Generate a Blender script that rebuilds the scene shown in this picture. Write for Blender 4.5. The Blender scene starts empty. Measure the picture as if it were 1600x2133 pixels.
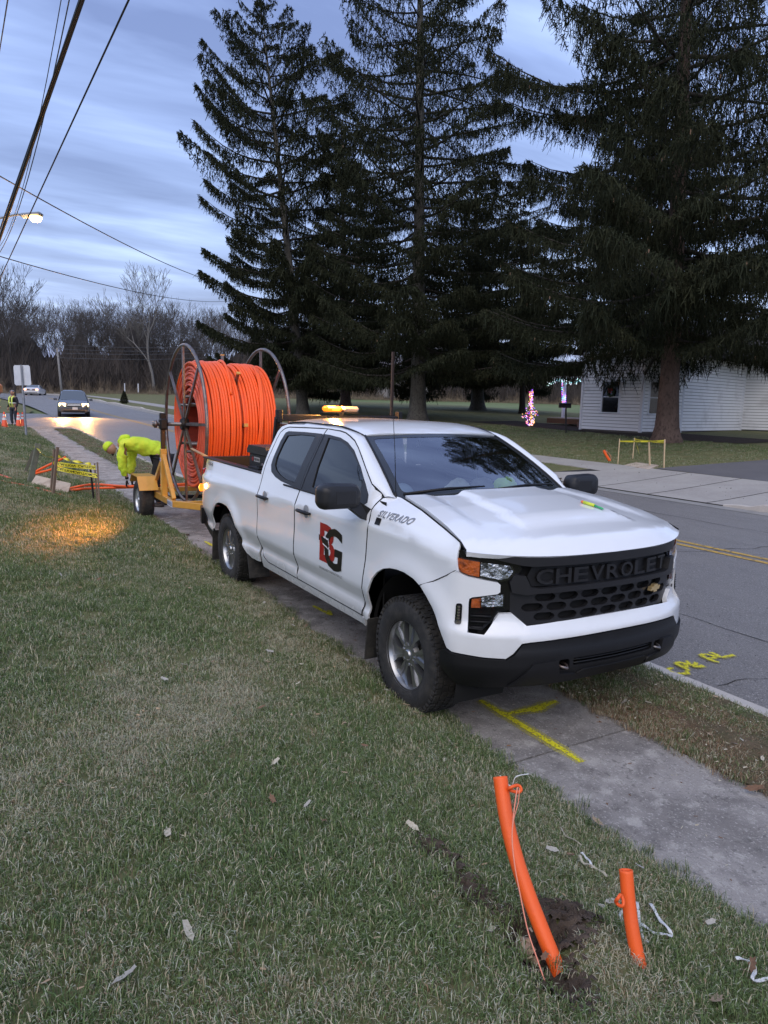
import bpy, math, random
import numpy as np
from mathutils import Vector, Matrix
from mathutils.geometry import delaunay_2d_cdt

SC = bpy.context.scene
COL = SC.collection
PI = math.pi
RAD = math.radians

# ------------------------------------------------------------------ camera
CAM = np.array([3.859, -3.397, 2.051])
YAW, PITCH, ROLL, FPX = RAD(149.822), RAD(8.738), RAD(1.504), 1490.0
def cam_axes():
    cy, sy, cp, sp = math.cos(YAW), math.sin(YAW), math.cos(PITCH), math.sin(PITCH)
    f = np.array([cy*cp, sy*cp, -sp]); r = np.array([sy, -cy, 0.0]); u = np.cross(r, f)
    cr, sr = math.cos(ROLL), math.sin(ROLL)
    return cr*r+sr*u, -sr*r+cr*u, f
CR, CU, CF = cam_axes()
cam = bpy.data.cameras.new('camera'); camo = bpy.data.objects.new('camera', cam); COL.objects.link(camo)
cam.sensor_fit = 'HORIZONTAL'; cam.sensor_width = 36.0; cam.lens = 36.0*FPX/1600.0
cam.clip_start = 0.05; cam.clip_end = 4000
M = Matrix(((CR[0], CU[0], -CF[0], CAM[0]), (CR[1], CU[1], -CF[1], CAM[1]), (CR[2], CU[2], -CF[2], CAM[2]), (0, 0, 0, 1)))
camo.matrix_world = M
SC.camera = camo

# ------------------------------------------------------------------ world: overcast dusk sky
W = bpy.data.worlds.new('World'); SC.world = W; W.use_nodes = True
nt = W.node_tree; nt.nodes.clear()
N = nt.nodes.new; L = nt.links.new
out = N('ShaderNodeOutputWorld'); add = N('ShaderNodeAddShader')
SUN_EL, SUN_ROT = RAD(48), RAD(129)
sky = N('ShaderNodeTexSky'); sky.sky_type = 'NISHITA'; sky.sun_disc = False
sky.sun_elevation = SUN_EL; sky.sun_rotation = SUN_ROT; sky.air_density = 1.5; sky.dust_density = 3
b1 = N('ShaderNodeBackground'); b1.inputs[1].default_value = 0.05; L(sky.outputs[0], b1.inputs[0])
tc = N('ShaderNodeTexCoord'); sep = N('ShaderNodeSeparateXYZ'); L(tc.outputs['Generated'], sep.inputs[0])
def mth(op, a, b=None, c=None, clamp=False):
    n = N('ShaderNodeMath'); n.operation = op; n.use_clamp = clamp
    for i, v in enumerate((a, b, c)):
        if v is None: continue
        if isinstance(v, (int, float)): n.inputs[i].default_value = v
        else: L(v, n.inputs[i])
    return n.outputs[0]
zc = mth('ADD', mth('MAXIMUM', sep.outputs[2], 0.0), 0.10)
px = mth('DIVIDE', sep.outputs[0], zc); py = mth('DIVIDE', sep.outputs[1], zc)
# cloud deck seen in perspective: long soft rolls
cb = N('ShaderNodeCombineXYZ'); L(px, cb.inputs[0]); L(py, cb.inputs[1])
mp = N('ShaderNodeMapping'); mp.inputs['Rotation'].default_value = (0, 0, RAD(-42)); mp.inputs['Scale'].default_value = (1.15, 0.42, 1)
L(cb.outputs[0], mp.inputs[0])
n1 = N('ShaderNodeTexNoise'); n1.inputs['Scale'].default_value = 0.95; n1.inputs['Detail'].default_value = 7; n1.inputs['Roughness'].default_value = .56; n1.inputs['Distortion'].default_value = .35
L(mp.outputs[0], n1.inputs[0])
n2 = N('ShaderNodeTexNoise'); n2.inputs['Scale'].default_value = 2.3; n2.inputs['Detail'].default_value = 4; n2.inputs['Roughness'].default_value = .5; n2.inputs['Distortion'].default_value = .5
L(mp.outputs[0], n2.inputs[0])
nsum = mth('ADD', mth('MULTIPLY', n1.outputs[0], .62), mth('MULTIPLY', n2.outputs[0], .38))
cr_ = N('ShaderNodeValToRGB'); el = cr_.color_ramp.elements
el[0].position = .40; el[0].color = (.150, .200, .440, 1)
el[1].position = .61; el[1].color = (.500, .640, 1.0, 1)
e = el.new(.50); e.color = (.280, .372, .700, 1)
L(nsum, cr_.inputs[0])
b2 = N('ShaderNodeBackground'); b2.inputs[1].default_value = 0.98; L(cr_.outputs[0], b2.inputs[0])
L(b1.outputs[0], add.inputs[0]); L(b2.outputs[0], add.inputs[1]); L(add.outputs[0], out.inputs[0])

sun = bpy.data.lights.new('sun', 'SUN'); sun.energy = 1.2; sun.angle = RAD(70); sun.color = (1.0, .87, .68)
suno = bpy.data.objects.new('sun', sun); COL.objects.link(suno)
sd = Vector((math.sin(SUN_ROT)*math.cos(SUN_EL), math.cos(SUN_ROT)*math.cos(SUN_EL), math.sin(SUN_EL)))
suno.rotation_euler = sd.to_track_quat('Z', 'Y').to_euler(); suno.location = (0, -8, 20)

SC.view_settings.view_transform = 'Standard'; SC.view_settings.look = 'None'
SC.view_settings.exposure = 0.15; SC.view_settings.gamma = 1.0; SC.view_settings.use_curve_mapping = False
SC.render.engine = 'CYCLES'
SC.cycles.max_bounces = 6; SC.cycles.diffuse_bounces = 3; SC.cycles.glossy_bounces = 3; SC.cycles.transparent_max_bounces = 12; SC.cycles.transmission_bounces = 4
SC.cycles.use_denoising = True; SC.cycles.caustics_reflective = False; SC.cycles.caustics_refractive = False
SC.cycles.sample_clamp_indirect = 4.0

# ------------------------------------------------------------------ materials
def mat(name, col=(.5,.5,.5), rough=.6, metal=0.0, spec=.5, noise=None, bump=None, emit=None, coat=0, alpha=None, ramp=None):
    """noise=(scale, colour2, lo, hi[, stretch]); bump=(scale, strength)"""
    m = bpy.data.materials.new(name); m.use_nodes = True; t = m.node_tree; b = t.nodes['Principled BSDF']
    b.inputs['Base Color'].default_value = (*col, 1); b.inputs['Roughness'].default_value = rough
    b.inputs['Metallic'].default_value = metal; b.inputs['Specular IOR Level'].default_value = spec
    if coat: b.inputs['Coat Weight'].default_value = coat; b.inputs['Coat Roughness'].default_value = .04
    tcn = None
    if noise or bump or ramp:
        tcn = t.nodes.new('ShaderNodeTexCoord')
    def ns(scale, stretch=None, detail=5, rough_=.6):
        n = t.nodes.new('ShaderNodeTexNoise'); n.inputs['Scale'].default_value = scale; n.inputs['Detail'].default_value = detail; n.inputs['Roughness'].default_value = rough_
        if stretch:
            mpn = t.nodes.new('ShaderNodeMapping'); mpn.inputs['Scale'].default_value = stretch
            t.links.new(tcn.outputs['Object'], mpn.inputs[0]); t.links.new(mpn.outputs[0], n.inputs[0])
        else: t.links.new(tcn.outputs['Object'], n.inputs[0])
        return n
    if noise:
        n = ns(noise[0], noise[4] if len(noise) > 4 else None)
        r = t.nodes.new('ShaderNodeValToRGB'); r.color_ramp.elements[0].position = noise[2]; r.color_ramp.elements[1].position = noise[3]
        r.color_ramp.elements[0].color = (*col, 1); r.color_ramp.elements[1].color = (*noise[1], 1)
        t.links.new(n.outputs[0], r.inputs[0]); t.links.new(r.outputs[0], b.inputs['Base Color'])
    if bump:
        n = ns(bump[0], bump[2] if len(bump) > 2 else None)
        bn = t.nodes.new('ShaderNodeBump'); bn.inputs['Strength'].default_value = bump[1]; bn.inputs['Distance'].default_value = .02
        t.links.new(n.outputs[0], bn.inputs['Height']); t.links.new(bn.outputs[0], b.inputs['Normal'])
    if emit: b.inputs['Emission Color'].default_value = (*emit[0], 1); b.inputs['Emission Strength'].default_value = emit[1]
    return m

def layered(name, base, layers, rough=.85, bump=(60, .3), spec=.3, rough_noise=None):
    """base colour then noise masks: layers = [(scale, colour, lo, hi, strength, stretch)] ; Object coordinates"""
    m = bpy.data.materials.new(name); m.use_nodes = True; t = m.node_tree; b = t.nodes['Principled BSDF']
    b.inputs['Roughness'].default_value = rough; b.inputs['Specular IOR Level'].default_value = spec
    tcn = t.nodes.new('ShaderNodeTexCoord'); prev = None
    for sc, c, lo, hi, st, *rest in layers:
        n = t.nodes.new('ShaderNodeTexNoise'); n.inputs['Scale'].default_value = sc; n.inputs['Detail'].default_value = 6; n.inputs['Roughness'].default_value = .62
        if rest:
            mpn = t.nodes.new('ShaderNodeMapping'); mpn.inputs['Scale'].default_value = rest[0]; t.links.new(tcn.outputs['Object'], mpn.inputs[0]); t.links.new(mpn.outputs[0], n.inputs[0])
            if len(rest) > 1: mpn.inputs['Location'].default_value = rest[1]
        else: t.links.new(tcn.outputs['Object'], n.inputs[0])
        mr = t.nodes.new('ShaderNodeMapRange'); mr.inputs[1].default_value = lo; mr.inputs[2].default_value = hi; mr.inputs[4].default_value = st
        t.links.new(n.outputs[0], mr.inputs[0])
        mx = t.nodes.new('ShaderNodeMix'); mx.data_type = 'RGBA'
        t.links.new(mr.outputs[0], mx.inputs[0])
        if prev is None: mx.inputs[6].default_value = (*base, 1)
        else: t.links.new(prev, mx.inputs[6])
        mx.inputs[7].default_value = (*c, 1); prev = mx.outputs[2]
    t.links.new(prev, b.inputs['Base Color'])
    n = t.nodes.new('ShaderNodeTexNoise'); n.inputs['Scale'].default_value = bump[0]; n.inputs['Detail'].default_value = 8; n.inputs['Roughness'].default_value = .7
    t.links.new(tcn.outputs['Object'], n.inputs[0])
    bn = t.nodes.new('ShaderNodeBump'); bn.inputs['Strength'].default_value = bump[1]; bn.inputs['Distance'].default_value = .02
    t.links.new(n.outputs[0], bn.inputs['Height']); t.links.new(bn.outputs[0], b.inputs['Normal'])
    return m

# ------------------------------------------------------------------ mesh helpers
ORI = {}
class MB:
    def __init__(s): s.v = []; s.f = []; s.m = []
    def add(s, v, f, mi=0):
        o = len(s.v); s.v += [tuple(p) for p in v]; s.f += [tuple(i+o for i in q) for q in f]; s.m += [mi]*len(f); return s
    def box(s, c, d, rot=None, mi=0, bev=0):
        x, y, z = d[0]/2, d[1]/2, d[2]/2
        if bev:
            b = min(bev, x*.9, y*.9, z*.9); P = []; 
            # chamfered box: 24 verts
            idx = {}
            for sx in (-1, 1):
                for sy in (-1, 1):
                    for sz in (-1, 1):
                        for k, p in enumerate(((sx*x, sy*(y-b), sz*(z-b)), (sx*(x-b), sy*y, sz*(z-b)), (sx*(x-b), sy*(y-b), sz*z))):
                            idx[(sx, sy, sz, k)] = len(P); P.append(p)
            F = []
            for k, ax in enumerate(range(3)):
                for sg in (-1, 1):
                    o = [i for i in range(3) if i != ax]; q = []
                    for a, c2 in ((-1, -1), (1, -1), (1, 1), (-1, 1)):
                        t = [0, 0, 0]; t[ax] = sg; t[o[0]] = a; t[o[1]] = c2; q.append(idx[(*t, k)])
                    F.append(tuple(q))
            for ax in range(3):
                o = [i for i in range(3) if i != ax]
                for a in (-1, 1):
                    for c2 in (-1, 1):
                        t1 = [0, 0, 0]; t1[o[0]] = a; t1[o[1]] = c2; t2 = list(t1); t1[ax] = -1; t2[ax] = 1
                        F.append((idx[(*t1, o[0])], idx[(*t2, o[0])], idx[(*t2, o[1])], idx[(*t1, o[1])]))
            for sx in (-1, 1):
                for sy in (-1, 1):
                    for sz in (-1, 1): F.append(tuple(idx[(sx, sy, sz, k)] for k in range(3)))
        else:
            P = [(-x, -y, -z), (x, -y, -z), (x, y, -z), (-x, y, -z), (-x, -y, z), (x, -y, z), (x, y, z), (-x, y, z)]
            F = [(3, 2, 1, 0), (4, 5, 6, 7), (0, 1, 5, 4), (1, 2, 6, 5), (2, 3, 7, 6), (3, 0, 4, 7)]
        R = rot if rot is not None else Matrix.Identity(3)
        if isinstance(R, (tuple, list)):
            from mathutils import Euler
            R = Euler(R).to_matrix()
        s.add([Vector(c)+R@Vector(p) for p in P], F, mi); return s
    def tube(s, pts, r, n=8, cap=True, mi=0, flat=None):
        """pts list of 3D; r number or list; flat=(sx,sy) squash"""
        P = [Vector(p) for p in pts]; k = len(P)
        rr = r if isinstance(r, (list, tuple)) else [r]*k
        o = len(s.v); nrm = None
        for i in range(k):
            t = (P[min(i+1, k-1)]-P[max(i-1, 0)]).normalized()
            if nrm is None:
                a = Vector((0, 0, 1)) if abs(t.z) < .9 else Vector((1, 0, 0)); nrm = t.cross(a).normalized()
            else:
                nrm = (nrm-t*nrm.dot(t)); nrm = nrm.normalized() if nrm.length > 1e-6 else t.orthogonal().normalized()
            b = t.cross(nrm)
            for j in range(n):
                a = 2*PI*j/n; fx, fy = (flat or (1, 1))
                q = P[i]+(nrm*math.cos(a)*fx+b*math.sin(a)*fy)*rr[i]; s.v.append(tuple(q))
        for i in range(k-1):
            for j in range(n):
                j2 = (j+1) % n; s.f.append((o+i*n+j, o+i*n+j2, o+(i+1)*n+j2, o+(i+1)*n+j)); s.m.append(mi)
        if cap:
            s.f.append(tuple(o+j for j in range(n))[::-1]); s.m.append(mi); s.f.append(tuple(o+(k-1)*n+j for j in range(n))); s.m.append(mi)
        return s
    def lathe(s, prof, axis='y', c=(0, 0, 0), n=32, mi=0, a0=0, a1=2*PI):
        """prof [(r, h)], around axis"""
        o = len(s.v); full = abs(a1-a0-2*PI) < 1e-6; m = n if full else n+1
        for j in range(m):
            a = a0+(a1-a0)*j/n; ca, sa = math.cos(a), math.sin(a)
            for r, h in prof:
                p = {'y': (r*ca, h, r*sa), 'z': (r*ca, r*sa, h), 'x': (h, r*ca, r*sa)}[axis]
                s.v.append((c[0]+p[0], c[1]+p[1], c[2]+p[2]))
        k = len(prof)
        for j in range(n):
            j2 = (j+1) % m
            for i in range(k-1):
                s.f.append((o+j*k+i, o+j*k+i+1, o+j2*k+i+1, o+j2*k+i)); s.m.append(mi)
        return s
    def prism(s, poly, h0, h1, plane='xy', mi=0):
        """extrude 2D polygon"""
        def P(a, b, h): return {'xy': (a, b, h), 'xz': (a, h, b), 'yz': (h, a, b)}[plane]
        n = len(poly); v = [P(a, b, h0) for a, b in poly]+[P(a, b, h1) for a, b in poly]
        f = [tuple(range(n))[::-1], tuple(range(n, 2*n))]+[(i, (i+1) % n, (i+1) % n+n, i+n) for i in range(n)]
        return s.add(v, f, mi)
    def quad(s, a, b, c, d, mi=0): return s.add([a, b, c, d], [(0, 1, 2, 3)], mi)

def props(o, label=None, cat=None, group=None, kind=None):
    if label: o['label'] = label
    if cat: o['category'] = cat
    if group: o['group'] = group
    if kind: o['kind'] = kind
    return o
def thing(name, label, cat, loc=(0, 0, 0), rz=0, group=None, local=False):
    """Empty at the thing's base. local=False: its parts are written in world coordinates."""
    o = bpy.data.objects.new(name, None); COL.objects.link(o); o.empty_display_size = .2
    o.location = loc; o.rotation_euler = (0, 0, rz); props(o, label, cat, group)
    ORI[o.name] = Vector((0, 0, 0)) if local else Vector(loc)
    return o
def mesh_from(name, v, f, smooth=False):
    me = bpy.data.meshes.new(name); me.from_pydata([tuple(p) for p in v], [], [tuple(q) for q in f]); me.update()
    if smooth: me.polygons.foreach_set('use_smooth', [True]*len(me.polygons))
    return me
def obj(name, mb, m, parent=None, origin=None, smooth=False, label=None, cat=None, group=None, kind=None, auto=None):
    off = ORI[parent.name] if parent is not None else Vector(origin or (0, 0, 0))
    if isinstance(mb, MB):
        v = [Vector(p)-off for p in mb.v]; me = mesh_from(name, v, mb.f, smooth)
        mats = m if isinstance(m, (list, tuple)) else [m]
        for x in mats: me.materials.append(x)
        if len(mats) > 1: me.polygons.foreach_set('material_index', mb.m)
    else: me = mb
    o = bpy.data.objects.new(name, me); COL.objects.link(o)
    if parent is not None: o.parent = parent; ORI[o.name] = off
    else: o.location = off; ORI[o.name] = off
    if auto is not None:
        try: me.set_sharp_from_angle(angle=RAD(auto))
        except Exception: pass
    return props(o, label, cat, group, kind)
def npmesh(name, V, F, m, smooth=False):
    """V (n,3), F (k,3|4) numpy"""
    me = bpy.data.meshes.new(name); k = F.shape[1]
    me.vertices.add(len(V)); me.vertices.foreach_set('co', np.ascontiguousarray(V, dtype=np.float32).ravel())
    me.loops.add(F.size); me.loops.foreach_set('vertex_index', np.ascontiguousarray(F, dtype=np.int32).ravel())
    me.polygons.add(len(F)); me.polygons.foreach_set('loop_start', np.arange(0, F.size, k, dtype=np.int32))
    me.polygons.foreach_set('loop_total', np.full(len(F), k, dtype=np.int32))
    if smooth: me.polygons.foreach_set('use_smooth', np.ones(len(F), dtype=bool))
    me.materials.append(m); me.update(calc_edges=True); me.validate()
    return me
def copy_tree(o, loc=None, rz=None, label=None, parent=None, group=None):
    c = o.copy(); COL.objects.link(c)
    if parent is not None: c.parent = parent
    if loc is not None: c.location = loc
    if rz is not None: c.rotation_euler = (0, 0, rz)
    if label: c['label'] = label
    if group: c['group'] = group
    for ch in [x for x in o.children]: copy_tree(ch, parent=c)
    return c

# ------------------------------------------------------------------ terrain height
def g_(x): x = np.asarray(x, float); return .0213*6*np.logaddexp(0, (-x-20)/6)
FY = np.array([10.9, 11.3, 13, 14.6, 18.5, 21, 26, 35, 60, 90]); FZ = np.array([.09, .10, .15, .22, .62, .82, .93, 1.0, 1.1, 1.1])
YFX = np.array([-200, -170, -140, -125, -111, -100, -90, -70, -50, -20, -5, 40]); YFV = np.array([-30, -14, -3.5, 1.5, 5.6, 7.6, 8.6, 9.0, 9.1, 10.2, 10.6, 10.6])
YNX = np.array([-200, -170, -150, -130, -110, -95, -80, -66, -56, -50, 40]); YNV = np.array([-45, -30, -18, -10, -4.5, -1.6, .2, 1.1, 1.42, 1.42, 1.42])
def yfar(x): return np.interp(x, YFX, YFV)
def ynear(x): return np.interp(x, YNX, YNV)
def H(x, y):
    x = np.asarray(x, float); y = np.asarray(y, float)
    t = np.maximum(0, -(y+.85)); s = np.clip((x+43)/15, 0, 1); s = s*s*(3-2*s)
    bank = 1.1*(1-np.exp(-t*.24))*s
    yf = yfar(x); yy = np.where(y < 1.42, y, 1.42+(y-1.42)*(10.6-1.42)/np.maximum(2, yf-1.42)); yy = np.where(y > yf, y+10.6-yf, yy)
    road = np.where((yy > 1.12) & (yy < 10.9), -.06+.06*(1-np.clip((yy-6)/4.6, -1, 1)**2), 0)
    road = np.where((yy > 1.12) & (yy < 1.42), -.06*(yy-1.12)/.3, road)
    far = np.interp(yy, FY, FZ, left=0)*np.where(x < -60, np.clip(1-(-x-60)/60, .45, 1), 1)*(yy > 10.9)
    aw = np.clip((x+12.0)/.9, 0, 1)*np.clip((-3.7-x)/.9, 0, 1)
    low = np.where((yy > 10.9) & (yy < 14.7), -.045+.265*np.clip((yy-10.9)/3.7, 0, 1)**1.2, far)
    far = far*(1-aw)+np.where(yy > 10.9, low, 0)*aw
    return g_(x)+bank+road+far
def ray(px, py):
    d = CF+(px-800)/FPX*CR-(py-1066.5)/FPX*CU; return d
def gp(px, py, lift=0.0):
    """where the line of sight through a photograph pixel meets the ground"""
    d = ray(px, py); ts = np.concatenate([np.arange(1.0, 20, .01), np.arange(20, 700, .1)]); P = CAM+ts[:, None]*d
    b = P[:, 2]-H(P[:, 0], P[:, 1])-lift; i = int(np.argmax(b < 0)) if (b < 0).any() else len(ts)-1
    return Vector(P[i])
def dist_pt(px, py, dist):
    """point at a horizontal distance along a line of sight"""
    d = ray(px, py); k = dist/math.hypot(d[0], d[1]); return Vector(CAM+k*d)
def proj(P):
    d = np.asarray(P, float)-CAM; w = d@CF; return 800+FPX*(d@CR)/w, 1066.5-FPX*(d@CU)/w
# ================================================================== materials used by several things
M_white = mat('white_paint', (.79, .81, .83), rough=.22, spec=.5, coat=.6)
def dirty_paint():
    m = M_white; t = m.node_tree; b = t.nodes['Principled BSDF']
    tcn = t.nodes.new('ShaderNodeTexCoord'); sp = t.nodes.new('ShaderNodeSeparateXYZ'); t.links.new(tcn.outputs['Object'], sp.inputs[0])
    n = t.nodes.new('ShaderNodeTexNoise'); n.inputs['Scale'].default_value = 5; n.inputs['Detail'].default_value = 7; t.links.new(tcn.outputs['Object'], n.inputs[0])
    mr = t.nodes.new('ShaderNodeMapRange'); mr.inputs[1].default_value = .85; mr.inputs[2].default_value = .38; mr.inputs[3].default_value = 0; mr.inputs[4].default_value = .62
    t.links.new(sp.outputs[2], mr.inputs[0])
    mu = t.nodes.new('ShaderNodeMath'); mu.operation = 'MULTIPLY'; t.links.new(mr.outputs[0], mu.inputs[0]); t.links.new(n.outputs[0], mu.inputs[1])
    mx = t.nodes.new('ShaderNodeMix'); mx.data_type = 'RGBA'; mx.inputs[6].default_value = (.79, .81, .83, 1); mx.inputs[7].default_value = (.30, .27, .23, 1)
    t.links.new(mu.outputs[0], mx.inputs[0]); t.links.new(mx.outputs[2], b.inputs['Base Color'])
    r = t.nodes.new('ShaderNodeMapRange'); r.inputs[3].default_value = .16; r.inputs[4].default_value = .6; t.links.new(mu.outputs[0], r.inputs[0]); t.links.new(r.outputs[0], b.inputs['Roughness'])
dirty_paint()
M_blk = mat('black_plastic', (.008, .008, .009), rough=.5, spec=.35, bump=(180, .08))
M_blkg = mat('gloss_black', (.008, .008, .009), rough=.12)
M_dark = mat('dark_void', (.006, .006, .006), rough=.9)
M_grey = mat('charcoal_trim', (.016, .016, .018), rough=.42, spec=.4, bump=(220, .05))
M_orange_mud = mat('mud_on_orange', (.12, .06, .03), rough=.95)
M_tyre = mat('tyre_rubber', (.022, .021, .020), rough=.82, noise=(14, (.055, .05, .043), .45, .75), bump=(60, .25))
M_rim = mat('alloy', (.42, .43, .45), rough=.28, metal=.9, noise=(9, (.30, .30, .31), .5, .8))
M_chrome = mat('chrome', (.75, .76, .78), rough=.08, metal=1)
M_amber = mat('amber_lens', (.50, .10, .010), rough=.15, coat=1, noise=(22, (.10, .018, .004), .42, .70), bump=(60, .5))
M_steel = mat('bare_steel', (.20, .19, .19), rough=.38, metal=.75, noise=(6, (.16, .08, .05), .45, .7), bump=(30, .2))
def glass(name, tint, alpha, rough=.02, ior=1.6):
    m = bpy.data.materials.new(name); m.use_nodes = True; t = m.node_tree; t.nodes.clear()
    o = t.nodes.new('ShaderNodeOutputMaterial'); tr = t.nodes.new('ShaderNodeBsdfTransparent'); tr.inputs[0].default_value = (*tint, 1)
    gl = t.nodes.new('ShaderNodeBsdfGlossy'); gl.inputs['Roughness'].default_value = rough; gl.inputs['Color'].default_value = (1, 1, 1, 1)
    fr = t.nodes.new('ShaderNodeFresnel'); fr.inputs[0].default_value = ior
    mx = t.nodes.new('ShaderNodeMixShader'); a = t.nodes.new('ShaderNodeMath'); a.operation = 'ADD'; a.use_clamp = True; a.inputs[1].default_value = alpha
    t.links.new(fr.outputs[0], a.inputs[0]); t.links.new(a.outputs[0], mx.inputs[0]); t.links.new(tr.outputs[0], mx.inputs[1]); t.links.new(gl.outputs[0], mx.inputs[2]); t.links.new(mx.outputs[0], o.inputs[0])
    return m
M_wind = glass('windshield_glass', (.74, .80, .80), .20, ior=1.9)
M_tint = glass('tinted_glass', (.03, .03, .035), .01, ior=1.5)
M_lens = glass('clear_lens', (.85, .87, .9), .05, ior=1.45)
M_amb_e = mat('amber_lamp_lit', (.10, .03, .002), emit=((1.0, .23, .008), 1.9))
M_amb_w = mat('amber_lamp_core', (.12, .05, .01), emit=((1.0, .45, .05), 2.2))

# ================================================================== pickup truck: surface functions (x forward, y to the road, z up)
_zg = np.arange(.30, 1.95, .002)
PZ = [.30, .38, .44, .50, .545, .575, .60, .72, .80, .95, 1.10, 1.165, 1.185, 1.30, 1.36, 1.50, 1.76, 1.82, 1.90]
PY = [.91, .93, .950, .965, .974, .960, .955, 1.004, 1.006, .998, 1.002, 1.006, 1.000, .956, .936, .885, .772, .735, .66]
_yg = np.interp(_zg, PZ, PY); _k = np.exp(-.5*(np.arange(-18, 19)*.002/.0065)**2); _k /= _k.sum()
_yg = np.convolve(np.pad(_yg, 18, mode='edge'), _k, mode='valid')
def sst(a, b, x): t = min(1, max(0, (x-a)/(b-a))); return t*t*(3-2*t)
def zseam(x): return float(np.interp(x, [-.6, -.37, -.05, .28, .5, .59], [1.40, 1.385, 1.350, 1.292, 1.247, 1.207]))
def yseam(x): return float(np.interp(x, [-.6, -.37, -.05, .28, .5, .59], [.77, .775, .83, .885, .918, .935]))
def Yside(x, z):
    sh = float(np.interp(x, [-4.9, -2.8, -1.5, -.5, .1, .5], [-.10, -.055, -.01, .03, .01, -.02]))
    w = max(0, 1-abs(z-1.17)/.22); zz = z-sh*w
    y = float(np.interp(zz, _zg, _yg))
    if x < -4.25: y -= .055*((-4.25-x)/.55)**2
    if x > .12: y -= .030*((x-.12)/.38)**2
    for x0, zc, r0 in ((0.05, .43, .545), (-3.70, .41, .51)):
        r = math.hypot(x-x0, (z-zc)); 
        if z > .3: y += .026*math.exp(-((r-r0)/.085)**2)*(1 if z < 1.1 else max(0, 1-(z-1.1)/.1))
    if x > -.62:
        f = sst(-.62, -.40, x); zs = zseam(x); zt = zs-.13
        if z > zt:
            yb = y; t = min(1, (z-zt)/.13); base = float(np.interp(zt-sh*max(0, 1-abs(zt-1.17)/.22), _zg, _yg))
            if x > .12: base -= .030*((x-.12)/.38)**2
            yn = base-(base-yseam(x))*t**1.9
            y = yb*(1-f)+min(yb+.02, yn)*f
    return y
def Fside(sgn):
    return lambda x, z: Vector((x, sgn*Yside(x, z), z))
S = lambda y: s_of_y(y)
# front plan curve
_pc = [(.10, 1.004), (.30, .998), (.45, .986), (.53, .966), (.585, .925), (.645, .85), (.715, .735), (.775, .60), (.820, .44), (.848, .24), (.860, 0)]
def _catmull(P, n=24):
    P = [np.array(p) for p in P]; Q = []
    for i in range(len(P)-1):
        a = P[max(i-1, 0)]; b = P[i]; c = P[i+1]; d = P[min(i+2, len(P)-1)]
        if i+2 > len(P)-1: d = c+(c-b)*np.array([1, 1])
        for k in range(n):
            t = k/n; Q.append(.5*((2*b)+(-a+c)*t+(2*a-5*b+4*c-d)*t*t+(-a+3*b-3*c+d)*t**3))
    Q.append(P[-1]); return np.array(Q)
_q = _catmull([(x, y) for x, y in _pc]); _q[-1] = (.860, 0)
_q = _q[::-1]; _sl = np.concatenate([[0], np.cumsum(np.hypot(*np.diff(_q, axis=0).T))])
def plan(s):
    a = abs(s); x = float(np.interp(a, _sl, _q[:, 0])); y = float(np.interp(a, _sl, _q[:, 1]))
    return x, math.copysign(y, s) if s else 0.0
def plan_n(s):
    x1, y1 = plan(s-.02); x2, y2 = plan(s+.02); t = Vector((x2-x1, y2-y1)).normalized(); return (t.y, -t.x)
def s_of_y(y): return math.copysign(float(np.interp(abs(y), _q[:, 1], _sl)), y)
def s_of_x(x): return float(np.interp(-x, -_q[:, 0], _sl))     # positive side
def foff(s, z):
    a = abs(s); o = .052*(1-sst(.715, .80, z))*(1-.8*sst(.85, 1.1, a))
    if z > 1.19: o -= .0
    return o
def Ffront(off=0.0, extra=None):
    def f(s, z):
        x, y = plan(s); nx, ny = plan_n(s); d = foff(s, z)+off+(extra(s, z) if extra else 0)
        if x < .64 and z > .3: d += .026*math.exp(-((math.hypot(x-.05, z-.43)-.545)/.085)**2)*(1-sst(.50, .64, x))
        return Vector((x+nx*d, y+ny*d, z))
    return f
def pin(p, poly):
    x, y = p; c = False; n = len(poly); j = n-1
    for i in range(n):
        a, b = poly[i], poly[j]
        if (a[1] > y) != (b[1] > y) and x < (b[0]-a[0])*(y-a[1])/(b[1]-a[1])+a[0]: c = not c
        j = i
    return c
def densify(poly, st):
    o = []
    for i in range(len(poly)):
        a, b = poly[i], poly[(i+1) % len(poly)]; n = max(1, int(math.ceil(math.hypot(b[0]-a[0], b[1]-a[1])/st)))
        for k in range(n): o.append((a[0]+(b[0]-a[0])*k/n, a[1]+(b[1]-a[1])*k/n))
    return o
def rounded(poly, r, n=4):
    o = []; m = len(poly)
    for i in range(m):
        p = Vector(poly[i]); a = Vector(poly[i-1]); b = Vector(poly[(i+1) % m]); rr = min(r, (a-p).length*.45, (b-p).length*.45)
        p1 = p+(a-p).normalized()*rr; p2 = p+(b-p).normalized()*rr
        for k in range(n+1):
            t = k/n; o.append(tuple(p1*(1-t)**2+p*2*t*(1-t)+p2*t*t))
    return o
def smooth_poly(poly, n=4):
    P = [np.array(p) for p in poly]; m = len(P); o = []
    for i in range(m):
        a, b, c, d = P[i-1], P[i], P[(i+1) % m], P[(i+2) % m]
        for k in range(n):
            t = k/n; o.append(tuple(.5*((2*b)+(-a+c)*t+(2*a-5*b+4*c-d)*t*t+(-a+3*b-3*c+d)*t**3)))
    return o
def mirror(poly): return [(-a, b) for a, b in poly]
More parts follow.
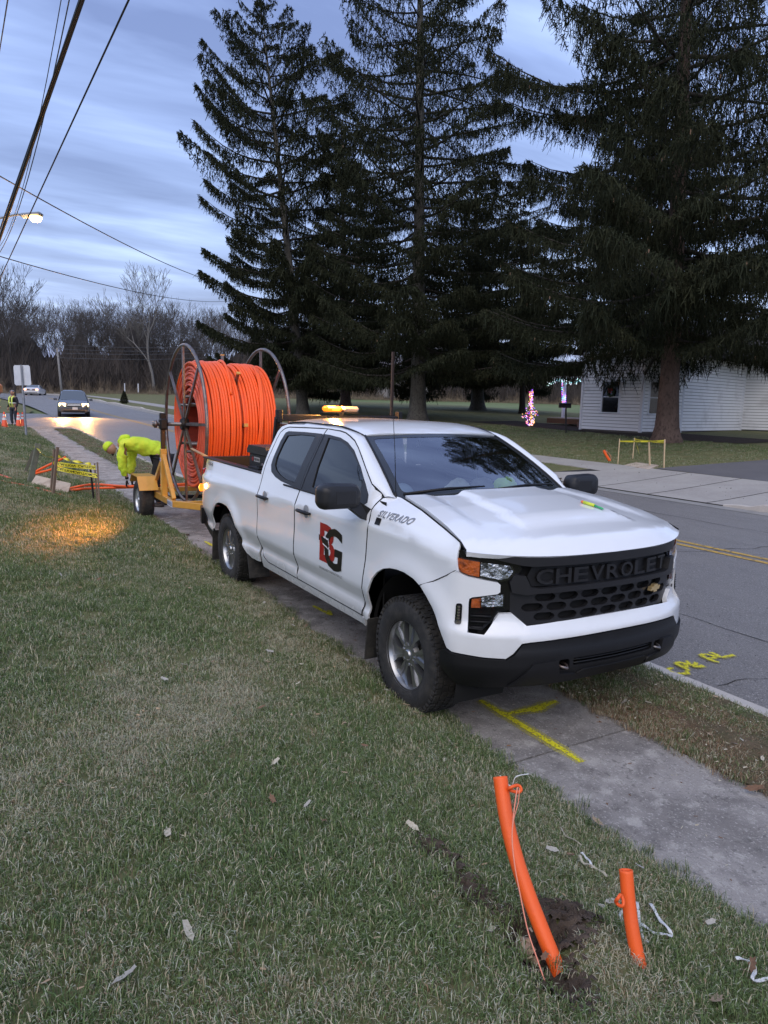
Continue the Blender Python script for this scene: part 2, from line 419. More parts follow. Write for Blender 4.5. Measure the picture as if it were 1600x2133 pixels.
def panel(name, outline, fn, step, m, parent, holes=(), skirt=.02, hint=(0, 0, 0), bst=None):
    """curved sheet: the 2D outline is triangulated and each point is lifted onto the surface fn(u,v); edges are folded inwards"""
    bst = bst or step; out_ = densify(outline, bst); hs = [densify(h, bst) for h in holes]
    pts = list(out_); edges = []; n = len(out_); edges += [(i, (i+1) % n) for i in range(n)]
    for h in hs:
        o = len(pts); pts += h; edges += [(o+i, o+(i+1) % len(h)) for i in range(len(h))]
    B = np.array(pts); x0, y0 = B.min(0); x1, y1 = B.max(0)
    gx = np.arange(x0+step/2, x1, step); gy = np.arange(y0+step/2, y1, step)
    for a in gx:
        for b in gy:
            if pin((a, b), out_) and not any(pin((a, b), h) for h in hs):
                if np.min((B[:, 0]-a)**2+(B[:, 1]-b)**2) > (step*.45)**2: pts.append((a, b))
    vs, es, fs, ov, oe, of = delaunay_2d_cdt([Vector(p) for p in pts], edges, [], 0, 1e-6)
    P2 = [(p.x, p.y) for p in vs]; F = []
    for f in fs:
        c = (sum(P2[i][0] for i in f)/len(f), sum(P2[i][1] for i in f)/len(f))
        if pin(c, out_) and not any(pin(c, h) for h in hs): F.append(tuple(f))
    V = [fn(*p) for p in P2]; h = .006; H_ = Vector(hint); NR = []
    for p, v in zip(P2, V):
        du = fn(p[0]+h, p[1])-fn(p[0]-h, p[1]); dv = fn(p[0], p[1]+h)-fn(p[0], p[1]-h); nn = du.cross(dv)
        nn = nn.normalized() if nn.length > 1e-9 else Vector((0, 0, 1))
        if nn.dot(v-H_) < 0: nn = -nn
        NR.append(nn)
    FF = []
    for f in F:
        a, b, c = V[f[0]], V[f[1]], V[f[2]]
        if (b-a).cross(c-a).dot(NR[f[0]]+NR[f[1]]+NR[f[2]]) < 0: f = f[::-1]
        FF.append(f)
    nV = len(V)
    if skirt:
        cnt = {}
        for f in FF:
            for i in range(len(f)):
                a, b = f[i], f[(i+1) % len(f)]; cnt[(a, b)] = 1
        be = [(a, b) for a, b in cnt if (b, a) not in cnt]; mp1 = {}; 
        for a, b in be:
            for q in (a, b):
                if q not in mp1:
                    mp1[q] = (len(V), len(V)+1); V.append(V[q].copy()); NR.append(NR[q]); V.append(V[q]-NR[q]*skirt); NR.append(NR[q])
        for a, b in be: FF.append((mp1[b][0], mp1[a][0], mp1[a][1], mp1[b][1]))
    off = ORI[parent.name]
    me = mesh_from(name, [v-off for v in V], FF); me.materials.append(m)
    sm = [all(i < nV for i in p.vertices) for p in me.polygons]; me.polygons.foreach_set('use_smooth', sm)
    ln = []
    for p in me.polygons:
        for vi in p.vertices: ln.append(tuple(NR[vi]) if vi < nV else tuple(p.normal))
    me.normals_split_custom_set(ln)
    o = bpy.data.objects.new(name, me); COL.objects.link(o); o.parent = parent; ORI[o.name] = off
    return o
FONT_CACHE = {}
def text2d(s, bold=0.0, ext=0.0, spacing=1.0, res=3):
    """flat text as (verts, faces, width) with cap height 1"""
    key = (s, bold, spacing, res)
    if key in FONT_CACHE: return FONT_CACHE[key]
    c = bpy.data.curves.new('txt', 'FONT'); c.body = s; c.resolution_u = res; c.offset = bold; c.space_character = spacing
    o = bpy.data.objects.new('txt', c); me = bpy.data.meshes.new_from_object(o)
    V = [(v.co.x, v.co.y) for v in me.vertices]; F = [tuple(p.vertices) for p in me.polygons]
    xs = [p[0] for p in V]; ys = [p[1] for p in V]; h = max(ys)-min(ys); x0 = min(xs); y0 = min(ys)
    V = [((x-x0)/h, (y-y0)/h) for x, y in V]; w = (max(xs)-x0)/h
    bpy.data.objects.remove(o); bpy.data.curves.remove(c); bpy.data.meshes.remove(me)
    FONT_CACHE[key] = (V, F, w); return FONT_CACHE[key]
def text_on(name, s, fn, m, parent, w, h, depth=0.0, bold=.0, spacing=1.0, label=None):
    """fn(u,v,d)->Vector for u in 0..w, v in 0..h, d = height above the surface"""
    V, F, tw = text2d(s, bold, 0, spacing); mb = MB()
    n = len(V); top = [fn(x/tw*w, y*h, depth) for x, y in V]
    if depth <= .0035: mb.add(top, F)
    else:
        bot = [fn(x/tw*w, y*h, 0) for x, y in V]; cnt = {}
        for f in F:
            for i in range(len(f)): cnt[(f[i], f[(i+1) % len(f)])] = 1
        side = [(a, b, b+n, a+n) for a, b in cnt if (b, a) not in cnt]
        mb.add(top+bot, list(F)+[q[::-1] for q in side])
    return obj(name, mb, m, parent, label=label)

# ------------------------------------------------------------------ truck
truck = thing('pickup_truck', 'white crew cab pickup with an orange conduit reel trailer behind it, parked on the sidewalk', 'pickup truck', (-1.9, 0, 0))
HC = (-2.0, 0, .9)
frontdoor = [(-1.80, .50), (-.60, .50), (-.548, .62), (-.535, .78), (-.505, .99), (-.475, 1.22), (-.505, 1.30), (-.508, 1.374), (-.529, 1.403), (-.619, 1.463), (-.795, 1.563), (-1.022, 1.694), (-1.13, 1.745), (-1.232, 1.772), (-1.34, 1.795), (-1.45, 1.805), (-1.70, 1.812), (-1.735, 1.70), (-1.755, 1.50), (-1.78, 1.27), (-1.80, .95)]
reardoor = [(-2.52, .50), (-1.806, .50), (-1.806, .95), (-1.786, 1.27), (-1.761, 1.50), (-1.741, 1.70), (-1.706, 1.812), (-1.822, 1.809), (-2.217, 1.799), (-2.52, 1.79), (-2.60, 1.775), (-2.667, 1.735), (-2.69, 1.667), (-2.70, 1.563), (-2.715, 1.456), (-2.72, 1.30), (-2.72, .75), (-2.70, .63), (-2.63, .54)]
dloF = [(-1.76, 1.296), (-1.448, 1.293), (-1.0, 1.298), (-.639, 1.309), (-.596, 1.335), (-.616, 1.386), (-.707, 1.454), (-.861, 1.557), (-1.076, 1.675), (-1.23, 1.727), (-1.386, 1.755), (-1.605, 1.767), (-1.71, 1.768), (-1.735, 1.50)]
dloR = [(-2.54, 1.739), (-2.578, 1.66), (-2.591, 1.51), (-2.585, 1.434), (-2.524, 1.371), (-2.40, 1.335), (-2.234, 1.312), (-2.0, 1.300), (-1.80, 1.297), (-1.772, 1.50), (-1.748, 1.768), (-2.1, 1.766), (-2.48, 1.756)]
dloF = [p for p in dloF]; 
archF = [(-.46, .50), (-.445, .62), (-.42, .73), (-.37, .835), (-.31, .892), (-.226, .937), (-.13, .962), (-.04, .973), (.06, .974), (.167, .958), (.245, .928), (.309, .885), (.37, .83), (.422, .764), (.47, .69), (.515, .612)]
archR = [(-4.205, .42), (-4.21, .55), (-4.205, .66), (-4.16, .75), (-4.09, .825), (-4.00, .875), (-3.90, .898), (-3.76, .905), (-3.60, .895), (-3.49, .857), (-3.40, .80), (-3.31, .72), (-3.24, .637), (-3.19, .55), (-3.12, .47), (-3.02, .435)]
for sg in (-1, 1):
    fs = Fside(sg)
    panel('front_door', frontdoor, fs, .055, M_white, truck, holes=[dloF], hint=HC, bst=.03)
    panel('rear_door', reardoor, fs, .055, M_white, truck, holes=[dloR], hint=HC, bst=.03)
    fender = [(-.548, .50)]+archF[:12]+[(.36, .975), (.47, 1.035), (.548, 1.085), (.535, 1.14), (.515, 1.225), (.50, 1.244), (.28, 1.289), (-.05, 1.347), (-.37, 1.382), (-.47, 1.392), (-.50, 1.374), (-.497, 1.30), (-.467, 1.22), (-.497, .99), (-.527, .78), (-.54, .62)]
    panel('front_fender', fender, fs, .04, M_white, truck, hint=HC, bst=.022, skirt=.012)
    # rocker below the doors
    panel('rocker_panel', [(-2.70, .415), (-.56, .43), (-.55, .49), (-2.50, .49), (-2.60, .52), (-2.695, .60)], fs, .05, M_white, truck, hint=HC, bst=.04)
    bed = [(-4.80, .62), (-4.60, .56), (-4.42, .51), (-4.30, .50), (-4.235, .53)]+archR[1:]+[(-2.86, .44), (-2.765, .45), (-2.745, .60), (-2.745, 1.322), (-4.74, 1.322), (-4.79, 1.30), (-4.81, 1.2)]
    panel('bed_side', bed, fs, .05, M_white, truck, hint=HC, bst=.025, skirt=.012)
    for bp in ([(-1.80, 1.300), (-1.762, 1.300), (-1.745, 1.50), (-1.712, 1.764), (-1.70, 1.766), (-1.60, 1.30)][:0] or [(-1.797, 1.298), (-1.787, 1.298), (-1.768, 1.50), (-1.728, 1.764), (-1.752, 1.764), (-1.776, 1.50)], [(-1.783, 1.298), (-1.755, 1.298), (-1.728, 1.50), (-1.70, 1.764), (-1.724, 1.764), (-1.764, 1.50)]):
        panel('pillar_cover', bp, lambda x, z, sg=sg: Vector((x, sg*(Yside(x, z)+.005), z)), .04, M_grey, truck, hint=HC, skirt=.008)
    # cab corner pillar between the rear door and the bed
    panel('cab_corner', [(-2.742, .62), (-2.726, .62), (-2.726, 1.30), (-2.722, 1.456), (-2.708, 1.563), (-2.698, 1.667), (-2.675, 1.74), (-2.605, 1.782), (-2.52, 1.797), (-2.217, 1.806), (-2.2, 1.828), (-2.60, 1.815), (-2.70, 1.79), (-2.745, 1.74), (-2.765, 1.60), (-2.772, 1.33), (-2.742, 1.32)], fs, .04, M_white, truck, hint=HC, bst=.02)
    # black surrounds of the side windows and the panes
    def sidefn(d, sg=sg): return lambda x, z: Vector((x, sg*(Yside(x, z)+d), z))
    def shrink(poly, k):
        c = np.mean(poly, axis=0); P = [np.array(p, float) for p in poly]; o = []
        for i in range(len(P)):
            a, b = P[i-1], P[(i+1) % len(P)]; t = (b-a)/np.linalg.norm(b-a); nn = np.array([-t[1], t[0]])
            if nn@(c-P[i]) < 0: nn = -nn
            o.append(tuple(P[i]+nn*k))
        return o
    glF = [(-1.56, 1.335), (-1.0, 1.330), (-.74, 1.345), (-.77, 1.49), (-.90, 1.565), (-1.07, 1.648), (-1.23, 1.702), (-1.39, 1.733), (-1.60, 1.742), (-1.585, 1.50)]
    glR = [(-2.47, 1.715), (-2.50, 1.64), (-2.515, 1.50), (-2.49, 1.435), (-2.42, 1.395), (-2.30, 1.36), (-2.15, 1.338), (-1.93, 1.332), (-1.90, 1.50), (-1.865, 1.742), (-2.2, 1.738)]
    panel('window_frame', [(a, b) for a, b in dloF], sidefn(.002), .06, M_grey, truck, holes=[glF], hint=HC, skirt=.02, bst=.04)
    panel('window_frame', [(a, b) for a, b in dloR], sidefn(.002), .06, M_grey, truck, holes=[glR], hint=HC, skirt=.02, bst=.04)
    panel('side_window', glF, sidefn(-.008), .08, M_tint, truck, hint=HC, skirt=0, bst=.06)
    panel('side_window', glR, sidefn(-.008), .08, M_tint, truck, hint=HC, skirt=0, bst=.06)
    # rubber sill strip under the glass
    mb = MB(); mb.tube([fs(x, 1.291+.0*x)+Vector((0, sg*.004, 0)) for x in np.linspace(-2.15, -.66, 20)], .009, n=6); obj('window_seal', mb, M_blk, truck, smooth=True)
    # dark inner side so nothing shows through the gaps, with wheel wells
    mb = MB(); y = sg*.90
    def strip(x0, x1, z0, z1, yy=y): mb.quad((x0, yy, z0), (x1, yy, z0), (x1, yy, z1), (x0, yy, z1))
    strip(-2.9, -.42, .45, 1.27); strip(-3.1, -2.5, 1.0, 1.27, sg*.92); strip(-2.80, -2.6, 1.2, 1.78, sg*.74); strip(-.60, -.40, .45, 1.36, sg*.90)
    obj('inner_panel', mb, M_dark, truck)
    for cx, cz, r in ((.02, .42, .52), (-3.72, .41, .50)):
        mb = MB(); prof = [(r, sg*.93), (r, sg*.55)]; mb.lathe(prof, 'y', (cx, 0, cz), n=26, a0=-.35, a1=PI+.35)
        mb.prism([(cx+r*math.cos(a), cz+r*math.sin(a)) for a in np.linspace(-.35, PI+.35, 20)], sg*.55, sg*.54, 'xz'); obj('wheel_liner', mb, M_dark, truck, smooth=False)
# hood
def zhood(x, y):
    a = abs(y); xf = plan(s_of_y(min(a, .985)))[0]; u = min(1.05, max(0, (x+.37)/(xf+.37)))
    zs = zseam(-.37+.96*u)+.004
    ys = float(np.interp(x, [-.37, -.05, .28, .5, .59, .9], [.775, .83, .885, .918, .935, .95]))
    crown = .032*(1-min(1, a/ys)**2.4)
    w = float(np.interp(x, [-.4, .2, .75], [.34, .40, .50])); b = .034*(1-sst(w-.015, w+.045, a))*(1-sst(.38, .60, x))
    rdg = .016*sst(ys-.24, ys-.14, a)*(1-sst(.25, .55, x))
    df = xf-x; roll = -(.050*(1-min(1, a/.95)**3)+.004)*max(0, 1-df/.13)**2.2 if df < .13 else 0
    return zs+crown+b+rdg+roll
def zh(x, y): return zhood(x, y)
hx = lambda y: plan(s_of_y(y))[0]+.004
hood_o = [(-.30+.0*0, 0)]
rear = [(-.245-.13*(abs(y)/.765)**2.2, y) for y in np.linspace(-.765, .765, 15)]
sideR = [(x, yseam(x)-.006) for x in (-.2, -.05, .12, .28, .40, .50, .56)]
frontE = [(hx(y), y) for y in np.linspace(.93, -.93, 31)]
hood_poly = rear+sideR+frontE+[(x, -y) for x, y in sideR[::-1]]
hood = panel('hood', hood_poly, lambda x, y: Vector((x, y, zh(x, y))), .045, M_white, truck, hint=(0, 0, .5), skirt=.03, bst=.03)
# roof
def zroof(x, y):
    a = abs(y)/.71; f = -.085*max(0, (x+1.62)/.5)**1.8 if x > -1.62 else 0
    r = -.03*max(0, (-2.3-x)/.5)**2; return 1.892+f+r-.028*a**2-.030*a**8
ycr = .70
roofpoly = [(-2.80, -.62), (-2.76, -.66), (-1.70, -.70), (-1.40, -.690), (-1.185, -.66)]+[(-1.185+.075*(1-(y/.66)**2), y) for y in np.linspace(-.5, .5, 7)]+[(-1.185, .66), (-1.40, .690), (-1.70, .70), (-2.76, .66), (-2.80, .62)]
roof = panel('roof', roofpoly, lambda x, y: Vector((x, y, zroof(x, y))), .07, M_white, truck, hint=(-2, 0, 1), skirt=.03, bst=.05)
# dark seams round the doors and beside the hood
for sg in (-1, 1):
    for poly in (frontdoor, reardoor):
        mb = MB(); pp = densify(poly, .06); mb.tube([Vector((x, sg*(Yside(x, z)-.0015), z)) for x, z in pp+pp[:1]], .0048, n=5); obj('door_seam', mb, M_dark, truck, smooth=True)
    mb = MB(); mb.tube([Vector((x, sg*(yseam(x)+.001), zseam(x)+.001)) for x in np.linspace(-.36, .58, 14)], .0050, n=5); obj('hood_seam', mb, M_dark, truck, smooth=True)
    mb = MB(); mb.tube([Ffront(.0)(sg*-1*-s_, z_) for s_, z_ in ((s_of_x(.245), .935), (s_of_x(.36), .985), (s_of_x(.47), 1.045), (S(.962), 1.09))], .0035, n=5); obj('bumper_seam', mb, M_dark, truck, smooth=True)
# windshield
def WS(u, t, off=0.0):
    B = Vector((-.255-.175*u*u, .80*u, 1.395-.030*u*u)); T = Vector((-1.115-.075*u*u, .655*u, 1.800-.022*u*u))
    p = B.lerp(T, t); n = Vector((.42, .30*u, .80)).normalized(); return p+n*(4*t*(1-t)*.022+off)
panel('windshield', [(-1, 0), (1, 0), (1, 1), (-1, 1)], lambda u, t: WS(u, t), .12, M_wind, truck, hint=(-1.6, 0, .8), skirt=0, bst=.1)
M_frit = mat('windshield_edge_band', (.035, .04, .045), rough=.10)
panel('windshield_border', [(-1, 0), (1, 0), (1, 1), (-1, 1)], lambda u, t: WS(u, t, .002), .15, M_frit, truck, holes=[rounded([(-.925, .085), (.925, .085), (.925, .93), (-.925, .93)], .06)], hint=(-1.6, 0, .8), skirt=0, bst=.06)
for sg in (-1, 1):
    # A pillar and roof rail: a rolled strip between the door opening and the glass / roof edge
    gap = [(-.500, 1.382), (-.529, 1.409), (-.619, 1.469), (-.795, 1.569), (-.91, 1.637), (-1.022, 1.700), (-1.13, 1.751), (-1.232, 1.778), (-1.34, 1.801), (-1.45, 1.811), (-1.822, 1.815), (-2.217, 1.806)]
    A = [Vector((x, sg*(Yside(x, z)), z)) for x, z in gap]
    Bc = []
    for i, (x, z) in enumerate(gap):
        if i == 0: p = Vector((-.42, sg*.795, 1.375))
        elif x > -1.15:
            t = (z-1.382)/(1.78-1.382); p = WS(sg, min(1, max(0, t*1.04)))
        else: p = None
        Bc.append(p)
    for i, (x, z) in enumerate(gap):
        if Bc[i] is None:
            xx = max(x, -2.75); yy = float(np.interp(-xx, [1.1, 1.185, 1.40, 1.70, 2.76], [.655, .66, .690, .70, .66]))
            Bc[i] = Vector((xx if x < -1.25 else min(x, -1.19), sg*yy, zroof(xx, yy)-.004))
    mb = MB(); rows = []
    for i in range(len(A)):
        a, b = A[i], Bc[i]; mid = (a+b)/2; out_ = Vector((.25 if i < 8 else 0, sg*.75, .65)).normalized()
        rr = []
        for k in range(9):
            t = k/8; p = a.lerp(b, t)+out_*(4*t*(1-t))*(.20*(a-b).length); rr.append(p)
        rows.append(rr)
    v = [p for r in rows for p in r]; f = []
    for i in range(len(rows)-1):
        for k in range(8):
            q = (i*9+k, i*9+k+1, (i+1)*9+k+1, (i+1)*9+k); f.append(q if sg > 0 else q[::-1])
    mb.add(v, f); obj('roof_pillar', mb, M_white, truck, smooth=True)
    mb = MB(); ed = [WS(sg, t, .004) for t in np.linspace(0, 1, 12)]; mb.tube(ed, .010, n=6); obj('windshield_seal', mb, M_blk, truck, smooth=True)
    mb = MB(); mb.tube([Vector((x, sg*(float(np.interp(-x, [1.1, 1.185, 1.40, 1.70, 2.76], [.655, .66, .690, .70, .66]))), zroof(x, .69)+.003)) for x in np.linspace(-1.2, -2.75, 16)], .008, n=6); obj('roof_ditch', mb, M_blk, truck, smooth=True)
# cowl, wipers
panel('cowl', [(-.44, -.71), (-.33, -.68), (-.235, -.3), (-.23, 0), (-.235, .3), (-.33, .68), (-.44, .71), (-.36, .3), (-.33, 0), (-.36, -.3)], lambda x, y: Vector((x, y, 1.385+.012*(1-y*y))), .05, M_blk, truck, hint=(0, 0, 0), skirt=.02)
for y0, y1 in ((-.74, -.12), (-.02, .64)):
    mb = MB(); p0 = WS(y0/.79, .03, .03); p1 = WS(y1/.79, .075, .03); pm = WS((y0+y1)/2/.79, .065, .035)
    mb.tube([p0, pm, p1], [.012, .009, .006], n=6); mb.tube([WS((y0+.05)/.79, .06, .016), WS((y1)/.79, .095, .016)], .006, n=5); obj('wiper', mb, M_blk, truck, smooth=True)
# back of the cab
mb = MB(); mb.prism([(-.70, 1.25), (.70, 1.25), (.68, 1.55), (.62, 1.83), (-.62, 1.83), (-.68, 1.55)], -2.78, -2.75, 'yz'); obj('cab_back', mb, M_white, truck)
mb = MB(); mb.prism([(-.60, 1.38), (.60, 1.38), (.56, 1.76), (-.56, 1.76)], -2.786, -2.779, 'yz'); obj('rear_window', mb, M_tint, truck)

# front fascia ----------------------------------------------------
S = s_of_y
def P_(lst): return [(S(y), z) for y, z in lst]
s_corner = s_of_x(.36)
arch_s = [(-s_of_x(x), z) for x, z in ((.309, .885), (.37, .83), (.422, .764), (.47, .69), (.512, .617))]
fascia = P_([(0, .705), (-.20, .702), (-.42, .695), (-.60, .684), (-.647, .677), (-.69, .615), (-.725, .586), (-.85, .592), (-.96, .602)])+arch_s[::-1]+[(-s_of_x(.245), .935), (-s_of_x(.36), .985), (-s_of_x(.47), 1.045)]+P_([(-.962, 1.09), (-.955, 1.072), (-.92, 1.055), (-.862, 1.044), (-.775, 1.028), (-.762, 1.015), (-.762, .972), (-.775, .960), (-.895, .935), (-.908, .925), (-.911, .90), (-.909, .73), (-.835, .727), (-.80, .775), (-.763, .839), (-.692, .842), (-.65, .805), (-.613, .772), (-.426, .785), (-.2, .792), (0, .794)])
full = fascia+[(-a, b) for a, b in fascia[::-1]][1:-1]
panel('front_bumper_cover', full, Ffront(), .045, M_white, truck, hint=(-1, 0, .8), skirt=.035, bst=.022)
black_b = P_([(0, .698), (-.42, .688), (-.60, .677), (-.643, .668), (-.685, .608), (-.722, .579), (-.85, .585), (-.96, .595)])+[(-s_of_x(.50), .600), (-s_of_x(.46), .58), (-s_of_x(.47), .47)]+P_([(-.96, .40), (-.90, .385), (-.70, .395), (-.42, .405), (0, .425)])
black_full = black_b+[(-a, b) for a, b in black_b[::-1]][1:-1]
def chin(s, z): return -.06*max(0, (.52-z)/.13)**1.5+.012*sst(.66, .60, z)*0+.010*(1-sst(.60, .66, z))
holes = [rounded(P_([(-.335, .525), (.335, .525), (.335, .572), (-.335, .572)]), .01), rounded(P_([(-.43, .505), (-.36, .505), (-.36, .57), (-.43, .57)]), .02), rounded(P_([(.36, .505), (.43, .505), (.43, .57), (.36, .57)]), .02)]
panel('front_bumper', black_full, Ffront(.004, chin), .045, M_blk, truck, holes=holes, hint=(-1, 0, .8), skirt=.04, bst=.025)
for sg in (-1, 1):
    sk = [(S(sg*y), z) for y, z in [(.705, .400), (.66, .45), (.586, .556), (.455, .573), (.44, .565), (.426, .482), (.316, .470), (.30, .455), (.30, .435), (.5, .42)]]
    panel('skid_plate', sk, Ffront(.018, chin), .04, M_blk, truck, hint=(-1, 0, .8), skirt=.02, bst=.02)
    mb = MB(); c = Ffront(.0, chin)(S(sg*.395), .535); mb.tube([c+Vector((-.05, -.028, .0)), c+Vector((.0, -.024, -.008)), c+Vector((.03, 0, -.012)), c+Vector((.0, .024, -.008)), c+Vector((-.05, .028, 0))], .009, n=6); obj('tow_hook', mb, M_steel, truck, smooth=True)
mb = MB()
for z in (.536, .556):
    mb.tube([Ffront(-.012, chin)(s, z) for s in np.linspace(S(-.33), S(.33), 14)], .006, n=5)
obj('intake_slats', mb, M_blk, truck, smooth=True)
panel('chin_lip', P_([(-.30, .470), (-.26, .492), (.26, .492), (.30, .470), (.28, .45), (-.28, .45)]), Ffront(.014, chin), .05, M_blk, truck, hint=(-1, 0, .8), skirt=.015)
mb = MB(); mb.box((.42, 0, .40), (.5, 1.5, .03)); mb.box((.60, 0, .75), (.03, 1.66, .78)); mb.box((.45, 0, .9), (.3, 1.5, .5)); obj('front_core', mb, M_dark, truck)
# backing panel behind grille and lamps
backing = P_([(0, .76), (-.45, .75), (-.90, .70), (-.94, .90), (-.94, 1.15), (-.90, 1.185), (-.625, 1.175), (0, 1.18)])
backing = backing+[(-a, b) for a, b in backing[::-1]][1:-1]
panel('grille_backing', backing, Ffront(-.075, lambda s, z: -foff(s, z)), .10, M_dark, truck, hint=(-1, 0, .8), skirt=0, bst=.05)
nofo = lambda s, z: -foff(s, z)
# upper grille bar
tb = P_([(0, 1.128), (-.35, 1.128), (-.592, 1.126), (-.652, 1.132), (-.78, 1.160), (-.90, 1.182), (-.940, 1.188), (-.945, 1.198), (-.93, 1.200), (-.78, 1.190), (-.625, 1.180), (-.476, 1.176), (-.2, 1.181), (0, 1.184)])
tbf = tb+[(-a, b) for a, b in tb[::-1]][1:-1]
panel('grille_top_bar', tbf, Ffront(0, lambda s, z: -foff(s, z)+.006-.030*sst(.60, .95, abs(s))), .04, M_grey, truck, hint=(-1, 0, .8), skirt=.05, bst=.025)
mbx = P_([(0, .965), (-.35, .965), (-.55, .962), (-.62, .955), (-.70, .97), (-.715, 1.03), (-.692, 1.075), (-.63, 1.07), (-.595, 1.00), (-.55, .992), (-.35, .998), (0, .999)])
mbf = mbx+[(-a, b) for a, b in mbx[::-1]][1:-1]
panel('grille_middle_bar', mbf, Ffront(.004, nofo), .04, M_grey, truck, hint=(-1, 0, .8), skirt=.05, bst=.025)
# honeycomb mesh with elongated openings
mesh_o = P_([(0, .775), (-.426, .770), (-.60, .762), (-.64, .79), (-.70, .85), (-.705, .97), (0, .97)]); mesh_of = mesh_o+[(-a, b) for a, b in mesh_o[::-1]][1:-1]
hl = []
for r, z in enumerate((.813, .872, .932)):
    for k in range(-5, 6):
        cx = (k+(.5 if r % 2 else 0))*.165
        hx_ = [(cx-.078, z), (cx-.050, z-.0245), (cx+.050, z-.0245), (cx+.078, z), (cx+.050, z+.0245), (cx-.050, z+.0245)]
        if abs(cx)+.078 < (S(.60) if r == 0 else S(.66)): hl.append(rounded(hx_, .02, 2))
panel('grille_mesh', mesh_of, Ffront(-.028, nofo), .06, M_grey, truck, holes=hl, hint=(-1, 0, .8), skirt=.03, bst=.03)
# lettering
def gfn(y0, z0, d0=-.012):
    def f(u, v, d): 
        s = S(y0)+u; x, y = plan(s); nx, ny = plan_n(s); q = d0+d; return Vector((x+nx*q, y+ny*q, z0+v))
    return f
panel('letter_panel', P_([(0, 1.0), (-.58, .998), (-.61, 1.06), (-.58, 1.126), (0, 1.127), (.58, 1.126), (.61, 1.06), (.58, .998)]), Ffront(-.034, nofo), .08, M_blk, truck, hint=(-1, 0, .8), skirt=0, bst=.05)
LET = 'CHEVROLET'; x0 = S(-.572); tot = S(.572)-x0; cw = tot/9
for i, ch in enumerate(LET):
    def lf(u, v, d, i=i):
        s = x0+cw*(i+.09)+u; x, y = plan(s); nx, ny = plan_n(s); q = -.034+d; return Vector((x+nx*q, y+ny*q, 1.013+v))
    text_on('grille_letter', ch, lf, M_grey, truck, cw*.84, .092, depth=.022, bold=.012)
mb = MB(); c = S(.43); bow = [(-.052, .012), (-.024, .012), (-.02, .024), (.022, .024), (.022, .012), (.056, .012), (.044, -.012), (.018, -.012), (.016, -.024), (-.024, -.024), (-.024, -.012), (-.062, -.012)]
fg = Ffront(0, nofo); mb.add([fg(c+a, .900+b)+Vector((.008, 0, 0)) for a, b in bow]+[fg(c+a, .900+b)-Vector((.02, 0, 0)) for a, b in bow], [tuple(range(12))]+[(i+12, (i+1) % 12+12, (i+1) % 12, i) for i in range(12)])
obj('bowtie_emblem', mb, mat('gold_emblem', (.80, .60, .30), rough=.3, metal=.7), truck)
# lamps
M_refl = mat('lamp_reflector', (.85, .87, .9), rough=.10, metal=1, noise=(26, (.12, .12, .13), .48, .60), bump=(18, 1.0))
for sg in (-1, 1):
    def Q(l): return [(S(sg*y), z) for y, z in l]
    hint = (-1, 0, .8)
    L_ = thing  # noqa
    hous = panel('headlight', Q([(.977, 1.150), (.976, 1.198), (.955, 1.205), (.93, 1.200), (.90, 1.190), (.78, 1.160), (.655, 1.128), (.645, 1.10), (.70, 1.03), (.69, .86), (.76, .845), (.80, .78), (.84, .73), (.905, .735), (.908, .925), (.895, .932), (.775, .957), (.758, .970), (.758, 1.018), (.775, 1.032), (.862, 1.048), (.92, 1.059), (.953, 1.075), (.975, 1.12)]), Ffront(-.030, nofo), .05, M_blkg, truck, hint=hint, skirt=.03, bst=.025)
    panel('reflector', Q([(.862, 1.060), (.76, 1.040), (.72, 1.050), (.695, 1.09), (.715, 1.125), (.862, 1.140)]), Ffront(-.024, nofo), .04, M_refl, hous, hint=hint, skirt=0)
    panel('amber_lens', Q([(.968, 1.118), (.95, 1.080), (.915, 1.064), (.868, 1.056), (.868, 1.144), (.965, 1.158)]), Ffront(-.012, nofo), .04, M_amber, hous, hint=hint, skirt=.015)
    panel('clear_lens', Q([(.862, 1.052), (.76, 1.034), (.715, 1.045), (.688, 1.09), (.705, 1.130), (.862, 1.146)]), Ffront(-.006, nofo), .04, M_lens, hous, hint=hint, skirt=0)
    panel('amber_lens', Q([(.900, .868), (.855, .870), (.855, .928), (.898, .920)]), Ffront(-.014, nofo), .03, M_amber, hous, hint=hint, skirt=.012)
    panel('reflector', Q([(.850, .874), (.742, .882), (.742, .952), (.850, .935)]), Ffront(-.022, nofo), .04, M_refl, hous, hint=hint, skirt=0)
    panel('clear_lens', Q([(.850, .870), (.738, .878), (.738, .956), (.850, .938)]), Ffront(-.008, nofo), .04, M_lens, hous, hint=hint, skirt=0)
    mb = MB()
    for z in (.75, .785, .82):
        y1 = .80 if z > .78 else .835
        mb.tube([Ffront(-.014, nofo)(S(sg*y), z) for y in np.linspace(.90, y1, 4)], .005, n=5)
    obj('vent_slats', mb, M_blk, hous, smooth=True)
    # slim side marker strip
    ml = panel('side_marker_lamp', rounded([(-s_of_x(.575)*-sg*-1 if False else sg*(s_of_x(.56)-.018), .770), (sg*(s_of_x(.56)+.018), .770), (sg*(s_of_x(.56)+.018), .892), (sg*(s_of_x(.56)-.018), .892)], .014), Ffront(.008, None), .03, M_blkg, truck, hint=hint, skirt=.012)
    mb = MB()
    for z in np.linspace(.788, .874, 6): mb.box(Ffront(.012)(sg*s_of_x(.56), z), (.012, .012, .010))
    obj('marker_led', mb, M_chrome, ml)
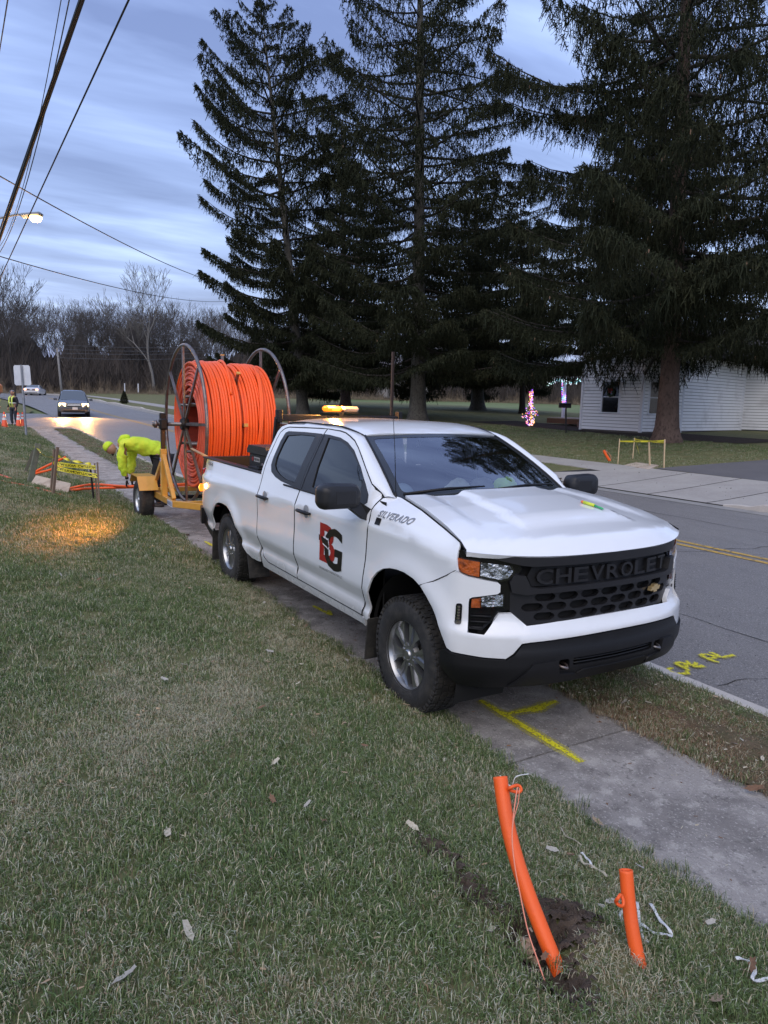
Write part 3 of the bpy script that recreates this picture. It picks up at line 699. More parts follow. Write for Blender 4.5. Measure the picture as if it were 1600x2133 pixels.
# wheels ----------------------------------------------------------
def make_wheel(name, R=.392, W_=.25, rimR=.232, spokes=6, parent=None, rimmat=None, tread=True):
    """local coordinates, outer face towards -y, centre at the origin; returns list of (name, MB, mats)"""
    t = MB(); h = W_/2
    prof = [(rimR-.006, -h+.012), (rimR+.012, -h+.002), (rimR+.05, -h-.008), (R-.055, -h-.006), (R-.026, -h+.008), (R-.010, -h+.030), (R-.004, -h*.4), (R-.004, h*.4), (R-.010, h-.03), (R-.03, h-.006), (rimR+.03, h), (rimR, h-.01)]
    t.lathe(prof, 'y', n=64)
    if tread:
        nb = 58
        for k in range(nb):
            a = 2*PI*k/nb
            for j, (yy, w) in enumerate(((-.098, .036), (-.047, .040), (.0, .034), (.047, .040), (.098, .036))):
                aa = a+(PI/nb if j % 2 else 0)+.015*math.sin(k*2.7+j); r = R-.002; th = 2*PI/nb*(.68 if j in (0, 4) else .6)
                rot = Matrix.Rotation(-aa, 3, 'Y') @ Matrix.Rotation(.25 if j in (1, 3) else 0, 3, 'X')
                c = Vector((r*math.cos(aa), yy, r*math.sin(aa)))
                t.box(c, (.009, w, R*th), rot=Matrix.Rotation(-aa, 3, 'Y'))
        for k in range(nb):   # shoulder lugs
            a = 2*PI*(k+.5)/nb; r = R-.022
            t.box((r*math.cos(a), -h+.006, r*math.sin(a)), (.026, .010, .018), rot=Matrix.Rotation(-a, 3, 'Y'))
    r_ = MB()
    barrel = [(rimR+.004, -h+.004), (rimR+.004, -h+.012), (rimR-.006, -h+.014), (rimR-.012, -h+.028), (rimR-.020, -h+.05), (rimR-.026, h-.03)]
    r_.lathe(barrel, 'y', n=56)
    f0 = -h+.030
    n = spokes
    for k in range(n):
        a0 = 2*PI*k/n+.26; half = PI/n
        def pt(r, a, d): return (r*math.cos(a0+a), f0+d, r*math.sin(a0+a))
        hub, mid, ou = .062, .14, rimR-.010
        A = half*.74
        # a broad spoke: two raised ribs, sunk web between them
        for s_ in (-1, 1):
            r_.add([pt(hub, s_*half*.10, .0), pt(hub, s_*half*.70, .004), pt(mid, s_*half*.56, .0), pt(ou, s_*A, .006), pt(ou, s_*A*.45, .010), pt(mid, s_*half*.28, .004),
                    pt(hub, s_*half*.10, .045), pt(hub, s_*half*.72, .045), pt(mid, s_*half*.60, .045), pt(ou, s_*A*1.03, .045), pt(ou, s_*A*.40, .045), pt(mid, s_*half*.24, .045)],
                   [(0, 1, 2, 5), (5, 2, 3, 4), (1, 7, 8, 2), (2, 8, 9, 3), (0, 5, 11, 6), (5, 4, 10, 11)] if s_ > 0 else [(5, 2, 1, 0), (4, 3, 2, 5), (2, 8, 7, 1), (3, 9, 8, 2), (6, 11, 5, 0), (11, 10, 4, 5)])
        r_.add([pt(hub, -half*.12, .018), pt(hub, half*.12, .018), pt(ou, A*.47, .020), pt(ou, -A*.47, .020)], [(0, 1, 2, 3)])
    r_.lathe([(0, f0-.012), (.030, f0-.012), (.036, f0-.006), (.038, f0+.002), (.078, f0+.006), (.090, f0+.04)], 'y', n=32)
    for k in range(n):
        a = 2*PI*k/n+.26+PI/n; r_.lathe([(0, f0-.002), (.010, f0-.002), (.012, f0+.02)], 'y', (.066*math.cos(a), 0, .066*math.sin(a)), n=8)
    d = MB(); d.lathe([(0, -h+.085), (.14, -h+.085), (.15, -h+.10), (.15, h-.08)], 'y', n=32); d.lathe([(rimR-.02, h-.04), (.0, h-.04)], 'y', n=24)
    return [('tyre', t, M_tyre), ('rim', r_, rimmat or M_rim), ('brake_disc', d, mat('brake', (.05, .048, .045), rough=.6, metal=.4))]
wheel_parts = make_wheel('wheel')
def put_wheel(parent, pos, sg, parts, sc=1.0, spin=0.0):
    w = bpy.data.objects.new('wheel', None); COL.objects.link(w); w.parent = parent; w.location = Vector(pos)-ORI[parent.name]; w.rotation_euler = (0, spin, 0) if sg < 0 else (0, spin, PI)
    w.scale = (sc, sc, sc); w.empty_display_size = .1
    for n_, me, m_ in parts:
        o = bpy.data.objects.new(n_, me); COL.objects.link(o); o.parent = w
    return w
def bake_parts(parts):
    r = []
    for n_, mb, m_ in parts:
        me = mesh_from(n_, mb.v, mb.f, True); me.materials.append(m_)
        try: me.set_sharp_from_angle(angle=RAD(32))
        except Exception: pass
        r.append((n_, me, m_))
    return r
WP = bake_parts(wheel_parts)
for x, sp in ((0, .1), (-3.745, .55)):
    for sg in (-1, 1): put_wheel(truck, (x, sg*.845, .390), sg, WP, spin=sp)
# mud flaps
for sg in (-1, 1):
    mb = MB(); mb.box((-.475, sg*.87, .36), (.012, .26, .32), rot=(0, .12, 0), bev=.004); obj('mud_flap', mb, M_tyre, truck)
    mb = MB(); mb.box((-3.08, sg*.86, .36), (.30, .22, .012), rot=(0, 1.25, 0), bev=.004); obj('mud_flap', mb, M_tyre, truck); mb = MB(); mb.box((-4.30, sg*.84, .33), (.012, .28, .36), rot=(0, .1, 0)); obj('mud_flap', mb, M_tyre, truck)
# door handles
for sg in (-1, 1):
    for x in (-1.56, -2.53):
        mb = MB(); y = sg*(Yside(x, 1.13)+.020)
        mb.tube([(x-.115, y-sg*.012, 1.130), (x-.10, y+sg*.010, 1.132), (x-.03, y+sg*.016, 1.134), (x+.05, y+sg*.016, 1.134), (x+.10, y+sg*.010, 1.132), (x+.118, y-sg*.014, 1.130)], [.012, .019, .021, .021, .019, .012], n=8, flat=(1, .8)); h_ = obj('door_handle', mb, M_blk, truck, smooth=True)
        mb = MB(); mb.lathe([(0, 0), (.040, 0), (.056, -sg*.004)], 'y', (x+.01, sg*(Yside(x, 1.135)+.001), 1.135), n=20); obj('handle_cup', mb, mat('cup_grey', (.30, .31, .33), rough=.3), h_, smooth=True)
# mirrors
for sg in (-1, 1):
    y0 = sg*.99; mb = MB()
    prof = rounded([(-.150, -.085), (.150, -.085), (.178, -.045), (.172, .070), (.12, .098), (-.14, .088), (-.175, .02)], .045, 4)
    rows = []; c0 = Vector((-.60, sg*1.165, 1.385))
    for d, k in ((-.085, .80), (-.07, .95), (-.03, 1.0), (.02, .98), (.05, .86), (.062, .62)):
        rows.append([c0+Vector((d, sg*a*k*.95, b*k)) for a, b in prof])
    n = len(prof); v = [p for r in rows for p in r]; f = [(i*n+k, i*n+(k+1) % n, (i+1)*n+(k+1) % n, (i+1)*n+k) for i in range(5) for k in range(n)]
    f += [tuple(range(n))[::-1], tuple(range(5*n, 6*n))]
    if sg > 0: f = [q[::-1] for q in f]
    mb.add(v, f)
    mi = obj('side_mirror', mb, M_grey, truck, smooth=True, auto=40)
    mb = MB(); a = Vector((-.605, sg*1.09, 1.335)); b = Vector((-.585, sg*1.00, 1.265)); c = Vector((-.56, sg*.965, 1.20))
    mb.add([a+Vector((dx, sg*dy, dz)) for dx in (-.035, .035) for dy, dz in ((-.07, .01), (.05, .0))]+[c+Vector((dx, sg*dy, dz)) for dx in (-.045, .06) for dy, dz in ((-.02, .09), (-.02, -.02))],
           [(0, 1, 3, 2), (4, 6, 7, 5), (0, 2, 6, 4), (1, 5, 7, 3), (0, 4, 5, 1), (2, 3, 7, 6)]); obj('mirror_arm', mb, M_blk, mi)
    mb = MB(); mb.prism([(c0.y+sg*a*.8*.85, c0.z+b*.8*.85) for a, b in prof], c0.x-.088, c0.x-.084, 'yz'); obj('mirror_glass', mb, M_chrome, mi)
    mb = MB(); mb.box(c0+Vector((.058, -sg*.02, .0)), (.012, .16, .10), bev=.006); obj('mirror_signal', mb, M_grey, mi)
# antenna
mb = MB(); mb.tube([(-.46, -.79, 1.36), (-.465, -.79, 1.42)], [.014, .008], n=8); mb.tube([(-.465, -.79, 1.42), (-.475, -.80, 1.70), (-.500, -.81, 1.98)], [.0032, .0028, .0022], n=6); obj('antenna', mb, M_blk, truck, smooth=True)
# decals and badges
def side_txt(x0, z0, slope=0.0, d0=.002): return lambda u, v, d: Vector((x0+u, -(Yside(x0+u, z0+v+slope*u)+d0+d), z0+v+slope*u))
M_red = mat('decal_red', (.33, .012, .012), rough=.35); M_dec = mat('decal_black', (.008, .007, .007), rough=.35); M_silv = mat('badge_silver', (.24, .25, .27), rough=.3, metal=.2)
text_on('logo_letter', 'B', side_txt(-1.265, .785), M_red, truck, .275, .305, depth=.001, bold=.022, label='tall red letter B of the door logo')
text_on('logo_letter', 'G', side_txt(-1.185, .750, d0=.0035), M_dec, truck, .315, .330, depth=.001, bold=.022, label='tall black letter G of the door logo')
mb = MB(); dr = [(-1.285, .995), (-1.272, .988), (-1.13, .968), (-1.118, .975), (-1.115, .955), (-1.095, .925), (-1.112, .905), (-1.135, .915), (-1.268, .945), (-1.285, .940)]
mb.add([Vector((x, -(Yside(x, z)+.0065), z)) for x, z in dr], [tuple(range(len(dr)))]); obj('logo_drill', mb, M_dec, truck)
mb = MB(); dr2 = [(x+(.006 if x < -1.2 else -.006)*-1, z+(.012 if i < 5 else -.012)) for i, (x, z) in enumerate(dr)]
mb.add([Vector((x, -(Yside(x, z)+.0050), z)) for x, z in dr2], [tuple(range(len(dr2)))]); obj('logo_outline', mb, mat('decal_white', (.78, .78, .80), rough=.3), truck)
text_on('logo_caption', 'DRILLING AND CONSTRUCTION LLC', side_txt(-1.27, .715), M_dec, truck, .41, .020, depth=.001)
text_on('model_badge', 'SILVERADO', side_txt(-.385, 1.272), M_silv, truck, .39, .038, depth=.004, bold=.008, spacing=1.12)
mb = MB(); mb.quad(*[Vector((x, -(Yside(x, z)+.003), z)) for x, z in ((-.395, 1.215), (-.325, 1.215), (-.325, 1.262), (-.395, 1.262))]); obj('square_decal', mb, M_dec, truck)
text_on('bed_decal', '4X4', side_txt(-4.62, 1.255), mat('decal_grey', (.10, .10, .11), rough=.4), truck, .26, .042, depth=.001, bold=.02)
# bed ------------------------------------------------------------
for sg in (-1, 1):
    mb = MB(); mb.box((-3.78, sg*.905, 1.332), (1.98, .085, .022), bev=.006); mb.box((-3.78, sg*.872, 1.07), (1.96, .02, .51)); obj('bed_rail_cap', mb, M_blk, truck)
mb = MB(); mb.box((-3.78, 0, .80), (1.96, 1.7, .04)); mb.box((-2.81, 0, 1.05), (.03, 1.68, .54)); mb.box((-3.72, -.70, .92), (.9, .28, .2)); mb.box((-3.72, .70, .92), (.9, .28, .2)); obj('bed_liner', mb, M_dark, truck)
mb = MB(); mb.box((-4.80, 0, 1.02), (.06, 1.66, .58), bev=.02); tg = obj('tailgate', mb, M_white, truck); mb = MB(); mb.box((-4.80, 0, 1.325), (.075, 1.70, .02)); obj('tailgate_cap', mb, M_blk, tg); mb = MB(); mb.box((-4.762, 0, 1.04), (.012, 1.66, .55)); obj('tailgate_liner', mb, M_blk, tg)
for sg in (-1, 1):
    mb = MB(); mb.box((-4.775, sg*.90, 1.02), (.06, .09, .36), bev=.015); tl = obj('tail_light', mb, mat('tail_red', (.35, .01, .01), rough=.2, coat=1), truck)
mb = MB(); mb.prism([(-4.97, -.80), (-4.90, -.95), (-4.72, -.985), (-4.72, .985), (-4.90, .95), (-4.97, .80)], .52, .72); obj('rear_bumper', mb, M_blk, truck)
mb = MB(); mb.box((-4.55, -.93, .50), (.42, .02, .12), rot=(0, .35, 0)); obj('bumper_end', mb, M_blk, truck)
mb = MB(); mb.box((-5.05, 0, .48), (.35, .06, .05)); mb.lathe([(0, .60), (.025, .60), (.028, .57), (.012, .545), (.012, .50)], 'z', (-5.16, 0, 0), n=12); obj('hitch', mb, M_steel, truck)
# marker strobe at the tail
mb = MB(); mb.box((-4.83, -.955, .955), (.030, .045, .095), bev=.010); obj('strobe_lamp', mb, M_amb_e, truck, label='lit amber strobe at the rear corner'); mb = MB(); mb.box((-4.835, -.965, .955), (.026, .036, .055), bev=.010); obj('lamp_core', mb, M_amb_w, truck)
# chassis
mb = MB(); mb.box((-2.3, 0, .52), (4.9, 1.0, .14)); mb.tube([(-3.745, -.7, .39), (-3.745, .7, .39)], .05); mb.tube([(0, -.7, .37), (0, .7, .37)], .05); mb.box((-1.65, 0, .50), (2.3, 1.75, .10)); obj('chassis', mb, M_dark, truck)
# cab interior
M_int = mat('cab_cloth', (.06, .06, .065), rough=.9); M_dash = mat('dash', (.045, .045, .05), rough=.6)
mb = MB(); mb.box((-1.65, 0, .60), (2.1, 1.7, .05)); obj('cab_floor', mb, M_int, truck)
mb = MB(); mb.prism([(-1.02, .85), (-.98, 1.27), (-.80, 1.345), (-.46, 1.362), (-.46, .85)], -.76, .76, 'xz'); dsh = obj('dashboard', mb, M_dash, truck)
mb = MB()
for y in (.40,):
    pts = [(-1.10-.02*math.sin(a), y+.19*math.cos(a), 1.18+.18*math.sin(a)) for a in np.linspace(0, 2*PI, 25)]; mb.tube(pts, .015, n=6, cap=False); mb.tube([(-1.10, y-.18, 1.18), (-1.08, y, 1.17), (-1.10, y+.18, 1.18)], .016, n=6); mb.tube([(-1.08, y, 1.17), (-.9, y, 1.12)], .03, n=8)
obj('steering_wheel', mb, M_dash, truck, smooth=True)
for x, zz in ((-1.75, 0), (-2.5, 0)):
    for y in (-.42, .42):
        mb = MB(); mb.box((x+.12, y, .90), (.52, .50, .16), bev=.05); s_ = obj('seat', mb, M_int, truck)
        mb = MB(); mb.box((x-.15, y, 1.18), (.14, .48, .56), rot=(0, -.2, 0), bev=.05); obj('seat_back', mb, M_int, s_)
        mb = MB(); mb.box((x-.22, y, 1.55), (.10, .26, .17), rot=(0, -.15, 0), bev=.04); obj('headrest', mb, M_int, s_)
mb = MB(); mb.box((-1.22, .02, 1.70), (.03, .24, .07), bev=.015); obj('rear_view_mirror', mb, M_blk, truck)
# headache rack behind the cab
rack = obj
mb = MB(); mb.box((-2.92, 0, 1.870), (.055, 1.36, .065), bev=.005)
for sg in (-1, 1):
    mb.box((-2.92, sg*.700, 1.885), (.07, .055, .13), bev=.005)
    mb.box((-2.99, sg*.715, 1.60), (.055, .05, .56), rot=(0, .26, 0), bev=.005); mb.box((-3.10, sg*.86, 1.352), (.30, .10, .018))
    mb.box((-3.06, sg*.79, 1.36), (.06, .16, .03))
for y in np.linspace(-.5, .5, 5): mb.box((-2.925, y, 1.62), (.02, .03, .46))
obj('headache_rack', mb, M_blk, truck)
mb = MB(); mb.box((-2.92, -.02, 1.915), (.07, .05, .03)); mb.box((-2.93, -.02, 1.932), (.10, .42, .012)); obj('light_bar_bracket', mb, M_blk, truck)
mb = MB(); mb.box((-2.93, -.105, 1.968), (.13, .19, .055), bev=.02); lb = obj('light_bar', mb, M_amb_e, truck, label='lit amber beacon on the rack'); mb = MB(); mb.box((-2.93, -.09, 1.968), (.138, .11, .034), bev=.012); obj('lamp_core', mb, M_amb_w, lb)
mb = MB(); mb.box((-2.93, .09, 1.968), (.13, .19, .055), bev=.02); obj('unlit_lens', mb, mat('amber_dim', (.55, .42, .30), rough=.15, coat=1), lb)
def lamp(name, typ, loc, energy, col, size=.05, parent=None, rot=None, **kw):
    l = bpy.data.lights.new(name, typ); l.energy = energy; l.color = col
    if hasattr(l, 'shadow_soft_size') and typ != 'AREA': l.shadow_soft_size = size
    if typ == 'AREA': l.size = size
    for k, v in kw.items(): setattr(l, k, v)
    o = bpy.data.objects.new(name, l); COL.objects.link(o)
    if rot is not None: o.rotation_euler = rot
    if parent is not None: o.parent = parent; o.location = Vector(loc)-ORI[parent.name]
    else: o.location = loc
    return o
lamp('beacon_light', 'POINT', (-2.93, -.105, 2.08), 150, (1, .42, .08), .05, truck)
lamp('strobe_light', 'POINT', (-4.93, -1.02, .955), 5, (1, .45, .1), .03, truck)
# the strobe throws a flat fan of light across the bank
so = lamp('strobe_beam', 'SPOT', (-4.88, -1.01, .955), 760, (1, .31, .055), .03, truck, spot_size=RAD(104), spot_blend=1.0)
dirv = gp(150, 1112)-Vector((-4.88, -1.01, .955)); so.rotation_euler = dirv.to_track_quat('-Z', 'Y').to_euler(); so.scale = (1.7, .17, 1)
# ================================================================== setting
def sheet(name, xs, ys, m, dz=0.0, yfn=None, kind='structure', noise=0.0, seed=0, parent=None, smooth=True, fn=None):
    """ground sheet on the terrain; ys are fractions when yfn=(lo(x),hi(x)) is given"""
    xs = np.asarray(xs, float); ys = np.asarray(ys, float); X, T = np.meshgrid(xs, ys, indexing='ij')
    if yfn: lo = yfn[0](X); hi = yfn[1](X); Y = lo+(hi-lo)*T
    else: Y = T
    Z = H(X, Y)+dz
    if noise:
        r = np.random.RandomState(seed); Z = Z+noise*(np.sin(X*1.7+3*np.sin(Y*.9))*np.sin(Y*2.1+1.3*np.sin(X*.8))+.5*np.sin(X*5.1+Y*3.7)*np.sin(Y*6.3-X*2.2))
    if fn: Z = Z+fn(X, Y)
    nx, ny = X.shape; V = np.stack([X, Y, Z], -1).reshape(-1, 3)
    i, j = np.meshgrid(np.arange(nx-1), np.arange(ny-1), indexing='ij'); a = (i*ny+j).ravel()
    F = np.stack([a, a+ny, a+ny+1, a+1], -1)
    me = npmesh(name, V, F, m, smooth); o = bpy.data.objects.new(name, me); COL.objects.link(o); ORI[o.name] = Vector((0, 0, 0))
    if parent is not None: o.parent = parent
    else: props(o, kind=kind)
    return o
def spaced(*segs):
    o = []
    for a, b, st in segs:
        n = max(1, int(round(abs(b-a)/st))); o += list(np.linspace(a, b, n+1)[:-1])
    o.append(segs[-1][1]); return np.array(o)
M_lawn = layered('lawn_turf', (0.115, 0.124, 0.049), [(.5, (0.155, 0.155, 0.065), .4, .65, .8), (3.0, (0.250, 0.203, 0.108), .48, .70, .75), (22, (0.074, 0.078, 0.035), .45, .7, .7), (90, (0.324, 0.270, 0.162), .56, .75, .6)], rough=.95, bump=(55, .7))
M_verge = layered('verge_turf', (0.130, 0.088, 0.052), [(.8, (0.072, 0.091, 0.039), .42, .62, .8), (6, (0.176, 0.124, 0.081), .48, .7, .7), (40, (0.046, 0.036, 0.023), .5, .7, .6)], rough=.95, bump=(60, .8))
M_field = layered('field_grass', (0.109, 0.155, 0.055), [(.05, (0.155, 0.182, 0.077), .4, .65, .8), (.4, (0.201, 0.209, 0.100), .45, .7, .6), (5, (0.082, 0.113, 0.047), .5, .7, .6), (30, (0.219, 0.201, 0.109), .55, .75, .5)], rough=.95, bump=(20, .5))
M_asph = layered('asphalt', (.175, .166, .158), [(.35, (.225, .215, .20), .4, .65, .6), (2.2, (.14, .132, .125), .5, .72, .6, (.35, 1.6, 1)), (75, (.46, .44, .42), .56, .63, .8), (50, (.045, .043, .04), .57, .64, .7), (140, (.36, .345, .33), .55, .64, .6)], rough=.52, bump=(80, .8), spec=.5)
M_conc = layered('sidewalk_concrete', (.36, .335, .31), [(1.6, (.23, .213, .198), .44, .58, .85), (7, (.50, .47, .43), .54, .62, .75), (3.2, (.19, .175, .165), .52, .64, .7), (28, (.14, .13, .12), .56, .66, .75), (70, (.58, .55, .51), .56, .66, .7), (160, (.12, .11, .10), .57, .66, .7)], rough=.9, bump=(70, .8))
M_curb = layered('curb_concrete', (0.525, 0.488, 0.438), [(1.5, (0.413, 0.388, 0.350), .42, .65, .7), (30, (0.625, 0.587, 0.537), .55, .75, .5), (120, (0.325, 0.300, 0.275), .6, .75, .5)], rough=.88, bump=(120, .3))
M_seam = mat('dark_joint', (.03, .028, .025), rough=.95)
M_soil = layered('bare_soil', (.085, .062, .046), [(12, (.15, .115, .085), .45, .7, .8), (45, (.02, .014, .01), .5, .7, .8)], rough=.98, bump=(40, 1.0))

# wide ground under everything, out to the horizon
sheet('ground', spaced((-1500, -400, 110), (-400, -120, 20), (-120, -50, 5), (-50, 14, 1.6), (14, 60, 12), (60, 1000, 200)), spaced((-1000, -120, 110), (-120, -30, 10), (-30, -1, 1.5), (-1, 22, .8), (22, 80, 4), (80, 300, 25), (300, 1500, 150)), M_field, dz=-.12, fn=lambda X, Y: np.where(X < -400, -.0213*(-400-X), 0))
# near lawn with a shallow hole round the pipe
PIT = [gp(*p) for p in ((1088, 1948), (1108, 1985), (1140, 2035), (1172, 2075), (1165, 1975))]; STRIP = [gp(*p) for p in ((885, 1775), (905, 1795), (930, 1815), (955, 1850), (975, 1875), (1000, 1895))]
def dig(X, Y):
    z = 0*X
    for p, d_, r_ in zip(PIT, (.10, .11, .09, .06, .05), (.055, .06, .06, .05, .05)): z = z-d_*np.exp(-((X-p.x)**2+(Y-p.y)**2)/r_**2)
    for p in STRIP: z = z-.022*np.exp(-((X-p.x)**2+(Y-p.y)**2)/.05**2)
    m = gp(1240, 1990); return z+.05*np.exp(-((X-m.x)**2+(Y-m.y)**2)/.16**2)
def lawn_noise(X, Y): return .012*np.sin(X*1.7+3*np.sin(Y*.9))*np.sin(Y*2.1)+.006*np.sin(X*5.1+Y*3.7)*np.sin(Y*6.3-X*2.2)
sheet('lawn', spaced((-35.2, -16, .6), (-16, -.5, .25), (-.5, 1.2, .05), (1.2, 2.8, .02), (2.8, 4.2, .06), (4.2, 9, .5)), spaced((-40, -12, 2), (-12, -4.2, .4), (-4.2, -2.2, .06), (-2.2, -1.4, .02), (-1.4, -.85, .05)), M_lawn, fn=lambda X, Y: dig(X, Y)+lawn_noise(X, Y)*np.clip(-(Y+.9)*2, 0, 1)+.030)
def soil_patch(name, cs, rr, seed, m=None):
    rng = np.random.RandomState(seed); st = .012; X0, X1 = min(c.x for c in cs)-rr*2, max(c.x for c in cs)+rr*2; Y0, Y1 = min(c.y for c in cs)-rr*2, max(c.y for c in cs)+rr*2
    xs, ys = np.arange(X0, X1, st), np.arange(Y0, Y1, st); X, Y = np.meshgrid(xs, ys, indexing='ij'); D = np.min([np.hypot(X-c.x, Y-c.y) for c in cs], axis=0); w = D/rr+.35*np.sin(X*70+3*np.sin(Y*50))*np.sin(Y*60)+.15*rng.normal(size=X.shape)
    Z = H(X, Y)+dig(X, Y)+lawn_noise(X, Y)*np.clip(-(Y+.9)*2, 0, 1)+.050+.012*rng.normal(size=X.shape)*np.clip(1.2-w, 0, 1); V = np.stack([X, Y, Z], -1).reshape(-1, 3); ny = len(ys)
    i, j = np.where(w[:-1, :-1] < 1); a = i*ny+j; F = np.stack([a, a+ny, a+ny+1, a+1], -1); o = bpy.data.objects.new(name, npmesh(name, V, F, M_soil)); COL.objects.link(o); props(o, kind='structure')
soil_patch('dug_soil', PIT+[gp(1185, 1940), gp(1150, 1930)], .085, 1); soil_patch('scraped_soil', STRIP, .060, 2)
# sidewalk of single slabs with recessed joints
sidewalk = bpy.data.objects.new('sidewalk', None); COL.objects.link(sidewalk); props(sidewalk, kind='structure'); ORI[sidewalk.name] = Vector((0, 0, 0))
sheet('joint_bed', spaced((-35, 6, 1.0)), [-.95, .26], M_seam, dz=-.020, parent=sidewalk, fn=lambda X, Y: H(X, 0*Y)-H(X, Y))
rs = random.Random(5); JX = .92
k = -25; slabs = []
while JX+1.5*k < 6:
    a = JX+1.5*k; b = a+1.5; k += 1
    if b < -35.5: continue
    mb = MB(); n = 6; tx, ty, tz = rs.uniform(-.003, .003), rs.uniform(-.004, .004), rs.uniform(-.003, .003)
    X = np.linspace(a+.010, b-.010, n+1); Y = [-.95, -.35, .26]
    V = [(x, y, float(H(x, 0))+.014+tx*(x-a-.75)+ty*y+tz) for x in X for y in Y]; F = [(i*3+j, (i+1)*3+j, (i+1)*3+j+1, i*3+j+1) for i in range(n) for j in range(2)]
    for (i0, j0, i1, j1) in [(0, 0, n, 0), (n, 0, n, 2), (n, 2, 0, 2), (0, 2, 0, 0)]: pass
    edge = [i*3 for i in range(n+1)]+[n*3+1, n*3+2]+[i*3+2 for i in range(n-1, -1, -1)]+[1]
    o = len(V); V += [(V[e][0], V[e][1], V[e][2]-.06) for e in edge]; m_ = len(edge)
    F += [(edge[i], o+i, o+(i+1) % m_, edge[(i+1) % m_]) for i in range(m_)]
    F = [q if qi < 12 else q for qi, q in enumerate(F)]
    mb.add(V, F); obj('slab', mb, M_conc, sidewalk)
sheet('verge', spaced((-34, -12, .5), (-12, 7, .1)), np.linspace(.20, 1.135, 14), M_verge, dz=.026, fn=lambda X, Y: .012*np.sin(X*3+2*np.sin(Y*5))*np.sin(Y*7)+.02*np.sin((Y-.22)/.92*PI))
# curb: cast pieces
curb = bpy.data.objects.new('curb', None); COL.objects.link(curb); props(curb, kind='structure'); ORI[curb.name] = Vector((0, 0, 0))
for k in range(-12, 4):
    a = k*3.0+.4; xs = np.linspace(a+.004, a+2.996, 6); prof = [(1.12, .010), (1.14, .018), (1.22, .014), (1.32, -.018), (1.425, -.040), (1.425, -.16)]
    V = [(x, y, float(g_(x))+z) for x in xs for y, z in prof]; q = len(prof); F = [(i*q+j, (i+1)*q+j, (i+1)*q+j+1, i*q+j+1) for i in range(5) for j in range(q-1)]+[tuple(range(q))[::-1]]
    mb = MB(); mb.add(V, F); obj('curb_stone', mb, M_curb, curb)
# road
xs_r = spaced((-190, -60, 4), (-60, -20, 1.5), (-20, 12, .6), (12, 60, 8))
road = sheet('road', xs_r, np.linspace(0, 1, 21), M_asph, yfn=(lambda X: ynear(X)+.005, lambda X: yfar(X)), dz=.006)
def strip_mark(name, y0, y1, xa, xb, m, dz, st=1.0, lab=None):
    xs = np.arange(xa, xb, st); f = lambda c: (lambda X: 1.42+(c-1.42)*(yfar(X)-1.42)/9.18)
    return sheet(name, xs, [0, 1], m, yfn=(f(y0), f(y1)), dz=dz)
M_yel = layered('worn_yellow_paint', (.52, .33, .07), [(18, (.13, .11, .085), .50, .62, .9), (80, (.60, .42, .14), .5, .7, .5)], rough=.6, bump=(120, .3))
yl = strip_mark('yellow_center_line', 5.88, 5.99, -90, 20, M_yel, .012); yl2 = strip_mark('yellow_center_line', 6.12, 6.23, -90, 20, M_yel, .012)
# far gutter and curb
M_gut = layered('gutter_concrete', (0.260, 0.254, 0.240), [(2, (0.195, 0.190, 0.179), .42, .65, .7), (25, (0.338, 0.325, 0.305), .5, .7, .5)], rough=.85, bump=(80, .3))
sheet('far_gutter', spaced((-190, -60, 4), (-60, 40, 1)), [0, 1], M_gut, yfn=(lambda X: yfar(X)-.02, lambda X: yfar(X)+.34), dz=.012)
def farcurb(xs, name='far_curb', hi=lambda x: .10):
    V = []; prof = [(.33, -.03), (.335, 1), (.36, 1), (.47, 1), (.49, -.05)]
    for x in xs:
        y0 = float(yfar(x)); z0 = float(H(x, y0+.3)); 
        for dy, k in prof: V.append((x, y0+dy, z0+(hi(x)+.055 if k == 1 else k)-(.012 if dy == .335 else 0)))
    q = len(prof); F = [(i*q+j, (i+1)*q+j, (i+1)*q+j+1, i*q+j+1) for i in range(len(xs)-1) for j in range(q-1)]
    mb = MB(); mb.add(V, F); return obj(name, mb, M_curb, kind='structure')
farcurb(spaced((-190, -60, 4), (-60, -15, 1.5), (-15, -10.9, .3)), hi=lambda x: .10 if x < -12.2 else .10*(1-(x+12.2)/1.3*.9))
farcurb(spaced((-5.9, -4.4, .3), (-4.4, 40, 2)), hi=lambda x: .10 if x > -4.4 else .10*(1-(-4.4-x)/1.5*.9))
sheet('far_verge', spaced((-190, -60, 4), (-60, -11.7, 1)), np.linspace(0, 1, 6), M_lawn, yfn=(lambda X: yfar(X)+.48, lambda X: yfar(X)+2.6), dz=.01)
sheet('far_verge', spaced((-4.0, 40, 1)), np.linspace(0, 1, 6), M_lawn, yfn=(lambda X: yfar(X)+.48, lambda X: yfar(X)+2.6), dz=.01)
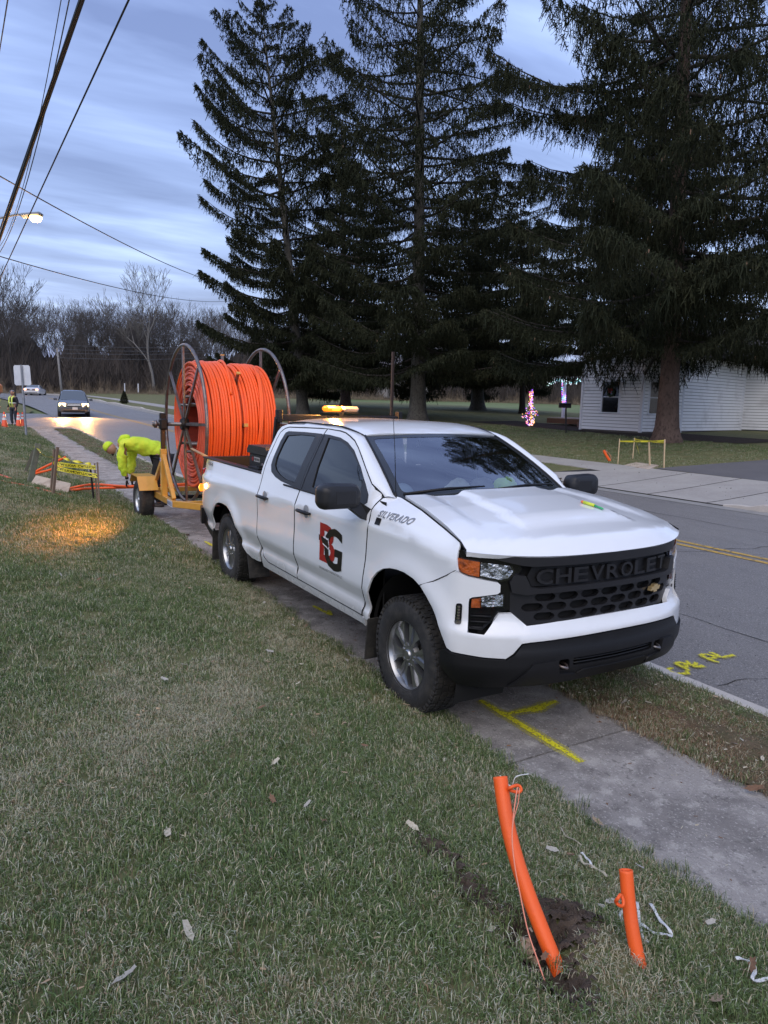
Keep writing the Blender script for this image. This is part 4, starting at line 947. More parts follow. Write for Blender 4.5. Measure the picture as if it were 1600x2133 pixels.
# driveway apron: four cast panels, flush with the gutter
apron = bpy.data.objects.new('driveway_apron', None); COL.objects.link(apron); props(apron, kind='structure'); ORI[apron.name] = Vector((0, 0, 0))
M_apr = layered('apron_concrete', (0.360, 0.340, 0.310), [(.8, (0.290, 0.270, 0.250), .42, .62, .7), (14, (0.430, 0.410, 0.380), .52, .68, .5), (90, (0.170, 0.165, 0.160), .62, .75, .5)], rough=.88, bump=(90, .3))
ax = [-11.1, -9.5, -7.9, -6.3, -4.6]
def flare(x, t): return x+(-.9 if x < -9 else .9)*(1-t)*(1 if x in (ax[0], ax[-1]) else 0)
for i in range(4):
    V = []
    for u in np.linspace(0, 1, 5):
        for t in np.linspace(0, 1, 6):
            xa = flare(ax[i], t)+.02; xb = flare(ax[i+1], t)-.02; x = xa+(xb-xa)*u; y = float(yfar(x))+.345+3.65*t; V.append((x, y, float(H(x, y))+.032))
    F = [(a*6+b, (a+1)*6+b, (a+1)*6+b+1, a*6+b+1) for a in range(4) for b in range(5)]
    mb = MB(); mb.add(V, F); obj('apron_panel', mb, M_apr, apron, smooth=True)
sheet('apron_joints', spaced((-11.9, -4.0, .5)), np.linspace(10.95, 14.5, 12), M_seam, dz=.012, parent=apron)
fw = bpy.data.objects.new('far_sidewalk', None); COL.objects.link(fw); props(fw, kind='structure'); ORI[fw.name] = Vector((0, 0, 0))
for k in range(0, 44):
    for x0, sg in ((-11.2, -1), (-4.5, 1)):
        if sg > 0 and k > 12: continue
        a = x0+sg*k*1.5; b = a+sg*1.5; 
        if a < -75: continue
        V = []; xs2 = (min(a, b)+.01, max(a, b)-.01)
        for x in xs2:
            for t in (0, 1):
                y = float(yfar(x))+2.6+1.4*t; V.append((x, y, float(H(x, y))+.035))
        for x in xs2:
            for t in (0, 1):
                y = float(yfar(x))+2.6+1.4*t; V.append((x, y, float(H(x, y))-.05))
        mb = MB(); mb.add(V, [(0, 2, 3, 1), (0, 4, 6, 2), (2, 6, 7, 3), (3, 7, 5, 1), (1, 5, 4, 0)]); obj('slab', mb, M_apr, fw)
sheet('far_walk', spaced((-190, -75, 5)), [0, 1], M_apr, yfn=(lambda X: yfar(X)+2.6, lambda X: yfar(X)+4.0), dz=.03)
M_drive = layered('driveway_asphalt', (0.114, 0.110, 0.114), [(.6, (0.148, 0.144, 0.148), .4, .65, .7), (60, (0.228, 0.228, 0.228), .6, .72, .6)], rough=.8, bump=(120, .4))
def skew_sheet():
    V = []; ys = spaced((14.55, 40, 1.0)); us = np.linspace(0, 1, 12)
    for y in ys:
        xa = -10.6+.46*(y-14.8); xb = -4.6+.30*(y-14.8)
        for u in us: x = xa+(xb-xa)*u; V.append((x, y, float(H(x, y))+.034))
    F = [(i*12+j, i*12+j+1, (i+1)*12+j+1, (i+1)*12+j) for i in range(len(ys)-1) for j in range(11)]; mb = MB(); mb.add(V, F); obj('driveway', mb, M_drive, kind='structure', smooth=True)
skew_sheet()
sheet('far_lawn', spaced((-190, -60, 5), (-60, -5.0, 1)), np.linspace(0, 1, 40)**1.6, M_lawn, yfn=(lambda X: yfar(X)+4.0, lambda X: yfar(X)+34), dz=.012)
sheet('far_lawn', spaced((-5.0, 40, 2)), np.linspace(0, 1, 14), M_lawn, yfn=(lambda X: yfar(X)+4.0, lambda X: yfar(X)+34), dz=.012)
# mulch bed in front of the house, under the big spruce
M_mulch = layered('mulch', (.030, .020, .015), [(14, (.055, .038, .028), .45, .7, .8), (50, (.012, .008, .006), .5, .7, .7)], rough=.98, bump=(40, 1))
sheet('mulch_bed', spaced((-29, -12.4, .6)), np.linspace(0, 1, 8), M_mulch, yfn=(lambda X: 21.0+.15*np.sin(X*1.3)-.9*np.exp(-((X+16)/2.2)**2), lambda X: 24.5+0*X), dz=.03)
# side street
sheet('side_street', spaced((-50.5, -35.1, .8)), spaced((-40, -2, 2), (-2, 1.42, .5)), M_asph, dz=.004)
sheet('side_street_walk', spaced((-36.4, -35.0, .35)), spaced((-8, 1.2, .6)), M_conc, dz=.02)
sheet('corner_lawn', spaced((-66, -50.5, 1.5)), np.linspace(0, 1, 8), M_lawn, yfn=(lambda X: -30+0*X, lambda X: ynear(X)-.55-.12*np.clip(X+56, 0, 6)), dz=.03)
sheet('side_lawn', spaced((-190, -66, 5)), np.linspace(0, 1, 8), M_lawn, yfn=(lambda X: ynear(X)-60, lambda X: ynear(X)-.4), dz=.02)
# cracks in the slabs and the road
def crack(name, a, b, w, wob, seed, lift):
    rr = random.Random(seed); n = 40; V = []; d = Vector((b[0]-a[0], b[1]-a[1], 0)); nn = Vector((-d.y, d.x, 0)).normalized(); o = 0
    for i in range(n+1):
        o = o*.86+rr.gauss(0, wob); p = Vector((a[0], a[1], 0))+d*(i/n)+nn*o; ww = w*rr.uniform(.4, 1.2)
        for s_ in (-1, 1): q = p+nn*s_*ww/2; V.append((q.x, q.y, float(H(q.x, q.y if abs(p.y) > 1 else 0))+lift))
    mb = MB(); mb.add(V, [(2*i, 2*i+1, 2*i+3, 2*i+2) for i in range(n)]); obj(name, mb, M_seam, kind='structure')
crack('slab_crack', (-4.4, .2), (-4.1, -.9), .008, .01, 3, .022); crack('slab_crack', (-6.2, -.9), (-5.6, .2), .008, .01, 4, .022)
crack('road_crack', (-9, 2.4), (4, 2.9), .012, .03, 5, .011); crack('road_crack', (-14, 8.6), (2, 8.2), .02, .05, 6, .011); crack('road_crack', (-3.2, 3.2), (-2.2, 8.6), .015, .04, 7, .011); crack('road_crack', (-30, 5.2), (-12, 4.6), .03, .05, 8, .011); crack('road_crack', (.6, 1.5), (1.5, 5.8), .010, .03, 9, .011)
crack('gutter_seam', (-12, 1.43), (6, 1.43), .022, .003, 10, .012)
# spray paint on the slabs
M_spray = mat('yellow_spray', (.66, .60, .02), rough=.7); 
def speckle(m, lo=.42, hi=.60, sc=70):
    t = m.node_tree; b = t.nodes['Principled BSDF']; tcn = t.nodes.new('ShaderNodeTexCoord'); n = t.nodes.new('ShaderNodeTexNoise'); n.inputs['Scale'].default_value = sc; n.inputs['Detail'].default_value = 4
    mr = t.nodes.new('ShaderNodeMapRange'); mr.inputs[1].default_value = lo; mr.inputs[2].default_value = hi; mr.inputs[3].default_value = 1; mr.inputs[4].default_value = 0
    t.links.new(tcn.outputs['Object'], n.inputs[0]); t.links.new(n.outputs[0], mr.inputs[0]); t.links.new(mr.outputs[0], b.inputs['Alpha'])
speckle(M_spray, .50, .66)
M_spray2 = mat('yellow_spray_dust', (.60, .54, .06), rough=.8); speckle(M_spray2, .36, .56, 160)
def stroke(name, pix, w, m=M_spray, dz=.020, label=None, cat=None, parent=None, taper=True):
    P = [gp(*p) for p in pix]; Q = []
    for i in range(len(P)-1):
        n = max(1, int((P[i+1]-P[i]).length/.05))
        for k in range(n): Q.append(P[i].lerp(P[i+1], k/n))
    Q.append(P[-1]); mb = MB(); V = []; rj = random.Random(len(Q))
    for i, p in enumerate(Q):
        t = (Q[min(i+1, len(Q)-1)]-Q[max(i-1, 0)]); t.z = 0; t.normalize(); nn = Vector((-t.y, t.x, 0)); ww = w*(.5+.5*min(1, 2.5*min(i, len(Q)-1-i)/max(1, len(Q)-1)+.35))*rj.uniform(.85, 1.15)
        z = float(H(p.x, p.y)); 
        for s in (-1, 1): V.append((p.x+nn.x*s*ww/2, p.y+nn.y*s*ww/2, z+dz))
    mb.add(V, [(2*i, 2*i+1, 2*i+3, 2*i+2) for i in range(len(Q)-1)]); return obj(name, mb, m, parent, label=label, cat=cat)
def marking(name, label, strokes, w, dz=.020, w2=None):
    p0 = gp(*strokes[0][0]); t = thing(name, label, 'paint mark', p0)
    for s in strokes:
        stroke('spray_stroke', s, w, parent=t, dz=dz)
        if w2: stroke('spray_dust', s, w*w2, m=M_spray2, parent=t, dz=dz-.002)
    return t
marking('paint_mark', 'yellow sprayed T shaped locate mark on the sidewalk in front of the pickup bumper', [[(1000, 1464), (1060, 1500), (1120, 1537), (1170, 1568), (1212, 1595)], [(1055, 1493), (1105, 1484), (1160, 1466)], [(1105, 1488), (1135, 1480)]], .050, w2=2.3)
marking('paint_mark', 'yellow sprayed arrow under the pickup by the rear door', [[(652, 1266), (690, 1286)], [(690, 1286), (684, 1276)]], .045, dz=.022)
marking('paint_mark', 'short yellow sprayed dash on the sidewalk behind the rear wheel', [[(427, 1131), (450, 1144)]], .05, dz=.024)
cs = 8.0
def cp(l): return [(1360+a/cs, 1340+b/cs) for a, b in l]
marking('paint_lettering', 'yellow hand sprayed letters CPE PL across the curb and asphalt right of the bumper', [
    cp([(345, 455), (290, 452), (245, 480), (290, 520), (400, 542), (500, 548), (575, 540), (580, 520), (540, 500)]),
    cp([(600, 495), (560, 470), (470, 420), (400, 390), (400, 365), (450, 358), (520, 375), (560, 410), (550, 440), (500, 430)]),
    cp([(560, 325), (590, 360), (590, 390), (640, 405), (700, 400), (720, 370), (680, 350)]), cp([(640, 405), (700, 425), (770, 430), (830, 420), (790, 400)]),
    cp([(1105, 355), (1050, 345), (950, 305), (850, 265), (800, 235), (830, 218), (900, 222), (990, 240), (1040, 265), (1010, 285), (940, 285)]),
    cp([(930, 190), (980, 192), (1050, 225), (1110, 262), (1170, 270), (1250, 250), (1340, 238), (1300, 215)])], .035, dz=.020, w2=1.8)
M_wspray = mat('white_spray', (.6, .6, .6), rough=.8); speckle(M_wspray, .45, .62, 60)
t = thing('paint_mark', 'faint white sprayed marks on the sidewalk beside the trailer wheel', 'paint mark', gp(350, 1090))
for s in ([(328, 1086), (360, 1078)], [(322, 1083), (335, 1092)], [(345, 1094), (362, 1088)]): stroke('spray_stroke', s, .05, m=M_wspray, parent=t, dz=.024)
# ================================================================== conduit reel trailer
M_cy = mat('trailer_yellow', (.62, .33, .06), rough=.35, coat=.4, noise=(5, (.48, .24, .05), .45, .8))
M_org = mat('orange_conduit', (.90, .125, .018), rough=.42, spec=.4, noise=(4, (.80, .12, .03), .4, .75), bump=(70, .06))
M_orgd = mat('orange_conduit_faded', (.80, .14, .07), rough=.5, noise=(6, (.62, .11, .06), .4, .75))
def at_depth(px_, py_, P):
    """point on a line of sight at the same depth as P"""
    d = ray(px_, py_); dep = (np.array(P)-CAM)@CF; return Vector(CAM+d*dep)
YC = .12
tr = thing('reel_trailer', 'yellow single axle reel trailer hitched behind the white pickup', 'trailer', (-7.5, YC, 0))
RX, RZ, RR = -7.52, 1.625, 1.22; RY0, RY1 = -.447, .82
def beam(a, b, w=.075, h=.10, name='frame_beam', m=M_cy, par=None, bev=.006):
    a = Vector(a); b = Vector(b); d = b-a; q = d.to_track_quat('X', 'Z').to_matrix(); mb = MB(); mb.box((a+b)/2, (d.length, w, h), rot=q, bev=bev); return obj(name, mb, m, par or tr)
yl_, yr_ = YC-.90, YC+.90
for y in (yl_, yr_):
    beam((-8.75, y, .46), (-6.86, y, .46)); beam((-6.90, y, .46), (-5.40, YC*.3+(y-YC)*.06, .50), name='tongue_beam')
    beam((-7.55, y, .50), (-7.55, y, 1.24), .09, .09, 'upright'); beam((-7.55, y, 1.15), (-7.55, y, 1.76), .066, .066, 'inner_post', mat('post_dark', (.05, .03, .02), rough=.4, metal=.4) if y == yl_ else M_blk)
    beam((-7.53, y-.0, 1.14), (-6.93, y, .52), .06, .075, 'brace'); beam((-7.57, y, 1.10), (-8.35, y, .52), .055, .065, 'brace')
beam((-6.90, yl_, .45), (-6.90, yr_, .45), .07, .08, 'cross_member'); beam((-8.72, yl_, .45), (-8.72, yr_, .45), .07, .08, 'cross_member'); beam((-8.35, yl_-.1, .36), (-8.35, yr_+.1, .36), .06, .06, 'axle', M_blk)
mb = MB(); mb.box((-5.28, 0, .53), (.28, .10, .09), bev=.02); mb.tube([(-5.45, 0, .42), (-5.45, 0, .85)], .03, n=10); obj('coupler', mb, M_steel, tr, smooth=False)
for y in (yl_, yr_):
    sg = -1 if y < YC else 1; yw = y+sg*.15
    mb = MB(); mb.add([(-8.72, yw-.15, .62), (-8.60, yw-.15, .755), (-8.12, yw-.15, .755), (-7.93, yw-.15, .545), (-8.72, yw+.15, .62), (-8.60, yw+.15, .755), (-8.12, yw+.15, .755), (-7.93, yw+.15, .545),
            (-8.72, yw-.15, .61), (-8.60, yw-.15, .743), (-8.125, yw-.15, .743), (-7.942, yw-.15, .54), (-8.72, yw+.15, .61), (-8.60, yw+.15, .743), (-8.125, yw+.15, .743), (-7.942, yw+.15, .54)],
           [(0, 1, 5, 4), (1, 2, 6, 5), (2, 3, 7, 6), (8, 12, 13, 9), (9, 13, 14, 10), (10, 14, 15, 11), (3, 11, 15, 7), (0, 8, 9, 1), (1, 9, 10, 2), (2, 10, 11, 3), (4, 5, 13, 12), (5, 6, 14, 13), (6, 7, 15, 14)])
    obj('fender', mb, M_cy, tr)
    beam((-8.3, y, .56), (-8.3, yw, .74), .04, .03, 'fender_bracket')
TW = bake_parts(make_wheel('wheel', R=.34, W_=.225, rimR=.195, spokes=5, rimmat=mat('white_rim', (.55, .58, .62), rough=.25, metal=.5), tread=False))
for y in (yl_, yr_):
    sg = -1 if y < YC else 1; put_wheel(tr, (-8.35, y+sg*.15, .345), sg, TW, spin=.3)
# plate with writing on the frame corner, flag sticker on the upright
mb = MB(); mb.box((-7.02, yl_-.043, .455), (.30, .004, .085)); pl = obj('name_plate', mb, mat('plate_white', (.60, .62, .68), rough=.4), tr)
text_on('plate_text', 'REELS', lambda u, v, d: Vector((-7.15+u, yl_-.047, .43+v)), mat('plate_blue', (.03, .05, .22), rough=.4), pl, .26, .05, depth=.001)
mb = MB(); mb.box((-7.55, yl_-.048, 1.07), (.085, .003, .055)); fl = obj('flag_sticker', mb, mat('sticker_white', (.75, .75, .75), rough=.4), tr)
mb = MB(); mb.box((-7.567, yl_-.051, 1.082), (.042, .002, .030)); obj('flag_canton', mb, mat('sticker_blue', (.03, .05, .30), rough=.4), fl)
for k in range(3):
    mb = MB(); mb.box((-7.55, yl_-.0505, 1.05+k*.017), (.083, .001, .007)); obj('flag_stripe', mb, M_red, fl)
# bearing block and shaft
mb = MB(); mb.tube([(RX, yl_-.16, RZ), (RX, yr_+.16, RZ)], .030, n=12); mb.lathe([(0, -.02), (.06, -.02), (.06, .02), (0, .02)], 'y', (RX, yl_-.12, RZ), n=14); obj('shaft', mb, M_steel, tr, smooth=True)
for y in (yl_, yr_):
    mb = MB(); mb.box((RX, y, RZ), (.14, .12, .17), bev=.02); mb.box((RX-.03, y, RZ+.12), (.07, .09, .10), bev=.01); obj('bearing_block', mb, M_blk, tr)
# the reel --------------------------------------------------------
reel = thing('conduit_reel', 'big steel reel wound full of orange conduit on the yellow trailer', 'cable reel', (RX, .2, RZ))
def ringpts(r, y, n=72, z0=RZ): return [(RX+r*math.cos(2*PI*k/n), y, z0+r*math.sin(2*PI*k/n)) for k in range(n+1)]
for y in (RY0, RY1):
    mb = MB(); mb.tube(ringpts(RR, y), .026, n=10, cap=False); obj('flange_ring', mb, M_steel, reel, smooth=True)
    for k in range(8):
        a = PI/4*k+.03; mb = MB(); c, s_ = math.cos(a), math.sin(a)
        rot = Matrix.Rotation(-a, 3, 'Y'); mb.box((RX+c*.66, y, RZ+s_*.66), (1.10, .032, .042), rot=rot); obj('spoke', mb, M_steel, reel)
    mb = MB(); mb.lathe([(.03, -.06), (.085, -.06), (.095, -.02), (.095, .05), (.05, .06)], 'y', (RX, y, RZ), n=20); mb.box((RX, y, RZ), (.20, .05, .20)); obj('reel_hub', mb, M_blk, reel)
for k in range(8):
    a = PI/4*k+.03; c, s_ = math.cos(a), math.sin(a); mb = MB(); mb.tube([(RX+c*.43, RY0, RZ+s_*.43), (RX+c*.43, RY1, RZ+s_*.43)], .022, n=8); obj('drum_bar', mb, M_steel, reel, smooth=True)
    mb = MB(); ym = .175; rot = Matrix.Rotation(-a, 3, 'Y'); mb.box((RX+c*.78, ym, RZ+s_*.78), (.64, .035, .045), rot=rot); o = obj('divider_arm', mb, M_steel, reel)
    mb = MB(); mb.box((RX+c*1.10, ym, RZ+s_*1.10), (.02, .06, .05), rot=rot, bev=.004); obj('arm_cap', mb, M_cy, o)
def torus(mb, r, y, tube=.0225, n=96, m=8, ph=0, wob=.006, yw=.006, rnd=None, squash=1.0):
    o = len(mb.v); a1, a2, a3 = rnd.uniform(0, 6), rnd.uniform(0, 6), rnd.uniform(0, 6)
    for k in range(n):
        a = 2*PI*k/n; rr = r+wob*math.sin(2*a+a1)+wob*.6*math.sin(5*a+a2); yy = y+yw*math.sin(a+a3)+yw*.5*math.sin(3*a+a1)
        rr -= .02*max(0, math.sin(a))*0
        for j in range(m):
            b = 2*PI*j/m; q = rr+tube*math.cos(b); mb.v.append((RX+q*math.cos(a), yy+tube*math.sin(b), RZ-.015+q*math.sin(a)))
    for k in range(n):
        for j in range(m):
            k2 = (k+1) % n; j2 = (j+1) % m; mb.f.append((o+k*m+j, o+k*m+j2, o+k2*m+j2, o+k2*m+j)); mb.m.append(0)
rc = random.Random(11)
def coil(y0, y1, nlay, top):
    n = int(round((y1-y0)/.0445))
    for i in range(n+1):
        y = y0+(y1-y0)*i/n
        e = .0 if 1 < i < n-1 else -.02
        mb = MB(); torus(mb, top+e+rc.uniform(-.006, .006), y, rnd=rc, wob=.004, yw=.005); obj('conduit_turn', mb, M_org, reel, smooth=True)
    # layers seen in the end face
    for ye in (y0, y1):
        for l in range(1, nlay):
            r = top-.0445*l; mb = MB(); torus(mb, r+rc.uniform(-.004, .004), ye+(.012 if l % 2 else -.004)*(1 if ye == y0 else -1)+rc.uniform(-.006, .006), n=72, m=7, rnd=rc, wob=.005, yw=.007); obj('conduit_turn', mb, M_orgd if ye == y0 else M_org, reel, smooth=True)
coil(-.350, .130, 12, .985); coil(.220, .700, 12, .965)
mb = MB(); mb.lathe([(.46, -.33), (.95, -.33), (.95, .11), (.46, .11), (.46, -.33)], 'y', (RX, 0, RZ-.015), n=48); mb.lathe([(.46, .24), (.93, .24), (.93, .68), (.46, .68), (.46, .24)], 'y', (RX, 0, RZ-.015), n=48); obj('inner_windings', mb, mat('deep_orange', (.30, .03, .012), rough=.7), reel)
# a few crossing turns on top so the winding is not perfect
for k in range(3):
    y0 = rc.uniform(-.25, .55); a0 = rc.uniform(-.6, .8); mb = MB(); mb.tube([(RX+1.02*math.cos(a), y0+.10*(a-a0), RZ-.015+1.02*math.sin(a)) for a in np.linspace(a0, a0+1.5, 20)], .021, n=8); obj('conduit_turn', mb, M_org, reel, smooth=True)
# conduits leaving the reel to the worker's hands and into the ground
def fixpath(pix, depths=None, base=None):
    P = []
    for i, p in enumerate(pix):
        g = gp(*p); P.append(g)
    return P
def smooth_path(P, n=8):
    P = [Vector(p) for p in P]; o = []
    for i in range(len(P)-1):
        a = P[max(i-1, 0)]; b = P[i]; c = P[i+1]; d = P[min(i+2, len(P)-1)]
        for k in range(n):
            t = k/n; o.append(.5*((2*b)+(c-a)*t+(2*a-5*b+4*c-d)*t*t+(-a+3*b-3*c+d)*t**3))
    o.append(P[-1]); return o
def pipe(name, P, r, m, label, cat, group=None, n=12, hollow=True, extra=None):
    P = smooth_path(P); base = min((P[0], P[-1]), key=lambda p: p.z); mb = MB(); mb.tube(P, r, n=n, cap=not hollow)
    if hollow:
        mb2 = MB(); mb2.tube(P, r*.82, n=n, cap=False); o = len(mb.v); mb.v += mb2.v; mb.f += [tuple(i+o for i in f[::-1]) for f in mb2.f]; mb.m += mb2.m
        for e, s_ in ((0, 1), (len(P)-1, -1)):
            a = e*n; b = o+e*n; mb.f += [((a+j), (b+j), (b+(j+1) % n), (a+(j+1) % n))[::s_] for j in range(n)]; mb.m += [0]*n
    return obj(name, mb, m, origin=base, smooth=True, label=label, cat=cat, group=group)
def up(p, dz): return Vector((p[0], p[1], p[2]+dz))
pipe('conduit', [up(gp(-60, 1000), .03), up(gp(0, 1006), .03), up(gp(75, 1021), .03), up(gp(150, 1042), .03)], .024, M_orgd, 'faded orange conduit lying on the lawn in front of the caution tape stakes', 'conduit')
pipe('conduit', [up(gp(-60, 980), .03), up(gp(0, 994), .03), up(gp(22, 1001), .03)], .027, M_orgd, 'short orange conduit end at the left edge left of the leaning stakes', 'conduit')
pipe('conduit', [up(gp(-50, 975), .02), up(gp(22, 991), .02)], .012, mat('tan_conduit', (.45, .22, .13), rough=.6), 'thin tan conduit lying behind the short orange end at the left', 'conduit')
hb = gp(66, 992)
pipe('conduit', [hb-Vector((0, 0, .15)), at_depth(70, 986, hb), at_depth(103, 968, hb), at_depth(137, 952, hb)], .024, M_org, 'upper of two orange conduits rising from the hole by the leaning board', 'conduit')
pipe('conduit', [hb-Vector((.05, 0, .17)), at_depth(68, 990, hb), at_depth(103, 979, hb), at_depth(132, 970, hb)], .024, M_org, 'lower of two orange conduits rising from the hole by the leaning board', 'conduit')
WB = Vector((-9.6, -.35, 0)); Wf = Vector((-.503, -.864, 0)); Wn = Vector((.864, -.503, 0))
def wj(a, b, c): return WB+Wf*a+Wn*b+Vector((0, 0, c))
h1 = wj(.60, .14, .40); h2 = wj(.60, -.05, .36)
pipe('conduit', [up(gp(138, 1022), .02), at_depth(165, 1013, gp(165, 1028)), at_depth(200, 1009, gp(200, 1030)), h1, wj(.2, .05, .42), Vector((-9.0, -.1, .50)), Vector((-8.4, .2, .64))], .023, M_org, 'orange conduit running from the board hole into the near hand of the bending worker', 'conduit')
pipe('conduit', [up(gp(138, 1026), .02), at_depth(165, 1019, gp(165, 1032)), at_depth(200, 1017, gp(200, 1034)), h2, wj(.2, -.12, .38), Vector((-9.1, .1, .46)), Vector((-8.4, .35, .62))], .023, M_org, 'orange conduit running from the board hole under the far hand of the bending worker', 'conduit')
mb = MB(); mb.tube(smooth_path([(-7.0, .3, .62), (-6.7, .1, .60), (-6.3, -.1, .45), (-5.9, 0, .35)]), .022, n=8); obj('conduit_tail', mb, M_orgd, reel, smooth=True)
# front conduits
def lerp_depth(pix, d0, d1):
    P = []
    for i, p in enumerate(pix):
        t = i/(len(pix)-1); P.append(Vector(CAM+ray(*p)*(d0+(d1-d0)*t)))
    return P
b1 = gp(1180, 2072); D1 = float((np.array(b1)-CAM)@CF)
P1 = lerp_depth([(1196, 2110), (1185, 2078), (1162, 2020), (1130, 1940), (1100, 1862), (1073, 1780), (1054, 1700), (1042, 1618)], D1*1.00, D1*1.17)
pipe('conduit_stub', P1, .0262, M_org, 'long bent orange conduit standing out of the muddy hole in the lawn', 'conduit', n=20)
sm_ = [p for p in smooth_path(P1)]; k_ = len(sm_)//7; mb = MB(); mb.tube(sm_[k_+1:k_+7], [.0264, .0268, .0268, .0266, .0264, .0262], n=20, cap=False)
b2 = gp(1345, 2062); D2 = float((np.array(b2)-CAM)@CF)
P2 = lerp_depth([(1352, 2090), (1343, 2055), (1330, 2000), (1318, 1940), (1310, 1880), (1304, 1812)], D2*1.0, D2*1.05)
pipe('conduit_stub', P2, .0232, M_org, 'shorter straight orange conduit standing in the grass near the right edge', 'conduit', n=20)
for nm, C, r, lab in (('cut_ring', Vector(CAM+ray(1073, 1643)*(D1*1.15)), .020, 'orange cut conduit ring hanging at the top of the tall stub'), ('cut_ring', Vector(CAM+ray(1291, 1876)*(D2*1.02)), .017, 'small orange conduit ring stuck to the side of the shorter stub')):
    mb = MB(); ax_ = Vector(CF); uu = Vector(CR); vv = Vector(CU); tilt = .55 if r > .018 else 1.0
    mb.tube([C+uu*r*(1.1 if r > .018 else .7)*math.cos(a)+vv*r*tilt*math.sin(a)+ax_*.008*math.sin(a*2) for a in np.linspace(0, 2*PI, 25)], .006, n=6, cap=False); obj(nm, mb, M_org, origin=C, smooth=True, label=lab, cat='pipe ring')
M_str = mat('pull_string', (.80, .28, .18), rough=.7); M_tape = mat('pull_tape', (.66, .66, .63), rough=.7, noise=(120, (.35, .36, .38), .5, .7))
def string(name, pix, d0, d1, r, m, label, cat='string', flat=None):
    P = smooth_path(lerp_depth(pix, d0, d1), 6); mb = MB(); mb.tube(P, r, n=6, flat=flat); return obj(name, mb, m, origin=P[-1], smooth=True, label=label, cat=cat)
string('pull_string', [(1078, 1640), (1072, 1680), (1067, 1740), (1072, 1800), (1085, 1870), (1100, 1940), (1120, 2000), (1135, 2045)], D1*1.13, D1*.99, .0022, M_str, 'thin pink pull string hanging along the tall conduit stub')
string('pull_string', [(1082, 1642), (1080, 1670), (1072, 1700), (1068, 1725)], D1*1.13, D1*1.10, .0016, M_str, 'short loop of pink string under the cut ring of the tall stub')
string('tape_end', [(1042, 1616), (1052, 1628), (1066, 1637), (1075, 1618), (1102, 1612)], D1*1.165, D1*1.16, .0035, M_tape, 'frayed white tape end knotted at the mouth of the tall stub', flat=(1, .4))
def ground_ribbon(name, pix, w, m, label, cat='pull tape', lift=.055):
    P = smooth_path([up(gp(*p), lift) for p in pix], 6); V = []
    for i, p in enumerate(P):
        t = (P[min(i+1, len(P)-1)]-P[max(i-1, 0)]); t.normalize(); nn = Vector((-t.y, t.x, .25*math.sin(i*1.3))).normalized()
        for s_ in (-1, 1): V.append(p+nn*s_*w/2+Vector((0, 0, .004*math.sin(i*.9))))
    mb = MB(); mb.add(V, [(2*i, 2*i+1, 2*i+3, 2*i+2) for i in range(len(P)-1)]); n0 = len(mb.v)
    mb.add([v-Vector((0, 0, .002)) for v in V], [(2*i+2, 2*i+3, 2*i+1, 2*i) for i in range(len(P)-1)])
    return obj(name, mb, m, origin=P[0], smooth=True, label=label, cat=cat)
ground_ribbon('pull_tape', [(1352, 1908), (1375, 1945), (1396, 1974), (1368, 1972), (1330, 1952), (1300, 1925), (1290, 1935), (1303, 1958), (1330, 1968)], .012, M_tape, 'looped white pull tape lying beside the shorter conduit stub')
ground_ribbon('pull_tape', [(1325, 1905), (1332, 1960), (1338, 1985), (1350, 1992)], .010, M_tape, 'short white tape end tucked behind the shorter conduit stub')
ground_ribbon('pull_tape', [(1530, 2025), (1560, 2030), (1570, 2050), (1566, 2070), (1610, 2066)], .012, M_tape, 'white pull tape in the grass at the bottom right corner')
ground_ribbon('pull_tape', [(1205, 1805), (1215, 1822), (1240, 1832), (1262, 1850)], .011, mat('dry_husk', (.42, .38, .28), rough=.8), 'dry curled husk strip on the grass between the stubs and the slab')
ground_ribbon('pull_tape', [(1208, 1800), (1222, 1812), (1232, 1830)], .010, M_tape, 'short pale strip on the grass left of the dry husk')
ground_ribbon('dry_stalk', [(1165, 1745), (1180, 1765), (1210, 1782)], .006, mat('stalk', (.36, .32, .24), rough=.8), 'dry bent stalk on the grass right of the tall stub', 'stalk')
# hole, clods, stone
def rock(name, c, s, m, label=None, cat=None, seed=0, parent=None, flat=.7):
    r = random.Random(seed); V = []; F = []; n, k = 8, 5
    for i in range(k+1):
        th = PI*i/k
        for j in range(n):
            a = 2*PI*j/n; q = 1+r.uniform(-.22, .22); V.append((c[0]+s*q*math.sin(th)*math.cos(a), c[1]+s*.8*q*math.sin(th)*math.sin(a), c[2]+s*flat*q*math.cos(th)))
    for i in range(k):
        for j in range(n): F.append((i*n+j, (i+1)*n+j, (i+1)*n+(j+1) % n, i*n+(j+1) % n))
    mb = MB(); mb.add(V, F); return obj(name, mb, m, parent, origin=c, label=label, cat=cat, smooth=False)
M_rock = mat('sandstone', (.36, .25, .17), rough=.9, noise=(20, (.22, .17, .13), .4, .7), bump=(40, .6))
g = gp(1092, 1978); rock('rock', (g.x, g.y, g.z+.0), .040, M_rock, 'tan stone at the edge of the muddy hole', 'rock', 3, flat=.9)
g = gp(1112, 1990); rock('rock', (g.x, g.y, g.z-.02), .022, M_rock, 'small tan stone pressed against the tall conduit stub', 'rock', 4)
